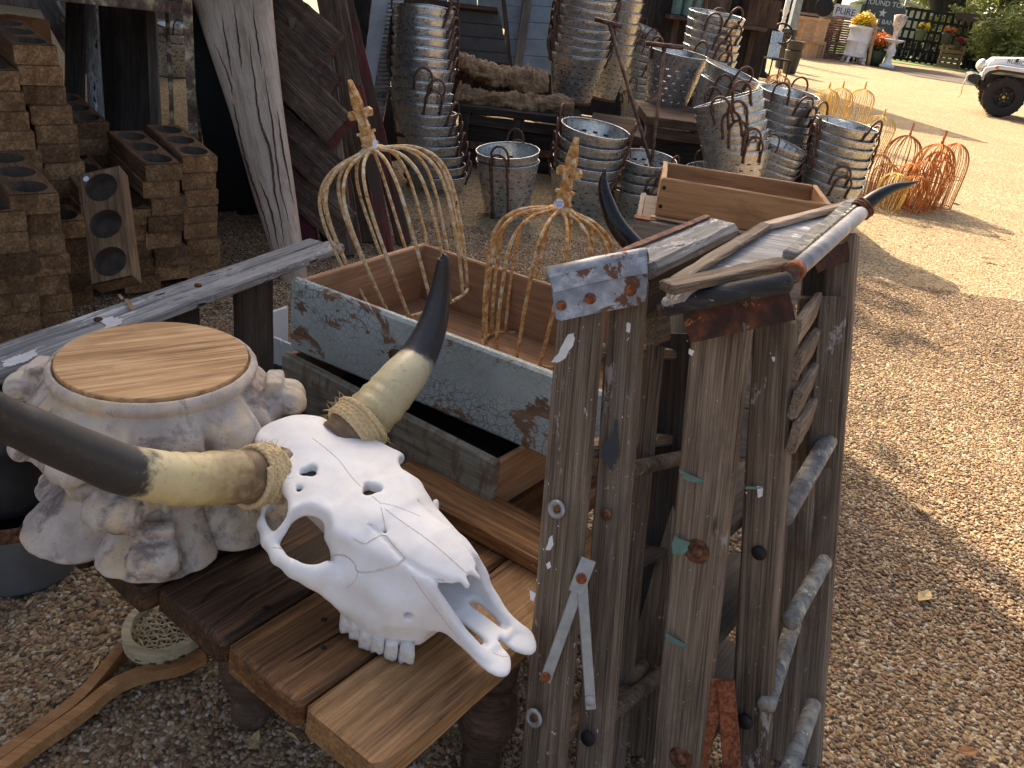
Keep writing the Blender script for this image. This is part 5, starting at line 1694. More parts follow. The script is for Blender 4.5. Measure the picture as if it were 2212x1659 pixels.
mold_stack((432, 337), 77, 'the stack of hollowed wooden blocks farthest right', jit=0.008)
mold_stack((354, 354), 80, 'the stack of hollowed molds second from the right', jit=0.014)
mold_stack((287, 452), 80, 'the low mold stack just right of the leaning mold', nmax=6)
mold_stack((212, 402), 82, 'the mold stack hidden behind the leaning mold')
mold_stack((195, 263), 76, 'the mold stack with a sunlit top beside the tall stack')
mold_stack((75, 97), 88, 'the tallest mold stack, against the rack', drift=0.008, jit=0.006)
mold_stack((-10, 152), 90, 'the tall mold stack at the left frame edge', drift=0.009, jit=0.005)
mold_stack((73, 419), 98, 'the near mold stack with two open hollows, left side', jit=0.01)
mold_stack((145, 478), 84, 'the low mold stack left of the leaning mold', nmax=7)
mold_stack((0, 458), 100, 'the lowest mold stack at the left frame edge', nmax=7)
def leaning_mold():
    T = D(224, 377, 2.88); B = D(262, 690, 2.72)
    ax = (B - T).normalized()
    c = T + ax * (ML / 2 + 0.0)
    M = frame(ax, RGT, c)
    r = mold(M, 'paler single mold standing on end with a white price dot, leaning on the stacks', True)
    r.data = r.data.copy(); r.data.materials[0] = M_moldlit; r.data.materials[1] = M_moldlit
    v, f = lathe([(0.010, 0), (0.010, 0.0006)], 20)
    mesh_obj('price_dot', v, f, M_sticker, M @ Matrix.Translation((-ML / 2 + 0.027, -0.047, MH / 2 + 0.0008)), r)
    # block that it stands on
    b = c + ax * (ML / 2 + 0.02)
leaning_mold()

def rack():
    root = thing('steel_rack', 'tall steel shelf rack in flaking cream paint and rust, holding wooden blocks', 'rack', (-1.7, 3.9, 0))
    p = D(405, 20, 3.75)
    q = D(0, 15, 3.55)
    ex = V((p.x - q.x, p.y - q.y, 0)).normalized(); ey = V((-ex.y, ex.x, 0))
    zs = p.z
    for k, (o, w_) in enumerate(((V(), 0.040), (ey * 0.62, 0.03), (-ex * 1.1, 0.04), (-ex * 1.1 + ey * 0.62, 0.03))):
        b = V((p.x, p.y, 0)) + o
        board('post', b, b + V((0, 0, 1.9)), w_, 0.028, ex, M_rackmetal, root, cham=0.002, wob=0.0005)
    for z in (zs, 0.12):
        for o in (V(), ey * 0.62):
            b = V((p.x, p.y, z)) + o
            board('shelf_bar', b - ex * 1.1, b - ex * 0.02, 0.045, 0.03, (0, 0, 1), M_rackmetal, root, cham=0.002, wob=0.0005)
    for k in range(7):
        b = V((p.x, p.y, zs + 0.018)) - ex * (0.08 + 0.155 * k)
        board('shelf_slat', b + ey * 0.02, b + ey * 0.62, 0.13, 0.008, ex, M_rackmetal, root, cham=0.001)
    for k in range(3):
        b = V((p.x, p.y, zs + 0.02 + 0.034)) - ex * (0.2 + 0.33 * k) - ey * 0.005
        a = Matrix.Rotation(0.05 * (k - 1), 3, 'Z') @ (-ex)
        M = frame(ey, -ex, b + ey * (ML / 2))
        mold(M, f'{("right-hand", "middle", "left-hand")[k]} wooden mold lying on the rack shelf', True)
    # loose rods and boards standing behind the rack
    for (x0, x1, w_, m, nm, lab, d) in ((165, 160, 0.10, M_dkwood, 'brown_board', 'dark brown board standing behind the mold stacks', 4.3), (256, 262, 0.33, M_darkstep, 'grey_board', 'wide dark grey board leaning behind the steel rack', 4.5),
                                        (192, 212, 0.075, M_grey, 'pale_board', 'pale grey narrow board leaning beside the wide dark board', 4.35), (325, 338, 0.05, M_box, 'thin_board', 'thin edge-on board right of the wide dark grey board', 4.3)):
        T = D(x0, -30, d); B = D(x1, 300, d)
        k = (T.z - 0.003) / (T.z - B.z); F = T + (B - T) * k
        o = board(nm, F, T, w_, 0.025, RGT, m, cham=0.003)
        tag(o, lab, 'board')
    T = D(120, 30, 4.6); B = D(170, 90, 4.5)
    o = board('slanting_board', D(95, -10, 4.7), D(185, 150, 4.5), 0.13, 0.03, UPV, M_grey); tag(o, 'short grey board slanting behind the tall mold stack', 'board')
    T = D(363, 20, 4.2); B = D(374, 300, 4.2); k = (T.z) / (T.z - B.z)
    v, f = tube([T + (B - T) * k, T + V((0, 0, 0.3))], 0.012, 8)
    o = mesh_obj('steel_rod', v, f, M_rackmetal, None, None, True); tag(o, 'thin steel upright standing left of the cream rack post', 'rod')
    c = Z(45, 60, 0.85) if False else D(48, 68, 4.4)
    o = board('orange_box', c - V((0.11, 0, 0)), c + V((0.11, 0, 0)), 0.14, 0.16, (0, 0, 1), M_pumpkin, cham=0.004)
    tag(o, 'terracotta coloured box on the stack under the rack shelf', 'box')
    c2 = c + V((0, 0.02, -0.075))
    st = board('box_stand', V((c2.x, c2.y, 0)), V((c2.x, c2.y, c2.z)), 0.2, 0.18, RGT, M_dkwood); tag(st, 'dark wooden stand under the terracotta box', 'stand')
rack()

# ================================================================ galvanised olive buckets
def bucket_template(kind):
    if kind == 'tall': R1, h, rows = 0.315, 1.04, [0.10, 0.20, 0.30, 0.40, 0.50, 0.60, 0.70, 0.80]
    elif kind == 'wide': R1, h, rows = 0.325, 0.80, [0.08, 0.17, 0.26, 0.35, 0.44, 0.53, 0.62]
    else: R1, h, rows = 0.36, 0.72, [0.08, 0.17, 0.26, 0.35, 0.44, 0.53]
    N = 51
    zs = [0.0, 0.012]
    srow = {}
    for k, z in enumerate(rows):
        zs += [z, z + 0.018]; srow[len(zs) - 2] = k
    zs += [h * 0.8, h * 0.93, h * 0.94, h * 0.985, h] if kind != 'tall' else [h * 0.86, h * 0.9, h * 0.91, h * 0.99, h]
    zs = sorted(set(zs))
    vs, fs = [], []
    for z in zs:
        r = R1 + (0.5 - R1) * z / h
        r += 0.006 * (1 if h * 0.92 < z < h * 0.99 else 0)
        for i in range(N): vs.append((r * cos(2 * pi * i / N), r * sin(2 * pi * i / N), z))
    lows = {z: k for k, z in enumerate(rows)}
    for j in range(len(zs) - 1):
        for i in range(N):
            if zs[j] in lows and (i + (lows[zs[j]] % 2)) % 3 == 0 and (i // 3 + lows[zs[j]] * 5) % 13 != 0: continue
            a = j * N + i; b = j * N + (i + 1) % N
            fs.append((a, b, b + N, a + N))
    # bottom
    fs.append(tuple(range(N - 1, -1, -1)))
    return vs, fs, R1, h
def bucket_rows(kind):
    return {'tall': [0.10, 0.20, 0.30, 0.40, 0.50, 0.60, 0.70, 0.80], 'wide': [0.08, 0.17, 0.26, 0.35, 0.44, 0.53, 0.62], 'low': [0.08, 0.17, 0.26, 0.35, 0.44, 0.53]}[kind]
M_slotshade = plain('painted_slot_shade', (0.03, 0.022, 0.018), 0.9, 0, 0.2, 30, 0)  # shade inside the slots painted as a near-black colour
def make_bucket(kind, band):
    vs, fs, R1, h = bucket_template(kind)
    root = thing('olive_bucket', 'tmp', 'bucket')
    mesh_obj('wall', vs, fs, M_galv, None, root, True)
    if band != 'open':
        # punched slots: tongues bent inward, near-black to paint in the slots' shade
        N = 51
        pv, pf = [], []
        rws = sorted(set(round(v_[2], 5) for v_ in vs))
        have = set()
        for q in fs:
            if len(q) == 4: have.add((round(vs[q[0]][2], 5), q[0] % N))
        lows = [z for z in bucket_rows(kind)]
        for z in lows:
            for i in range(N):
                if (round(z, 5), i) in have: continue
                a0, a1 = 2 * pi * (i - 0.1) / N, 2 * pi * (i + 1.1) / N
                r0 = R1 + (0.5 - R1) * z / h; o = len(pv)
                ri = r0 - 0.004; rj = r0 - 0.014
                for (a, r_, zz_) in ((a0, ri, z - 0.004), (a1, ri, z - 0.004), (a0, rj, z + 0.006), (a1, rj, z + 0.006), (a0, rj, z + 0.018), (a1, rj, z + 0.018), (a0, ri + 0.003, z + 0.026), (a1, ri + 0.003, z + 0.026)):
                    pv.append((r_ * cos(a), r_ * sin(a), zz_))
                pf += [(o, o + 1, o + 3, o + 2), (o + 2, o + 3, o + 5, o + 4), (o + 4, o + 5, o + 7, o + 6)]
        mesh_obj('slot_tongues', pv, pf, M_slotshade, None, root)
    v, f = tube([(0.5 * cos(a), 0.5 * sin(a), h) for a in [2 * pi * i / 48 for i in range(48)]], 0.011, 7, True)
    mesh_obj('rim', v, f, M_galv, None, root, True)
    for s in (0, pi):
        w2 = 0.135
        drop = 0.16 if band is not True else h * 0.93
        def wallp(y, z, out=0.016):
            r = R1 + (0.5 - R1) * z / h + out
            return V((sqrt(max(0.01, r * r - y * y)), y, z))
        pts = [wallp(-w2, h - drop)] + [wallp(-w2, h - drop * q) for q in (0.66, 0.33)] + [wallp(-w2, h, 0.03)]
        top = [V((0.53 + 0.02 * sin(a), -w2 * cos(a), h + 0.045 + 0.16 * sin(a))) for a in [pi * i / 8 for i in range(9)]]
        pts = pts + top + [wallp(w2, h, 0.03)] + [wallp(w2, h - drop * q) for q in (0.33, 0.66)] + [wallp(w2, h - drop)]
        rr = [0.021] * len(pts); rr[0] = rr[-1] = 0.028
        v, f = tube(pts, rr, 7, flat=0.8)
        mesh_obj('handle', v, f, M_handle, Matrix.Rotation(s, 4, 'Z'), root, True)
    v, f = lathe([(R1 + 0.004, -0.002), (R1 + 0.012, 0.0), (R1 + 0.022, 0.055), (R1 + 0.012, 0.058)], 48, False)
    mesh_obj('base_band', v, f, M_rust, None, root, True)
    return root, h
TEMPL = {}
def resample(c, n):
    L = [0]
    for a, b in zip(c[:-1], c[1:]): L.append(L[-1] + (b - a).length)
    out = []
    for k in range(n):
        t = L[-1] * k / max(1, n - 1)
        i = max(0, min(len(c) - 2, next((i for i in range(len(L) - 1) if L[i + 1] >= t - 1e-9), len(c) - 2)))
        s = (t - L[i]) / max(1e-9, L[i + 1] - L[i])
        out.append(c[i].lerp(c[i + 1], s))
    return out
BR = random.Random(11)
def bucket_stack(desc, kind, dia, keys, n, ax0, ax1=None, spins=None, band=False, single=None):
    """keys: rim centres (x, y, width) from the top down; width sets the distance of the first, later ones keep its plane (+ step back)"""
    x, y, w0 = keys[0][:3]
    P0 = D(x, y, dia * FOC / w0)
    P = [P0]
    for k in keys[1:]:
        r = ray(k[0], k[1])
        P.append(CAMP + r * ((P0.y + (k[2] if len(k) > 2 else 0.0)) / r.y))
    pts = resample(catmull(P, 6), n) if n > 1 else [P[0]]
    key = (kind, band)
    for k, p in enumerate(pts):
        t = k / max(1, n - 1)
        A = V(ax0).lerp(V(ax1 or ax0), t) + V((BR.uniform(-.025, .025), BR.uniform(-.025, .025), 0))
        sp = (spins[k] if spins and k < len(spins) else BR.uniform(0, pi))
        M = Matrix(((1, 0, 0), (0, 1, 0), (0, 0, 1))).to_4x4()
        zA = A.normalized(); xA = (V((1, 0, 0)) - zA * zA.x).normalized(); yA = zA.cross(xA)
        M = Matrix((xA, yA, zA)).transposed().to_4x4() @ Matrix.Rotation(sp, 4, 'Z')
        first = key not in TEMPL
        if first: TEMPL[key] = make_bucket(kind, band)
        root, h = TEMPL[key]
        Mf = Matrix.Translation(p - A.normalized() * (h * dia)) @ M @ Matrix.Scale(dia, 4)
        lab = single or f'{ORD(k)} bucket down in {desc}'
        if first:
            root.matrix_basis = Mf
            root['label'] = lab; root['group'] = 'galvanised olive buckets'
            WM[root.name] = Mf.copy()
        else:
            dup(root, Mf, lab, 'galvanised olive buckets')
bucket_stack('the tall curving galvanised stack beside the salvaged boards', 'low', 0.40, [(917, 22, 136), (916, 66, -.06), (914, 111, -.14), (912, 163, -.2), (912, 216, -.22), (920, 248, -.22), (924, 285, -.22), (934, 322, -.22), (944, 372, -.22)], 17, (-0.04, 0.20, 1), (-0.02, -0.04, 1),
             [5.9, 5.8, 5.95, 6.0, 6.1, 6.1, 6.2, 4.9, 5.3, 5.2, 5.9, 6.0, 0.1, 6.2, 0.2, 0.1, 0.3])
bucket_stack('the upright pair standing behind the two domes', 'tall', 0.375, [(1097, 325, 137), (1097, 346)], 2, (-0.11, -0.08, 1), None, [4.55, 4.5], True)
bucket_stack('the five-high stack right behind the smaller dome', 'wide', 0.43, [(1287, 277, 150), (1262, 371)], 5, (0.06, -0.10, 1), (0.03, -0.08, 1), [2.9, 3.1, 3.3, 3.4, 5.9])
bucket_stack('the leaning stack behind the crate corner', 'wide', 0.37, [(1400, 342, 124), (1384, 405)], 4, (-0.02, -0.14, 1), (-0.08, -0.08, 1), [5.6, 5.3, 5.0, 5.2])
bucket_stack('the tall centre stack cut by the top edge', 'wide', 0.46, [(1276, -45, 132), (1250, 116)], 9, (0.03, -0.04, 1), None, [0.3, 0.2, 0.1, 0.2, 0.3, 0.25, 0.3, 0.2, 0.1])
bucket_stack('the stack just behind the tall centre stack', 'tall', 0.41, [(1348, -25, 98), (1322, 112)], 7, (0.06, -0.03, 1))
bucket_stack('the slim curved stack behind the iron T-rods', 'low', 0.30, [(1398, 64, 66), (1378, 112), (1372, 210)], 10, (0.3, -0.16, 1), (0.02, -0.03, 1))
bucket_stack('', 'tall', 0.46, [(1466, 113, 131)], 1, (0.05, -0.07, 1), None, [0.7], 'open', single='large slotted bucket alone on the bench behind the iron T-rods')
bucket_stack('the six-high stack near the top edge', 'low', 0.46, [(1549, 31, 122), (1532, 122)], 6, (0.06, -0.07, 1), None, [5.2, 4.5, 5.3, 4.9, 5.0, 5.1])
bucket_stack('the pair leaning right behind the tilted stack', 'tall', 0.42, [(1583, 154, 124), (1570, 182)], 2, (0.26, -0.08, 1), None, [4.9, 4.4], True)
bucket_stack('the tilted stack with many front handles, behind the crate', 'low', 0.42, [(1572, 214, 147), (1590, 325)], 7, (-0.42, 0.13, 1), (-0.17, 0.12, 1), [4.9, 4.3, 4.7, 4.5, 4.65, 5.0, 5.0])
bucket_stack('the stack between the tilted stack and yellow domes', 'wide', 0.40, [(1706, 200, 128), (1692, 296)], 6, (0.03, -0.07, 1), None, [4.2, 5.0, 5.2, 0.3, 0.2, 0.1])
bucket_stack('the right-hand stack beside the rusty domes', 'wide', 0.40, [(1829, 268, 134), (1799, 388)], 7, (0.06, -0.07, 1), None, [2.2, 0.2, 0.1, 0.15, 0.2, 4.6, 4.7])
bucket_stack('the small right-leaning stack behind the crate end', 'low', 0.31, [(1692, 312, 104), (1672, 362)], 4, (0.22, -0.08, 1), None, [4.0, 0.3, 0.2, 0.1])
bucket_stack('', 'wide', 0.36, [(1540, 366, 118)], 1, (-0.1, -0.1, 1), None, [5.0], single='lone bucket showing one handle just behind the crate back edge')
bucket_stack('the shadowed stack seen through the steel rack', 'wide', 0.42, [(368, 52, 92), (371, 90)], 3, (0.02, -0.03, 1))

# ================================================================ benches, logs, iron rods, panels behind the buckets
def bench(name, label, A, B, dep, th, mat, leg_w=0.07, extra=None):
    A = V(A); B = V(B); z = min(A.z, B.z); A.z = B.z = z
    ex = (B - A).normalized(); ey = V((-ex.y, ex.x, 0))
    root = thing(name, label, 'bench', V((A.x, A.y, 0)))
    n = max(2, int(dep / 0.16))
    for k in range(n):
        o = ey * (dep * (k + 0.5) / n) + V((0, 0, -th / 2))
        board('plank', A + o, B + o, dep / n - 0.004, th, ey, mat, root, cham=0.004, seg=8)
    L = (B - A).length
    for s in (0.06, L * 0.5, L - 0.06):
        for t in (0.05, dep - 0.05):
            b = A + ex * s + ey * t; b.z = 0
            board('leg', b, b + V((0, 0, z - th)), leg_w, leg_w, ex, mat, root)
    board('rail', A + ex * 0.02 + ey * 0.03 + V((0, 0, -th - 0.05)), B - ex * 0.02 + ey * 0.03 + V((0, 0, -th - 0.05)), 0.07, 0.025, (0, 0, 1), mat, root)
    for q_ in (0.42, 0.80):
        board('apron_board', A + ex * 0.03 + ey * 0.075 + V((0, 0, -z * q_)), B - ex * 0.03 + ey * 0.075 + V((0, 0, -z * q_)), z * 0.33, 0.02, (0, 0, 1), M_dkwood, root)
    board('rail', A + ex * 0.02 + ey * 0.03 + V((0, 0, -z * 0.62)), B - ex * 0.02 + ey * 0.03 + V((0, 0, -z * 0.62)), 0.05, 0.03, (0, 0, 1), M_rust, root)
    return root
p = D(985, 246, 5.95); q_ = D(1225, 262, 5.95)
bench('log_bench', 'dark low bench holding the gnarled logs, behind the upright bucket pair', (p.x, p.y, 0.445), (0.26, p.y + 0.05, 0.445), 0.75, 0.05, M_dkwood)
bench('bucket_bench', 'dark brown bench carrying the tall centre bucket stack', (0.27, 5.75, 0.455), (0.66, 5.72, 0.455), 0.9, 0.06, M_brown)
p = D(1362, 236, 6.1)
bench('plank_bench', 'brown plank bench under the lone slotted bucket and its neighbours', (0.67, 5.95, 0.565), (2.0, 5.98, 0.565), 0.9, 0.06, M_brown)

def log(name, label, px, rpx, d, seed, mat=None):
    rr = random.Random(seed)
    c = catmull([D(x, y, d + k * 0.02) for k, (x, y) in enumerate(px)], 14)
    n = 30
    rings = []
    top, bot = c[0], c[-1]
    M = frame(bot - top, (0, 0, 1), (top + bot) / 2); Mi = M.inverted()
    m = len(c)
    rads = np.interp(np.linspace(0, 1, m), np.linspace(0, 1, len(rpx)), rpx)
    for i, p in enumerate(c):
        t = (c[min(i + 1, m - 1)] - c[max(i - 1, 0)]).normalized()
        a = V((0, 0, 1)) - t * t.z; a.normalize(); b = t.cross(a)
        R = rads[i] * d / FOC
        ring = []
        for k in range(n):
            an = 2 * pi * k / n
            nz = mnoise.noise(V((i * 0.15 + seed, 1.6 * cos(an + i * 0.06), 1.6 * sin(an + i * 0.06)))) * 0.5 + mnoise.noise(V((i * 0.7 + seed * 3, 3 * cos(an + i * 0.1), 3 * sin(an + i * 0.1)))) * 0.42 + mnoise.noise(V((i * 0.9 + seed * 5, 5 * cos(an), 5 * sin(an)))) * 0.08
            ring.append(Mi @ (p + (a * cos(an) + b * sin(an)) * R * (1 + nz)))
        rings.append(ring)
    v, f = loft(rings)
    o = mesh_obj(name, v, f, mat or M_log, M, None, True)
    tag(o, label, 'log')
log('gnarled_log', 'pale gnarled log with a knobbed end, uppermost on the log bench', [(985, 128), (1020, 142), (1060, 160), (1100, 166), (1140, 178), (1182, 176)], [15, 17, 20, 19, 24, 27, 20], 6.15, 3)
log('gnarled_log', 'dark cracked log lying between the two paler gnarled logs', [(990, 160), (1040, 180), (1100, 198), (1160, 208)], [22, 25, 24, 16], 6.4, 8, M_rough)
log('gnarled_log', 'long twisted brown log with a sawn right end, lowest on the log bench', [(985, 200), (1030, 216), (1085, 218), (1130, 226), (1170, 224), (1238, 232)], [24, 20, 19, 24, 20, 20], 6.05, 13)

def trod(a, b, s, e, d, label):
    e2 = D(*e, d); s2 = D(*s, d)
    k = (s2.z - 0.0) / (s2.z - e2.z); F = s2 + (e2 - s2) * k
    root = thing('iron_rod', label, 'iron rod', F)
    v, f = tube([F, s2], 0.0115, 8); mesh_obj('stem', v, f, M_handle, None, root, True)
    v, f = tube([D(*a, d), D(*b, d)], 0.015, 8); mesh_obj('crossbar', v, f, M_handle, None, root, True)
trod((1285, 41), (1342, 57), (1316, 52), (1385, 282), 5.35, 'rusty iron T-rod leaning in front of the tall centre bucket stack')
trod((1396, 94), (1476, 103), (1436, 101), (1412, 312), 5.25, 'upright rusty iron T-rod in front of the lone slotted bucket')

# ribbed tin panel left of the curving stack
def tin_panel():
    root = thing('ribbed_tin', 'leaning galvanised tin panel with a ribbed edge, left of the curving bucket stack', 'tin panel', D(815, 250, 5.35))
    T, B = D(862, -30, 5.3), D(812, 262, 5.3)
    ax = (B - T); L = ax.length; ax.normalize()
    v, f = [], []
    rings = []
    n = 64
    for i in range(n + 1):
        c = T + ax * (L * i / n) - FWD * (0.006 * (i % 2))
        rings.append([c - RGT * 0.045, c + RGT * 0.045, c + RGT * 0.045 + FWD * 0.02, c - RGT * 0.045 + FWD * 0.02])
    v, f = loft(rings)
    mesh_obj('ribbed_edge', v, f, M_galv, None, root)
    board('tin_sheet', T - RGT * 0.10 + FWD * 0.02, B - RGT * 0.07 - ax * 0.12 + FWD * 0.02, 0.13, 0.012, RGT, M_paletin, root, wob=0.004, seg=16)
    rings = []
tin_panel()

def dark_backing():  # added dark sheet that hides the sunlit ground beside the tin
    T, B = D(735, -40, 6.0), D(800, 330, 5.9); k = T.z / (T.z - B.z)
    o = board('gap_cover', T + (B - T) * k, T + V((0, 0, 0.2)), 0.42, 0.03, RGT, M_dkwood)
    tag(o, 'wide dark board added over the bright gap behind the ribbed tin panel', 'board')
dark_backing()
def back_panels():
    root = thing('wagon_box', 'large dark wagon box with a brown top rail behind the logs', 'wagon box', D(980, 150, 7.2))
    def qd(px, d, th, mat, nm):
        poly_prism([D(x, y, d) for x, y in px], FWD * th, mat, nm, root)
    for k in range(4):
        y0, y1 = 22 + k * 30, 22 + (k + 1) * 30 - 2
        qd([(860, y0 - 14), (1078 + k * 6, y0 + 4), (1084 + k * 6, y1 + 4), (866, y1 - 14)], 7.2, 0.03, M_darkpanel, 'side_board')
    qd([(860, -10), (925, -2), (1074, 16), (1076, 24), (860, 2)], 7.14, 0.08, M_brown, 'top_rail')
    qd([(900, 122), (1100, 136), (1104, 146), (900, 134)], 7.12, 0.1, M_brown, 'bottom_rail')
    qd([(900, 148), (1110, 156), (1114, 250), (900, 246)], 7.3, 0.03, M_dkwood, 'skirt')
    r0 = thing('back_panel', 'pale blue-grey panel showing above the wagon box top rail', 'panel', D(980, 0, 8.0))
    for k in range(4):
        xa, xb = 840 + k * 64, 840 + (k + 1) * 64 - 1.5
        poly_prism([D(xa, -90, 8.0), D(xb, -86, 8.0), D(xb, 60, 8.0), D(xa, 56, 8.0)], FWD * 0.03, M_blue, 'panel_board', r0)
    r2 = thing('panel_doors', 'pair of pale blue panelled doors split by a brown post behind the buckets', 'doors', D(1130, 160, 7.6))
    root = r2
    for k in range(6):
        y0, y1 = -60 + k * 36, -60 + (k + 1) * 36 - 1.2
        x = lambda xa, xb, y: xa + (xb - xa) * (y + 60) / 216
        root = r2
        poly_prism([D(x(1090, 1090, y0), y0, 7.6), D(x(1136, 1108, y0), y0 + 3, 7.6), D(x(1136, 1108, y1), y1 + 3, 7.6), D(x(1090, 1090, y1), y1, 7.6)], FWD * 0.03, M_blue, 'panel', r2)
        poly_prism([D(x(1154, 1122, y0), y0, 7.6), D(1262, y0 + 8, 7.6), D(1262, y1 + 8, 7.6), D(x(1154, 1122, y1), y1, 7.6)], FWD * 0.03, M_blue, 'panel', r2)
    board('post', D(1146, -40, 7.55), D(1112, 190, 7.55), 0.075, 0.05, RGT, M_box, r2)
    board('rust_edge', D(1086, -20, 7.5), D(1104, 160, 7.5), 0.04, 0.04, RGT, M_rough, r2)
back_panels()
# ================================================================ wire domes on the gravel
GD = {}
def ground_dome(label, hub, base, wpx, mat, fin=True):
    key = (mat.name, fin)
    b = Z(*base, 0.006)
    d = depth(b)
    R = wpx * d / FOC / 2
    hv = CAMP + ray(*hub) * (b.y / ray(*hub).y)
    H = max(0.2, hv.z - 0.006)
    if key not in GD:
        root = thing('garden_cloche', label, 'garden dome')
        pr = [(0.0, 0.84), (0.25, 0.92), (0.5, 1.0), (0.68, 1.0), (0.81, 0.9), (0.91, 0.68), (0.97, 0.4), (1.0, 0.08)]
        wire_dome(root, Matrix.Identity(4), 3.2, 1.0, 0.84, 20, 0.027, mat, 0, nseg=14, sides=4, lid=0.06, prof=[(z, r) for z, r in pr], jit=0.13)
        v, f = tube([(0.985 * cos(a), 0.985 * sin(a), 1.5) for a in [2 * pi * i / 30 for i in range(30)]], 0.02, 4, True)
        mesh_obj('mid_ring', v, f, mat, None, root, True)
        if fin:
            v, f = finial_mesh(3.6)
            mesh_obj('finial', v, f, mat, Matrix.Translation((0, 0, 3.31)), root)
        GD[key] = root; first = True
    else:
        first = False
    M = Matrix.Translation(b) @ Matrix.Rotation(RND.uniform(0, 3), 4, 'Z') @ Matrix.Rotation(RND.uniform(-.06, .06), 4, 'X') @ Matrix.Diagonal((R, R, H / 3.2, 1))
    if first:
        GD[key].matrix_basis = M; WM[GD[key].name] = M.copy(); GD[key]['group'] = 'rusty wire garden domes on the gravel'
    else:
        dup(GD[key], M, label, 'rusty wire garden domes on the gravel')
zz = lambda x, y: (1810.4 + .2315 * x, 274.3 + .2315 * y)
z3 = lambda x, y: (1474.6 + .3333 * x, .3333 * y)
ground_dome('large orange rusted dome with a pointed finial, centre of the rusty group', zz(805, 135), zz(735, 745), 82, M_rustor)
ground_dome('broad orange dome without a finial, rightmost of the rusty group', zz(962, 130), zz(925, 735), 66, M_rustor, False)
ground_dome('lower orange dome standing in front of the large rusted dome', zz(735, 305), zz(690, 765), 72, M_rustor)
ground_dome('slim orange dome between the large and the rightmost rusted domes', zz(890, 292), zz(855, 750), 58, M_rustor)
ground_dome('short bright yellow-orange dome, nearest of the rusty group', zz(450, 418), zz(440, 770), 62, M_rustye, False)
ground_dome('tall orange dome behind the right-hand bucket stack', zz(480, 55), zz(470, 640), 74, M_rustor)
ground_dome('dull orange dome half hidden beside the right-hand bucket stack', zz(325, 245), zz(290, 640), 54, M_rustor, False)
ground_dome('small orange dome tucked low in front of the rusty group', zz(715, 450), zz(640, 775), 60, M_rustor, False)
ground_dome('orange dome without finial wedged between the two front orange domes', zz(600, 330), zz(570, 740), 60, M_rustor, False)
ground_dome('orange dome behind the slim one, partly hidden by it', zz(840, 215), zz(815, 690), 60, M_rustor, False)
ground_dome('deep orange dome close behind the short yellow-orange one', zz(380, 330), zz(370, 690), 58, M_rustor, False)
ground_dome('yellow dome with a finial, leftmost of the far yellow row', z3(925, 572), z3(900, 775), 52, M_rustye)
ground_dome('yellow dome with a finial, middle of the far yellow row', z3(1012, 566), z3(985, 780), 52, M_rustye)
ground_dome('yellow dome with a finial, rightmost of the far yellow row', z3(1130, 570), z3(1110, 795), 54, M_rustye)
ground_dome('yellow dome half hidden behind the upright bucket stack handles', z3(850, 605), z3(830, 780), 46, M_rustye, False)
ground_dome('lone yellow dome with a finial above the right-hand bucket stack', z3(1255, 745), z3(1225, 965), 66, M_rustye)
ground_dome('bright orange dome with a finial behind the leaning bucket pair', z3(597, 480), z3(590, 640), 52, M_rustor)

# ================================================================ dark shop corner at the top centre
def shop():
    p0, p1 = V((-0.6, 9.9, 0)), V((2.25, 9.9, 0))
    root = thing('shop_wall', 'dark plank shop wall behind the bucket stacks', 'wall', p0)
    n = 18
    for k in range(n):
        a = p0.lerp(p1, (k + 0.5) / n)
        board('plank', a, a + V((0, 0, 2.6)), (p1 - p0).length / n + 0.012, 0.03 + 0.006 * (k % 2), p1 - p0, M_dkwood, root, seg=3)
    # shelf with ribbed green tins
    s = D(1480, 40, 8.8)
    r2 = thing('wall_shelf', 'rough brown shelf against the dark shop wall', 'shelf', s)
    A, B = D(1440, 42, 8.8), D(1650, 58, 8.8); A.z = B.z = s.z
    board('shelf_board', A, B, 0.35, 0.04, (0, 1, 0), M_brown, r2)
    for t in (0.1, 0.9):
        c = A.lerp(B, t)
        board('shelf_leg', V((c.x, c.y, 0)), c - V((0, 0, 0.02)), 0.06, 0.06, (1, 0, 0), M_brown, r2)
    for k, x in enumerate((1458, 1480, 1500)):
        c = D(x, 38, 8.8); c.z = s.z + 0.022
        v, f = lathe([(0.045, 0.0), (0.055, 0.01), (0.055, 0.2), (0.045, 0.22), (0.04, 0.225)], 14)
        rr = []
        o = mesh_obj('green_tin', v, f, plainGreen, Matrix.Translation(c), None, False)
        tag(o, ('left-hand', 'middle', 'right-hand')[k] + ' ribbed green tin on the brown shelf by the shop wall', 'tin', 'green tins on the shop shelf')
    c = V((A.x + 0.95, A.y + 0.02, s.z + 0.021))
    o = board('wooden_chest', c, c + V((0, 0, 0.26)), 0.34, 0.3, (1, 0.1, 0), M_brown); tag(o, 'small brown chest on the shelf against the shop wall', 'chest')
    c = V((A.x + 0.45, A.y + 0.02, s.z + 0.021))
    o = board('wooden_chest', c + V((0.05, 0.1, 0)), c + V((0.05, 0.1, 0.3)), 0.3, 0.25, (1, -0.1, 0), M_rough); tag(o, 'rough dark chest on the shelf next to the green tins', 'chest')
plainGreen = plain('green_tin_paint', (0.13, 0.22, 0.19), 0.5, 0.2)
shop()

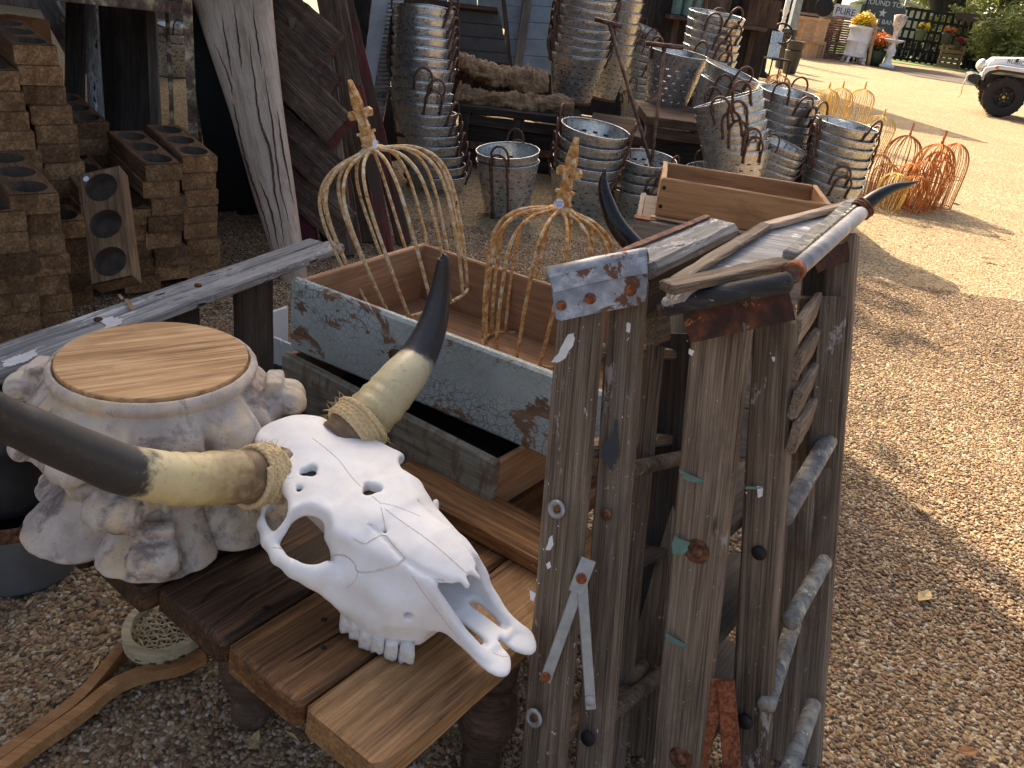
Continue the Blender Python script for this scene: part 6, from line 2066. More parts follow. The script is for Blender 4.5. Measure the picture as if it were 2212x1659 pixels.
def clutter():
    # iron hand mill with a spoked wheel
    b = Z(1640, 165, 0.0)
    d = depth(b)
    root = thing('iron_machine', 'black cast-iron hand machine with a spoked wheel near the shop corner', 'machine', b)
    M = Matrix.Translation(b)
    v, f = lathe([(0.24, 0), (0.22, 0.05), (0.1, 0.12), (0.07, 0.5), (0.09, 0.62), (0.2, 0.68), (0.2, 0.74), (0.13, 0.8), (0.12, 1.0), (0.05, 1.06)], 16)
    mesh_obj('stand', v, f, M_iron, M, root, True)
    c = b + V((0.25, -0.1, 0.92))
    ring = [c + RGT * 0.22 * cos(t) + UPV * 0.22 * sin(t) for t in [2 * pi * i / 24 for i in range(24)]]
    v, f = tube(ring, 0.022, 6, True)
    for k in range(5):
        t = 2 * pi * k / 5
        v, f = join((v, f), tube([c, c + RGT * 0.22 * cos(t) + UPV * 0.22 * sin(t)], 0.013, 5))
    mesh_obj('wheel', v, f, M_iron, None, root, True)
    v, f = tube([c, b + V((0, 0, 0.92))], 0.03, 6); mesh_obj('axle', v, f, M_iron, None, root)
    # metal pails with ring handles in two short stacks
    for k, (x, y, h, lab) in enumerate(((1686, 148, 3, 'back'), (1703, 160, 2, 'front'))):
        b = Z(x, y, 0.0)
        for j in range(h):
            s = 0.62 if k == 0 else 0.6
            o = Matrix.Translation(b + V((0, 0, 0.22 * j)))
            lb = ('lowest', 'middle' if h == 3 else 'upper', 'topmost')[j] + f' tapered dark pail in the {lab} stack by the shop corner'
            r = thing('tapered_pail', lb, 'pail', M=o, group='tapered pails by the shop corner')
            v, f = lathe([(0.0, 0.01), (0.15, 0.01), (0.155, 0.02), (0.205, 0.52), (0.215, 0.53), (0.212, 0.54), (0.198, 0.53), (0.15, 0.03)], 26, False)
            mesh_obj('pail_wall', v, f, M_darkpail, o, r, True)
            v, f = tube([V((0.215 + 0.01, 0.04 * cos(t), 0.44 + 0.04 * sin(t))) for t in [2 * pi * i / 14 for i in range(14)]], 0.008, 5, True)
            mesh_obj('ring_handle', v, f, M_rust, o @ Matrix.Rotation(-0.9, 4, 'Z'), r, True)
    # ribbed steel garden chair
    b = Z(1668, 172, 0.0)
    root = thing('ribbed_chair', 'dark chair with a ribbed silver back among the shop clutter', 'chair', b)
    ex = V((0.96, 0.28, 0)); ey = V((-0.28, 0.96, 0))
    for k in range(9):
        p = b + ex * (-0.12 + 0.03 * k) + ey * 0.2
        board('back_rib', p + V((0, 0, 0.42)), p + V((0, 0.08, 0.95)), 0.026, 0.02, ex, M_galv, root)
    board('seat', b - ex * 0.24 + V((0, 0, 0.42)), b + ex * 0.24 + V((0, 0, 0.42)), 0.42, 0.03, ey, M_black, root, cham=0.01)
    for sx in (-1, 1):
        for sy in (-1, 1):
            p = b + ex * 0.21 * sx + ey * 0.18 * sy
            v, f = tube([p, p + V((0, 0, 0.41))], 0.016, 6); mesh_obj('leg', v, f, M_black, None, root)
    # turned white post and blue-grey post
    b = Z(1672, 130, 0)
    prof = [(0.09, 0), (0.09, 0.5), (0.06, 0.52), (0.075, 0.6), (0.05, 0.66), (0.08, 0.8), (0.085, 0.95), (0.05, 1.15), (0.07, 1.2), (0.05, 1.25), (0.08, 1.35), (0.08, 2.3)]
    v, f = lathe(prof, 18); o = mesh_obj('turned_post', v, f, M_white, Matrix.Translation(b), None, True); tag(o, 'white turned wooden post left of the blue-grey porch post', 'post')
    b = Z(1692, 132, 0)
    o = board('porch_post', b, b + V((0, 0, 2.6)), 0.22, 0.2, (1, 0.2, 0), M_blue); tag(o, 'square blue-grey porch post at the shop corner', 'post')
    # pastel printed cloth and white pots
    b = Z(1640, 235, 0)
    o = board('printed_box', b + V((-0.25, 0, 0.09)), b + V((0.25, 0.05, 0.09)), 0.16, 0.2, (0, 0, 1), M_stripe); tag(o, 'teal printed box on the gravel behind the leaning bucket pair', 'box')
    for k, x in enumerate((1612, 1636)):
        b = Z(x, 226, 0)
        v, f = lathe([(0.08, 0), (0.11, 0.05), (0.12, 0.2), (0.06, 0.26), (0.07, 0.33)], 16)
        o = mesh_obj('white_jar', v, f, M_cream, Matrix.Translation(b), None, True); tag(o, ('left', 'right')[k] + ' cream jar beside the teal printed box', 'jar', 'cream jars by the teal box')
clutter()

# ================================================================ far side of the yard
def leaf_cloud(name, blobs, n, size, mat, seed, parent=None, M=None):
    rr = random.Random(seed)
    vs, fs = [], []
    tot = sum(b[1] ** 2 for b in blobs)
    for c, r in blobs:
        c = V(c)
        for _ in range(max(3, int(n * r * r / tot))):
            d = V((rr.gauss(0, 1), rr.gauss(0, 1), rr.gauss(0, 1))).normalized()
            p = c + d * r * (rr.random() ** 0.33) * (0.75 + 0.4 * mnoise.noise(d * 2.3 + c * 0.7))
            a = V((rr.gauss(0, 1), rr.gauss(0, 1), rr.gauss(0, .7))).normalized(); b = a.orthogonal().normalized()
            s = size * rr.uniform(0.6, 1.4)
            o = len(vs)
            vs += [p - a * s, p + b * s * 0.45, p + a * s, p - b * s * 0.45]
            fs.append((o, o + 1, o + 2, o + 3))
    return mesh_obj(name, vs, fs, mat, M, parent)
def tree(label, base, trunk, limbs, blobs, n, size, lm, seed, group=None):
    root = thing('oak_tree', label, 'tree', base, group)
    b = V(base)
    c = catmull([b + V(p) for p, r in trunk], 4)
    r = np.interp(np.linspace(0, 1, len(c)), np.linspace(0, 1, len(trunk)), [q for p, q in trunk]).tolist()
    v, f = tube(c, r, 14); mesh_obj('trunk', v, f, M_bark, None, root, True)
    for L in limbs:
        c = catmull([b + V(p) for p, r in L], 4)
        r = np.interp(np.linspace(0, 1, len(c)), np.linspace(0, 1, len(L)), [q for p, q in L]).tolist()
        v, f = tube(c, r, 9); mesh_obj('limb', v, f, M_bark, None, root, True)
    leaf_cloud('crown', [(b + V(c_), r_) for c_, r_ in blobs], n, size, lm, seed, root)
    return root

def far_side():
    # lawn beyond the yard
    def sheet(nm, pts, mat, z):
        o = poly_prism([V((x, y, z)) for x, y in pts], V((0, 0, 0.004)), mat, nm)
        return struct(o)
    sheet('lawn', [(6, 39), (140, 45), (220, 320), (-80, 320), (-60, 60)], M_grass, 0.012)
    sheet('mulch_bed', [(11.8, 29.6), (14.2, 28.2), (17.5, 27.5), (24, 34), (20, 37), (11.5, 36)], M_soil, 0.004)
    # lattice fence
    A, B = Z(1918, 128, 0), Z(2145, 158, 0)
    fence = thing('lattice_fence', 'dark open lattice fence hung with flower baskets', 'fence', A)
    L = (B - A).length; ex = (B - A).normalized()
    Ht = D(1935, 36, depth(A)).z
    Ht = 2.3
    n = 17
    for k in range(n + 1):
        p = A + ex * (L * k / n)
        board('upright', p, p + V((0, 0, Ht)), 0.11 if k % 4 else 0.18, 0.06, ex, M_lattice, fence, seg=2)
    for k in range(6):
        z = 0.12 + (Ht - 0.2) * k / 5
        board('crossbar', A + V((0, -0.07, z)) - ex * 0.1, B + V((0, -0.07, z)) + ex * 0.2, 0.12, 0.04, (0, 0, 1), M_lattice, fence, seg=2)
    sb = A + ex * (L * 0.47) + V((0, -0.16, Ht - 0.12))
    o = board('blank_sign', sb, sb + ex * 2.2, 0.34, 0.04, (0, 0, 1), M_rough); tag(o, 'long weathered grey sign board along the lattice fence top', 'sign')
    def basket(x, y, col, lab, s=1.0, hang=True):
        p = CAMP + ray(x, y) * ((A.y - 0.6) / ray(x, y).y)
        root = thing('flower_pot', lab, 'flower pot', p)
        v, f = lathe([(0.16 * s, 0), (0.24 * s, 0.42 * s), (0.26 * s, 0.43 * s), (0.25 * s, 0.46 * s)], 16)
        mesh_obj('pot', v, f, M_pail, Matrix.Translation(p), root, True)
        leaf_cloud('leaves', [(p + V((0, 0, 0.5 * s)), 0.34 * s)], 120, 0.09, M_leafdk, int(x), root)
        leaf_cloud('blossoms', [(p + V((-0.12 * s, -0.1, 0.62 * s)), 0.2 * s), (p + V((0.14 * s, -0.1, 0.6 * s)), 0.22 * s)], 190, 0.055, col, int(y), root)
    za = lambda x, y: ((3000 + .4666 * x) / 1.8228, .4666 * y / 1.8228)
    basket(*za(1322, 340), M_yel, 'grey pot of yellow flowers hung at the left of the lattice')
    basket(*za(1540, 375), M_ora, 'grey pot of orange flowers hung at the middle of the lattice')
    basket(*za(1815, 385), M_yel, 'grey pot of yellow flowers hung at the right of the lattice')
    basket(*za(1645, 420), M_redf, 'small pot of red flowers on the lattice fence', 0.7)
    # shrubs and tubs below the lattice
    for k, (x, y, s, lab) in enumerate(((1925, 122, 0.6, 'dark leafy shrub at the left foot of the lattice fence'), (1968, 130, 0.8, 'dark grey-green shrub in the middle foot of the lattice fence'), (2000, 138, 0.6, 'dusty green plant in a tub before the lattice fence'), (2090, 150, 0.6, 'dark shrub at the right foot of the lattice fence'))):
        p = Z(x, y, 0)
        root = thing('shrub', lab, 'shrub', p)
        v, f = tube([p, p + V((0.03, 0, s * 0.6))], 0.03, 6); mesh_obj('stem', v, f, M_bark, None, root)
        leaf_cloud('foliage', [(p + V((0, 0, s * 0.75)), s * 0.6), (p + V((0.3 * s, 0, s * 0.55)), s * 0.45), (p + V((-0.3 * s, 0, s * 0.5)), s * 0.45)], 420, 0.09, M_leafdk, 50 + k, root)
    # slatted apple crates
    b = Z(2047, 146, 0); d = depth(b)
    root = thing('slatted_crate', 'pale slatted wooden crate on the dark bed by the lattice', 'crate', b)
    for k in range(5):
        z = 0.1 + 0.2 * k
        board('slat', b + V((-0.55, 0, z)), b + V((0.55, 0.1, z)), 0.15, 0.03, (0, 0, 1), M_slat, root, seg=2)
        board('slat', b + V((0.56, 0.12, z)), b + V((0.5, 0.9, z)), 0.15, 0.03, (0, 0, 1), M_slat, root, seg=2)
    for x in (-0.5, 0.5):
        board('corner_post', b + V((x, 0.05, 0)), b + V((x, 0.05, 1.0)), 0.07, 0.07, (1, 0, 0), M_slat, root, seg=2)
    # baluster birdbath
    b = Z(1914, 147, 0)
    v, f = lathe([(0.26, 0), (0.26, 0.1), (0.2, 0.13), (0.12, 0.2), (0.09, 0.36), (0.14, 0.52), (0.17, 0.6), (0.1, 0.72), (0.08, 0.82), (0.28, 0.9), (0.36, 0.96), (0.34, 0.97), (0.1, 0.93)], 20)
    o = mesh_obj('birdbath', v, f, M_white, Matrix.Translation(b), None, True); tag(o, 'white baluster birdbath right of the green enamel stove', 'birdbath')
    b2 = b + V((0.1, 0.3, 0))
    v, f = lathe([(0.16, 0), (0.1, 0.3), (0.13, 0.7), (0.09, 1.1), (0.12, 1.3), (0.2, 1.5), (0.24, 1.75), (0.1, 1.8)], 16)
    o = mesh_obj('urn_pedestal', v, f, M_stone, Matrix.Translation(b2), None, True); tag(o, 'slim grey urn pedestal just behind the white birdbath', 'pedestal')
    # white barrel stove with yellow mums
    b = Z(1841, 136, 0); s = 1.0
    root = thing('barrel_stove', 'white barrel-shaped stove on curved legs holding yellow flowers', 'stove', b)
    M = Matrix.Translation(b)
    v, f = lathe([(0.30, 0.2), (0.42, 0.23), (0.43, 0.27), (0.40, 0.30), (0.40, 0.70), (0.43, 0.73), (0.43, 0.77), (0.40, 0.80), (0.40, 1.13), (0.45, 1.17), (0.45, 1.24), (0.38, 1.26)], 28)
    mesh_obj('drum', v, f, M_white, M, root, True)
    for k in range(4):
        a = pi / 4 + k * pi / 2
        q = [V((0.28 * cos(a), 0.28 * sin(a), 0.22)), V((0.40 * cos(a), 0.40 * sin(a), 0.14)), V((0.38 * cos(a), 0.38 * sin(a), 0.06)), V((0.48 * cos(a), 0.48 * sin(a), 0.0))]
        v, f = tube(catmull(q, 4), 0.05, 7); mesh_obj('leg', v, f, M_white, M, root, True)
    v, f = boxm((0, -0.41, 0.48), (0.3, 0.04, 0.26)); mesh_obj('door', v, f, M_white, M, root)
    mum = thing('yellow_chrysanthemum', 'large yellow mounded chrysanthemum on top of the white barrel stove', 'flowers', b + V((0, 0, 1.26)))
    leaf_cloud('blossoms', [(b + V((0.0, 0, 1.42)), 0.46), (b + V((-0.22, 0, 1.36)), 0.32), (b + V((0.22, 0, 1.36)), 0.32)], 1500, 0.05, M_yel, 5, mum)
    leaf_cloud('leaves', [(b + V((0, 0, 1.3)), 0.4)], 250, 0.07, M_leafdk, 6, mum)
    # pale globe behind
    g = CAMP + ray(1873, 42) * (34.6 / ray(1873, 42).y)
    v, f = lathe([(0.001, -0.26)] + [(0.26 * cos(t), 0.26 * sin(t)) for t in [(-pi / 2) + pi * i / 10 for i in range(1, 10)]] + [(0.001, 0.26)], 18)
    gr = thing('garden_globe', 'pale grey globe on a pole behind the yellow flowers', 'globe', V((g.x, g.y, 0)))
    mesh_obj('ball', v, f, M_alu if False else M_white, Matrix.Translation(g), gr, True)
    v, f = tube([V((g.x, g.y, 0)), g], 0.03, 6); mesh_obj('pole', v, f, M_iron, None, gr)
    # orange mums and crooked wooden post
    b = Z(1885, 142, 0)
    root = thing('orange_chrysanthemum', 'orange chrysanthemum in a dark tub right of the white stove', 'flowers', b)
    v, f = lathe([(0.26, 0), (0.34, 0.5), (0.32, 0.52)], 16); mesh_obj('tub', v, f, M_leafdk, Matrix.Translation(b), root, True)
    leaf_cloud('blossoms', [(b + V((0, 0, 0.86)), 0.42)], 700, 0.05, M_ora, 8, root)
    leaf_cloud('leaves', [(b + V((0, 0, 0.65)), 0.42)], 320, 0.08, M_leafdk, 9, root)
    b = Z(1879, 141, 0) + V((-0.2, -0.4, 0))
    v, f = tube(catmull([b, b + V((-0.08, 0, 0.7)), b + V((-0.1, 0, 1.25)), b + V((-0.3, 0, 1.38))], 4), 0.06, 8)
    o = mesh_obj('crooked_post', v, f, M_slat, None, None, True); tag(o, 'crooked pale wooden post between the white stove and orange flowers', 'post')
    # green enamel stove
    b = Z(1899, 138, 0) + V((0.15, 0.5, 0))
    root = thing('enamel_stove', 'pale green enamel stove on legs behind the orange flowers', 'stove', b)
    v, f = boxm((0, 0, 0.72), (0.62, 0.5, 0.72)); v2, f2 = boxm((0, 0, 1.11), (0.7, 0.56, 0.05))
    mesh_obj('cabinet', v, f, M_palegreen, Matrix.Translation(b), root); mesh_obj('top_plate', v2, f2, M_iron, Matrix.Translation(b), root)
    v, f = boxm((0, -0.26, 0.75), (0.46, 0.03, 0.42)); mesh_obj('door', v, f, M_palegreen, Matrix.Translation(b), root)
    for sx in (-1, 1):
        for sy in (-1, 1):
            v, f = tube([V((0.27 * sx, 0.2 * sy, 0.37)), V((0.31 * sx, 0.22 * sy, 0.15)), V((0.27 * sx, 0.2 * sy, 0))], 0.035, 6); mesh_obj('leg', v, f, M_palegreen, Matrix.Translation(b), root)
    # tin wall, wooden counter panel and low slatted crate
    A, B = Z(1755, 125, 0), Z(1827, 131, 0)
    d0 = depth(A)
    z_t = lambda px, py, y: (CAMP + ray(px, py) * (y / ray(px, py).y)).z
    root = thing('tin_wall', 'brown corrugated tin wall between the wooden panel and the white stove', 'wall', A)
    ht = max(1.0, z_t(1790, 40, A.y))
    n = 17
    for k in range(n):
        z = ht * (k + 0.5) / n
        v, f = tube([A + V((0, 0, z)), B + V((0, 0, z))], ht / n * 0.62, 6, flat=0.6)
        mesh_obj('corrugation', v, f, M_brownrd, None, root, True)
    board('counter_top', A + V((-4.0, 0.2, ht + 0.06)), B + V((0.2, 0.2, ht + 0.06)), 0.5, 0.08, (0, 1, 0), M_box, root)
    board('end_post', B + V((0.1, 0, 0)), B + V((0.1, 0, ht)), 0.22, 0.2, (1, 0, 0), M_black, root)
    A2 = Z(1690, 120, 0); B2 = Z(1765, 126, 0) + V((0, -0.3, 0))
    root = thing('panel_counter', 'orange-brown wooden panel counter beside the tin wall', 'counter', A2)
    h2 = ht * 0.94
    for k in range(3):
        a, b = A2.lerp(B2, k / 3), A2.lerp(B2, (k + 1) / 3)
        board('panel', a + V((0.02, 0, h2 * 0.7)), b + V((-0.02, 0, h2 * 0.7)), h2 * 0.56, 0.05, (0, 0, 1), M_panelw, root)
    board('rail', A2 + V((0, -0.03, h2)), B2 + V((0, -0.03, h2)), 0.1, 0.08, (0, 0, 1), M_panelw, root)
    board('rail', A2 + V((0, -0.03, h2 * 0.40)), B2 + V((0, -0.03, h2 * 0.40)), 0.08, 0.08, (0, 0, 1), M_panelw, root)
    A3 = Z(1695, 117, 0) + V((0, -1.0, 0)); B3 = Z(1758, 122, 0) + V((0, -1.0, 0))
    root = thing('slatted_bin', 'low pale slatted bin in front of the orange-brown panel', 'bin', A3)
    for k in range(9):
        p = A3.lerp(B3, (k + 0.5) / 9)
        board('slat', p, p + V((0, 0, h2 * 0.42)), (B3 - A3).length / 9 - 0.02, 0.04, (1, 0, 0), M_slat, root, seg=2)
    board('rim_rail', A3 + V((0, -0.03, h2 * 0.42)), B3 + V((0, -0.03, h2 * 0.42)), 0.08, 0.06, (0, 0, 1), M_slat, root)
    # signs
    def at(x, y, yy): return CAMP + ray(x, y) * (yy / ray(x, y).y)
    c = at(1826, 27, 36)
    root = thing('pure_sign', 'white rectangular sign with navy lettering above the counter', 'sign', c)
    w_, h_ = 43 * 36.8 / FOC, 25 * 36.8 / FOC
    M = frame((1, 0, 0), (0, 0, 1), c) @ Matrix.Rotation(-0.02, 4, 'Z')
    v, f = boxm((0, 0, -0.03), (w_, h_, 0.05)); mesh_obj('board', v, f, M_white, M, root)
    txt('lettering', 'PURE', 0.34, M @ Matrix.Translation((0, 0.02, 0.0)) , M_navy, root, 0.004)
    v, f = boxm((0, -h_ * 0.33, -0.002), (w_ * 0.7, 0.03, 0.012)); mesh_obj('underline', v, f, M_lettred, M, root)
    b = V((c.x, c.y + 0.05, 0)); v, f = tube([b, c + V((0, 0.05, 0))], 0.05, 6); mesh_obj('pole', v, f, M_iron, None, root)
    # bank sign: dark slate shape with an arched top in front of a cream arched board
    c = at(1905, 34, 37)
    def arch(w, h, crown):
        return [(-w / 2, -h / 2), (w / 2, -h / 2), (w / 2, h * 0.18), (w * 0.42, h * 0.3)] + [(w * 0.36 * cos(t), h * 0.3 + crown * sin(t)) for t in [pi * i / 8 for i in range(9)]] + [(-w * 0.42, h * 0.3), (-w / 2, h * 0.18)]
    root = thing('bank_sign', 'slate grey arched bank sign with a white star and lettering', 'sign', c)
    M = frame((1, 0, 0), (0, 0, 1), c)
    def plate(nm, w, h, cr, off, th, mat, r):
        pts = arch(w, h, cr)
        n = len(pts)
        vs = [V((x, y, off)) for x, y in pts] + [V((x, y, off + th)) for x, y in pts]
        fs = [tuple(range(n - 1, -1, -1)), tuple(range(n, 2 * n))] + [(i, (i + 1) % n, (i + 1) % n + n, i + n) for i in range(n)]
        return mesh_obj(nm, vs, fs, mat, M, r)
    plate('plate', 1.75, 1.5, 0.28, -0.05, 0.05, M_sign, root)
    for body, y, s in (('ROUND TOP', 0.44, 0.27), ('STATE BANK', -0.22, 0.25), ('OFFICE', -0.48, 0.15)):
        txt('lettering', body, s, M @ Matrix.Translation((0, y, 0.004)), M_letter, root, 0.004)
    st = [(0.17 * (1 if i % 2 == 0 else 0.4) * sin(2 * pi * i / 10), 0.1 + 0.17 * (1 if i % 2 == 0 else 0.4) * cos(2 * pi * i / 10)) for i in range(10)]
    vs = [V((x, y, 0.004)) for x, y in st] + [V((x, y, 0.012)) for x, y in st]
    fs = [tuple(range(9, -1, -1)), tuple(range(10, 20))] + [(i, (i + 1) % 10, (i + 1) % 10 + 10, i + 10) for i in range(10)]
    mesh_obj('star', vs, fs, M_letter, M, root)
    for x in (-0.7, 0.7):
        p = c + V((x, 0.08, 0)); v, f = tube([V((p.x, p.y, 0)), p], 0.05, 6); mesh_obj('pole', v, f, M_iron, None, root)
    c2 = at(1912, 22, 48)
    r2 = thing('cream_wagon', 'cream wagon with an arched roof edge behind the bank sign', 'wagon', V((c2.x, c2.y, 0)))
    v, f = boxm((0, 0.9, 1.3), (3.6, 1.6, 1.9)); mesh_obj('body', v, f, M_cream, Matrix.Translation((c2.x + 0.3, c2.y, 0)), r2)
    rings = []
    for y in (-0.15, 1.9):
        rings.append([V((x, y, 2.25 + 0.5 * (1 - (x / 2.2) ** 2) + t)) for x in np.linspace(-2.2, 2.2, 13) for t in (0,)] + [V((x, y, 2.25 + 0.5 * (1 - (x / 2.2) ** 2) - 0.12)) for x in np.linspace(2.2, -2.2, 13)])
    v, f = loft(rings); mesh_obj('roof', v, f, M_cream, Matrix.Translation((c2.x + 0.3, c2.y, 0)), r2)
    for x in (-1.2, 1.2):
        v, f = lathe([(0.42, -0.06), (0.46, -0.06), (0.46, 0.06), (0.42, 0.06)], 22); mesh_obj('wheel', v, f, M_iron, Matrix.Translation((c2.x + 0.3 + x, c2.y - 0.05, 0.46)) @ Matrix.Rotation(pi / 2, 4, 'X'), r2)
    # thin poles and dark shed clutter above the counter
    for k, (x, lab) in enumerate(((1843, 'thin dark pole left of the yellow flowers'), (1880, 'thin grey awning pole behind the pale globe'), (1925, 'thin grey awning pole right of the bank sign'))):
        p = Z(x - 6, 132, 0); v, f = tube([p, p + V((0, 0, 3.2))], 0.05, 6); o = mesh_obj('pole', v, f, M_iron if k == 0 else M_zinc, None, None, True); tag(o, lab, 'pole')
    A, B = Z(1655, 108, 0), Z(1790, 116, 0)
    root = thing('open_shed', 'dark open shed with plank back wall above the counter', 'shed', A)
    n = 14
    for k in range(n):
        p = A.lerp(B, (k + 0.5) / n) + V((0, 3.0, 0))
        board('wall_plank', p, p + V((0, 0, 3.4)), (B - A).length / n * 1.05, 0.05, B - A, M_dkwood, root, seg=2)
    for k in range(3):
        p = A.lerp(B, k / 2.0)
        board('post', p + V((0, 0.5, 0)), p + V((0, 0.5, 3.4)), 0.2, 0.2, (1, 0, 0), M_dkwood, root, seg=2)
    board('roof', A.lerp(B, .5) + V((0, -0.4, 3.5)), A.lerp(B, .5) + V((0, 4.2, 3.9)), (B - A).length + 1, 0.08, B - A, M_awn, root, seg=2)
    p = CAMP + ray(1780, 15) * (33 / ray(1780, 15).y)
    v, f = lathe([(0.001, -0.03), (0.3, -0.02), (0.33, 0.03), (0.3, 0.04), (0.001, 0.0)], 22)
    o = thing('hanging_pan', 'round black pan hanging under the shed roof', 'pan', p)
    mesh_obj('disc', v, f, M_black, Matrix.Translation(p) @ Matrix.Rotation(pi / 2.3, 4, 'X'), o, True)
    v, f = tube([p, p + V((0, 0.2, 1.9))], 0.012, 5); mesh_obj('chain', v, f, M_iron, None, o)
    # trees
    b = Z(2040, 142, 0); b = V((b.x + 1.2, b.y + 5, 0))
    tree('huge forked oak with a black trunk behind the lattice fence', b, [((0, 0, 0), 0.62), ((0, 0, 1.2), 0.46), ((0.02, 0, 2.2), 0.50), ((0.1, 0, 3.2), 0.62)],
         [[((-0.05, 0, 2.0), 0.42), ((-1.1, 0, 3.6), 0.36), ((-3.2, -0.4, 5.2), 0.24), ((-6, -1, 6.5), 0.08)], [((0.1, 0, 2.0), 0.42), ((1.2, 0, 3.6), 0.36), ((3.0, 0.5, 5.4), 0.22), ((5.5, 0, 6.8), 0.08)], [((0, 0, 2.4), 0.4), ((0.3, 0.4, 5), 0.3), ((0, 0, 8), 0.1)]],
         [((-5, -2, 6.8), 2.4), ((-3.6, 2.0, 6.6), 2.4), ((-1.6, 4.5, 6.8), 2.4), ((-6.2, 1.5, 6.8), 2.0), ((-5, -1, 6.6), 2.6), ((0, -2, 7.4), 3.4), ((4.5, -1, 6.8), 3.0), ((-2, -6, 6.4), 2.6), ((2, 3, 8), 3.0), ((3, -6, 6.5), 2.6)], 9000, 0.22, M_leafmd, 31)
    def bg(x, y, yy, s, seed, lab, dense=2600):
        q = CAMP + ray(x, y) * (yy / ray(x, y).y)
        base = V((q.x, q.y, 0)); zc = max(q.z, s * 0.9)
        tree(lab, base, [((0, 0, 0), 0.3), ((0.1, 0, zc * 0.5), 0.22), ((0.2, 0, zc), 0.12)], [[((0.1, 0, zc * 0.5), 0.15), ((-s * 0.5, 0, zc + 0.2), 0.05)], [((0.1, 0, zc * 0.45), 0.15), ((s * 0.5, 0.2, zc), 0.05)]],
             [((0, 0, zc), s), ((-s * 0.75, 0.4, zc - s * 0.25), s * 0.66), ((s * 0.8, -0.3, zc - s * 0.15), s * 0.7), ((s * 0.2, -0.5, zc + s * 0.6), s * 0.6), ((-s * 0.35, -0.4, zc - s * 0.6), s * 0.55), ((s * 0.4, -0.6, zc - s * 0.65), s * 0.5)], dense, 0.17 * (yy / 50), M_leafmd, seed, 'trees beyond the lattice fence')
    bg(2150, 45, 44, 2.0, 41, 'sunlit broad tree right of the forked oak, near the white vehicle', 5200)
    bg(2215, 70, 40, 1.7, 42, 'leafy tree at the right frame edge above the white vehicle', 4000)
    bg(1975, 22, 58, 2.4, 43, 'hazy green tree left of the forked oak trunk')
    bg(2003, 30, 75, 2.2, 44, 'small far tree between the hazy tree and the oak trunk')
    bg(2095, 60, 80, 3.4, 45, 'far dark tree seen past the right side of the oak trunk')
    bg(1800, 8, 60, 3.2, 46, 'bright green tree behind the counter and white sign')
    bg(1900, -6, 66, 3.4, 47, 'far tree behind the bank sign')
    # white cottage
    c = at(2168, 98, 70); c.z = 0
    root = thing('white_cottage', 'small white cottage far beyond the lattice at the right', 'house', c)
    v, f = boxm((0, 0, 1.4), (3.6, 4, 2.8)); mesh_obj('wall', v, f, M_white, Matrix.Translation(c), root)
    v, f = loft([[V((x, y, z)) for x, z in ((-2.1, 2.75), (2.1, 2.75), (0, 4.4))] for y in (-2.3, 2.3)]); mesh_obj('roof', v, f, M_alu, Matrix.Translation(c), root)
    for x in (-0.9, 0.9):
        v, f = boxm((x, -2.02, 1.5), (0.8, 0.06, 1.1)); mesh_obj('window', v, f, M_glassd, Matrix.Translation(c), root)
far_side()

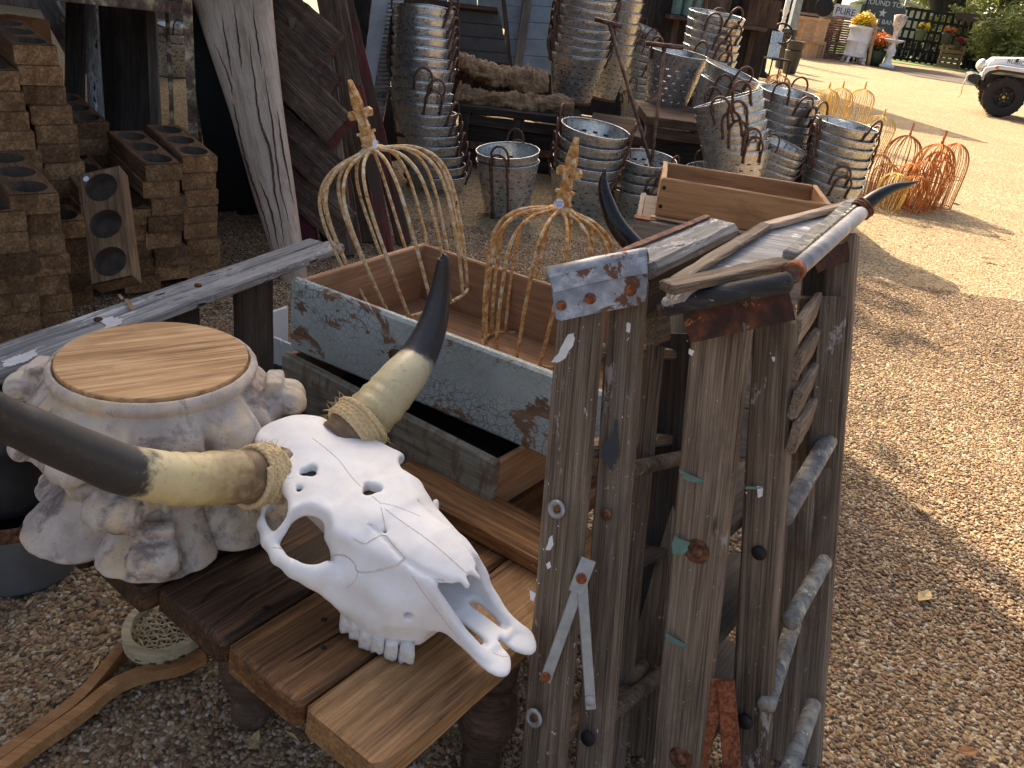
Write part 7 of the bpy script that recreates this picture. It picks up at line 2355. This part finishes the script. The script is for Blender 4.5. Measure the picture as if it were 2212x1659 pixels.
# ================================================================ white off-road vehicle entering at the right
def offroad():
    G = Z(2152, 252, 0)
    f_ = V((-0.93, 0.37, 0)).normalized(); s_ = V((0.37, 0.93, 0)).normalized()
    M = Matrix((f_, s_, V((0, 0, 1)))).transposed().to_4x4(); M.translation = G
    M = M @ Matrix.Scale(0.87, 4)
    # local: x forward, y to the far side, z up; the near front wheel stands at the origin
    root = thing('offroad_vehicle', 'white off-road vehicle with chunky tyres at the right frame edge', 'car', M=M)
    R = 0.43
    TR = 1.50
    def hull(nm, prof, y0, y1, mat, bev=0.04, inset=0.0):
        n = len(prof)
        vs = [V((x, y0, z)) for x, z in prof] + [V((x, y1, z)) for x, z in prof]
        fs = [tuple(range(n)), tuple(range(2 * n - 1, n - 1, -1))] + [(i, i + n, (i + 1) % n + n, (i + 1) % n) for i in range(n)]
        me = bpy.data.meshes.new(nm); me.from_pydata([tuple(v) for v in vs], [], fs)
        bm = bmesh.new(); bm.from_mesh(me); bmesh.ops.recalc_face_normals(bm, faces=bm.faces)
        if bev: bmesh.ops.bevel(bm, geom=bm.edges[:], offset=bev, segments=2, affect='EDGES', profile=0.6)
        bm.to_mesh(me); bm.free(); me.materials.append(mat)
        return link(nm, me, M, root)
    hull('hood', [(0.50, 0.86), (0.55, 0.92), (0.50, 1.10), (0.42, 1.19), (-0.30, 1.28), (-1.05, 1.30), (-1.05, 0.86)], 0.10, TR - 0.10, M_carw, 0.035)
    hull('tub', [(-0.62, 0.52), (-0.62, 0.9), (-1.04, 0.9), (-1.04, 1.28), (-3.3, 1.28), (-3.3, 0.52)], 0.02, TR - 0.02, M_carw, 0.03)
    hull('cab', [(-1.08, 1.29), (-1.32, 1.9), (-3.25, 1.9), (-3.3, 1.29)], 0.06, TR - 0.06, M_glassd, 0.03)
    hull('grille', [(0.555, 0.70), (0.565, 1.08), (0.50, 1.10), (0.49, 0.70)], 0.2, TR - 0.2, M_carw, 0.015)
    hull('chassis', [(0.55, 0.48), (0.55, 0.70), (-3.3, 0.56), (-3.3, 0.42)], 0.25, TR - 0.25, M_plastic, 0.02)
    hull('wheel_well', [(0.46, 0.62), (0.46, 0.90), (-0.60, 0.90), (-0.60, 0.55)], 0.20, TR - 0.20, M_plastic, 0.0)
    for y0, y1 in ((-0.17, 0.11), (TR - 0.11, TR + 0.17)):
        hull('fender', [(0.60, 0.84), (0.56, 0.98), (0.30, 1.06), (-0.42, 1.06), (-0.60, 0.96), (-0.78, 0.60), (-0.70, 0.60), (-0.52, 0.90), (-0.40, 0.98), (0.28, 0.98), (0.46, 0.92), (0.54, 0.82)], y0, y1, M_carw, 0.015)
        hull('flare_lip', [(0.52, 0.80), (0.45, 0.905), (0.28, 0.965), (-0.40, 0.965), (-0.52, 0.885), (-0.70, 0.585), (-0.66, 0.585), (-0.48, 0.86), (-0.38, 0.93), (0.26, 0.93), (0.41, 0.875), (0.47, 0.79)], y0 + 0.005, y1 - 0.005, M_plastic, 0.0)
    hull('bumper', [(0.62, 0.54), (0.62, 0.60), (0.74, 0.60), (0.84, 0.66), (0.84, 0.78), (0.74, 0.82), (0.58, 0.80), (0.58, 0.54)], 0.02, TR - 0.02, M_plastic, 0.02)
    hull('bumper_trim', [(0.66, 0.56), (0.86, 0.64), (0.87, 0.76), (0.84, 0.76), (0.82, 0.66), (0.66, 0.60)], -0.02, 0.30, M_alu, 0.008)
    # lamps
    for y in (0.36, TR - 0.36):
        v, f = lathe([(0.001, 0.05), (0.09, 0.045), (0.105, 0.0), (0.11, -0.05)], 20)
        mesh_obj('headlight', v, f, M_lens, M @ Matrix.Translation((0.58, y, 0.96)) @ Matrix.Rotation(pi / 2, 4, 'Y'), root, True)
    v, f = lathe([(0.001, 0.06), (0.10, 0.05), (0.13, 0.0), (0.10, -0.06), (0.03, -0.09)], 20)
    mesh_obj('spot_lamp', v, f, M_lens, M @ Matrix.Translation((0.66, 0.16, 1.02)) @ Matrix.Rotation(pi / 2 - 0.2, 4, 'Y') @ Matrix.Rotation(0.5, 4, 'X'), root, True)
    v, f = lathe([(0.04, 0.0), (0.036, 0.012), (0.001, 0.014)], 16)
    mesh_obj('side_marker', v, f, M_amber, M @ Matrix.Translation((0.34, -0.172, 1.01)) @ Matrix.Rotation(pi / 2, 4, 'X'), root, True)
    v, f = boxm((-0.02, 0.098, 1.21), (0.05, 0.02, 0.07)); mesh_obj('hood_latch', v, f, M_plastic, M, root)
    Mt = M @ Matrix.Translation((0.17, 0.094, 1.165)) @ Matrix.Rotation(pi, 4, 'Z') @ Matrix.Rotation(pi / 2, 4, 'X') @ Matrix.Rotation(-0.03, 4, 'Z')
    txt('hood_lettering', 'RUBICON', 0.125, Mt, M_iron, root, 0.002, 'LEFT')
    # rope hanging at the bumper
    v, f = tube(catmull([M @ V((0.84, 0.1, 0.72)), M @ V((0.88, 0.02, 0.55)), M @ V((0.86, 0.03, 0.36)), M @ V((0.9, 0.0, 0.28))], 4), 0.012, 5); mesh_obj('tow_rope', v, f, M_rope, None, root)
    # wheels
    def wheel(x, y, side):
        Mw = M @ Matrix.Translation((x, y, R)) @ Matrix.Rotation(pi / 2 * side, 4, 'X')
        prof = [(0.235, -0.13), (0.30, -0.145), (0.37, -0.145), (0.415, -0.12), (0.425, -0.09), (0.425, 0.09), (0.415, 0.12), (0.37, 0.145), (0.30, 0.145), (0.235, 0.13)]
        v, f = lathe(prof, 40, False)
        # tread lugs
        for k in range(32):
            a = 2 * pi * k / 32
            Ml = Matrix.Rotation(a, 4, 'Z')
            v, f = join((v, f), boxm((0.424, 0, 0.07 if k % 2 else -0.07), (0.024, 0.048, 0.12), Ml), boxm((0.40, 0, 0.132 if k % 2 else -0.132), (0.055, 0.045, 0.022), Ml))
        t = mesh_obj('tyre', v, f, M_tyre, Mw, root)
        v, f = lathe([(0.24, 0.125), (0.245, 0.135), (0.215, 0.125), (0.20, 0.05), (0.10, 0.04), (0.06, 0.08), (0.001, 0.08)], 30, False)
        for k in range(5):
            Ml = Matrix.Rotation(2 * pi * k / 5, 4, 'Z')
            v, f = join((v, f), boxm((0.135, 0, 0.085), (0.15, 0.07, 0.03), Ml))
        mesh_obj('rim', v, f, M_iron, Mw, root)
        v, f = lathe([(0.034, 0.08), (0.032, 0.115), (0.001, 0.118)], 14); mesh_obj('hub_cap', v, f, M_gold, Mw, root, True)
        for k in range(5):
            a = 2 * pi * (k + 0.5) / 5
            v, f = lathe([(0.012, 0.04), (0.012, 0.10), (0.001, 0.102)], 8)
            mesh_obj('lug_nut', v, f, M_alu, Mw @ Matrix.Translation((0.085 * cos(a), 0.085 * sin(a), 0)), root)
    wheel(0, 0.0, 1); wheel(0, TR, -1); wheel(-2.45, 0.0, 1); wheel(-2.45, TR, -1)
offroad()

# ================================================================ roof, store, wall added for shade; awning, oak (they stand outside the picture)
def shade():
    root = thing('shade_roof', 'unseen plank roof on posts, added to shade the stacked molds', 'roof', (-2.5, 4.5, 0))  # unseen roof added to keep the mold stacks dark
    h = 2.5
    outline = [(-5.4, 1.6), (-1.7, 1.6), (-0.95, 3.0), (-0.8, 7.4), (-0.95, 9.3), (-5.4, 9.3)]
    holes = []
    def yr(x):
        ys = []
        for i in range(len(outline)):
            a, b = outline[i], outline[(i + 1) % len(outline)]
            if (a[0] - x) * (b[0] - x) < 0: ys.append(a[1] + (b[1] - a[1]) * (x - a[0]) / (b[0] - a[0]))
        return (min(ys), max(ys)) if len(ys) >= 2 else None
    wd = 0.13
    x = -5.3
    while x < -0.8:
        r = yr(x)
        if r:
            segs = [r]
            for (hx0, hx1, hy0, hy1) in holes:
                if hx0 < x < hx1:
                    segs = [(a, min(b, hy0)) for a, b in segs if a < hy0] + [(max(a, hy1), b) for a, b in segs if b > hy1]
            for a, b in segs:
                if b - a > 0.05: board('roof_plank', (x, a, h), (x, b, h), wd + 0.001, 0.03, (1, 0, 0), M_awn, root, seg=2, wob=0.0006)
        x += wd
    for y in (2.0, 4.2, 6.6):
        board('rafter', (-5.3, y, h - 0.08), (-1.6 if y < 3 else -0.85, y, h - 0.08), 0.12, 0.06, (0, 0, 1), M_awn, root)
    for (px_, py) in ((-4.9, 9.1), (-4.9, 1.8), (-2.9, 9.1)):
        board('post', (px_, py, 0), (px_, py, h), 0.14, 0.14, (1, 0, 0), M_awn, root)
    aw = thing('shop_awning', 'plank awning on posts over the shop corner, mostly above the picture', 'awning', (3.0, 18, 0))
    c0, c1, c2, c3 = V((4.7, 16.4, 3.0)), V((3.45, 22.9, 3.0)), V((-2.5, 24.0, 3.0)), V((0.6, 17.7, 3.0))
    for k in range(24):
        a = c0.lerp(c3, (k + 0.5) / 24); b = c1.lerp(c2, (k + 0.5) / 24)
        board('awning_plank', a, b, (c3 - c0).length / 24 + 0.01, 0.03, c3 - c0, M_awn, aw, seg=2)
    for t in (0.03, 0.97):
        board('beam', c0.lerp(c1, t) - V((0, 0, 0.08)), c3.lerp(c2, t) - V((0, 0, 0.08)), 0.12, 0.06, (0, 0, 1), M_awn, aw)
    for p in (c1 + V((-0.1, -0.3, 0)), c3.lerp(c2, 0.3)):
        board('post', V((p.x, p.y, 0)), V((p.x, p.y, 2.95)), 0.16, 0.16, (1, 0.2, 0), M_blue, aw)
    st = thing('shade_store', 'tall plank store front added to shade the yard, outside the picture', 'building', (-9.5, 13.4, 0))  # unseen building added to cast the near yard's shade edge
    for k in range(12):
        x0 = -4.32 - 1.0 * k
        board('wall_plank', (x0 - 0.5, 13.4, 0), (x0 - 0.5, 13.4, 10.7), 0.998, 0.12, (1, 0, 0), M_awn, st, seg=3)
    for k in range(1):
        board('wall_plank', (-4.38, 13.96 + k, 0), (-4.38, 13.96 + k, 10.6), 0.998, 0.1, (0, 1, 0), M_awn, st, seg=3)
    board('cornice', (-16.1, 13.28, 10.76), (-4.32, 13.28, 10.76), 0.3, 0.14, (0, 1, 0), M_awn, st, seg=3)
    for zz_ in (2.4, 6.6):
        for k in range(4):
            v, f = boxm((-6.0 - 2.7 * k, 13.32, zz_), (1.0, 0.06, 1.6)); mesh_obj('window', v, f, M_glassd, None, st)
    wl = thing('shade_wall', 'dark plank wall added to darken the left of the yard, under the added roof', 'wall', (-4.6, 3, 0))  # wall added to block sky light from the left
    n = 30
    for k in range(n):
        y = -0.4 + 7.6 * (k + 0.5) / n
        board('wall_plank', (-4.7, y, 0), (-4.7, y, h), 7.6 / n, 0.03, (0, 1, 0), M_dkwood, wl, seg=2)
    # spreading oak behind the shop: its crown dapples the bucket yard
    T = thing('oak_tree', 'tall spreading oak behind the bucket yard, outside the picture', 'tree', (-5.2, 15.5, 0))
    v, f = tube(catmull([(-5.2, 15.5, 0), (-5.1, 15.3, 2.5), (-4.6, 14.6, 5)], 4), [0.5] * 4 + [0.42] * 4 + [0.3], 12)
    mesh_obj('trunk', v, f, M_bark, None, T, True)
    for e in ((-2.0, 9.5, 6.2), (-3.2, 11.5, 6.4), (-1.4, 12.4, 6.2), (-5.6, 12.0, 6.5)):
        v, f = tube(catmull([(-5.1, 15.3, 2.5), (-4.2, 13.6, 4.8), e], 5), [0.3] * 4 + [0.2] * 4 + [0.12] * 2 + [0.05], 8)
        mesh_obj('limb', v, f, M_bark, None, T, True)
    leaf_cloud('crown', [(V((-3.9, 12.0, 6.0)), 1.5), (V((-2.6, 13.2, 6.0)), 1.6), (V((-4.6, 13.6, 6.2)), 1.6), (V((-3.2, 10.6, 6.2)), 1.1), (V((-5.6, 11.6, 6.3)), 1.6), (V((-6.6, 13.6, 6.3)), 1.8), (V((-2.2, 11.8, 5.9)), 0.9), (V((-6.5, 15.5, 6.2)), 1.9), (V((-5.2, 17.5, 6.2)), 1.9), (V((-7.8, 17.5, 6.3)), 2.0), (V((-6.2, 19.6, 6.2)), 1.9)], 15000, 0.12, M_leafmd, 77, T)
shade()

def litter():
    rr = random.Random(12)
    vs, fs = [], []
    for _ in range(420):
        y = rr.uniform(0.8, 5.5); x = rr.uniform(-0.8 * y - 0.2, 0.72 * y + 0.5)
        p = V((x, y, gz(x, y) + 0.009)); a = rr.uniform(0, 6.28); L = rr.uniform(0.006, 0.024); w_ = rr.uniform(0.0012, 0.0045)
        d = V((cos(a), sin(a), rr.uniform(-.15, .15))); n = V((-sin(a), cos(a), rr.uniform(-.2, .2)))
        o = len(vs)
        vs += [p - d * L, p - n * w_, p + d * L, p + n * w_ + V((0, 0, 0.003))]
        fs += [(o, o + 1, o + 2), (o, o + 2, o + 3)]
    o = mesh_obj('dry_litter', vs, fs, M_paleleaf)
    tag(o, 'scraps of straw and dry leaf strewn over the gravel', 'litter', kind='stuff')
litter()

def leaves():
    for k, (x, y, s, m, lab) in enumerate(((2135, 560, 0.05, M_deadleaf, 'dark curled dead leaf on the sunlit gravel'), (2060, 432, 0.07, M_deadleaf, 'reddish dead leaf right of the rusty domes'), (1995, 985, 0.018, M_paleleaf, 'small yellow leaf at the shade edge on the gravel'),
                                          (1995, 1290, 0.035, M_paleleaf, 'pale torn leaf on the shaded gravel right of the ladders'), (1990, 1100, 0.03, M_paleleaf, 'straw-coloured leaf halfway down the right gravel'), (2090, 1625, 0.025, M_deadleaf, 'small orange leaf near the bottom right corner'),
                                          (550, 1600, 0.02, M_paleleaf, 'pale leaf scrap on the gravel below the table'), (1905, 510, 0.03, M_deadleaf, 'tiny brown leaf in the long bucket shadow'))):
        p = Z(x, y, 0.014)
        a = k * 1.3
        vs = []
        for i, (u, w_) in enumerate(((-1, 0), (-0.5, 0.35), (0, 0.45), (0.5, 0.3), (1, 0), (0.5, -0.28), (0, -0.45), (-0.5, -0.3))):
            vs.append(p + V((s * (u * cos(a) - w_ * sin(a)), s * (u * sin(a) + w_ * cos(a)), s * 0.25 * abs(w_) + 0.002 * (i % 2) + s * 0.12 * u * u)))
        n = 8
        vs2 = vs + [v + V((0, 0, 0.0012)) for v in vs] + [p, p + V((0, 0, 0.0012))]
        fs = [(i, (i + 1) % n, 16) for i in range(n)] + [(i + 8, (i + 1) % n + 8, 17) for i in range(n)] + [(i, (i + 1) % n, (i + 1) % n + 8, i + 8) for i in range(n)]
        o = mesh_obj('dead_leaf', vs2, fs, m); tag(o, lab, 'leaf')
leaves()
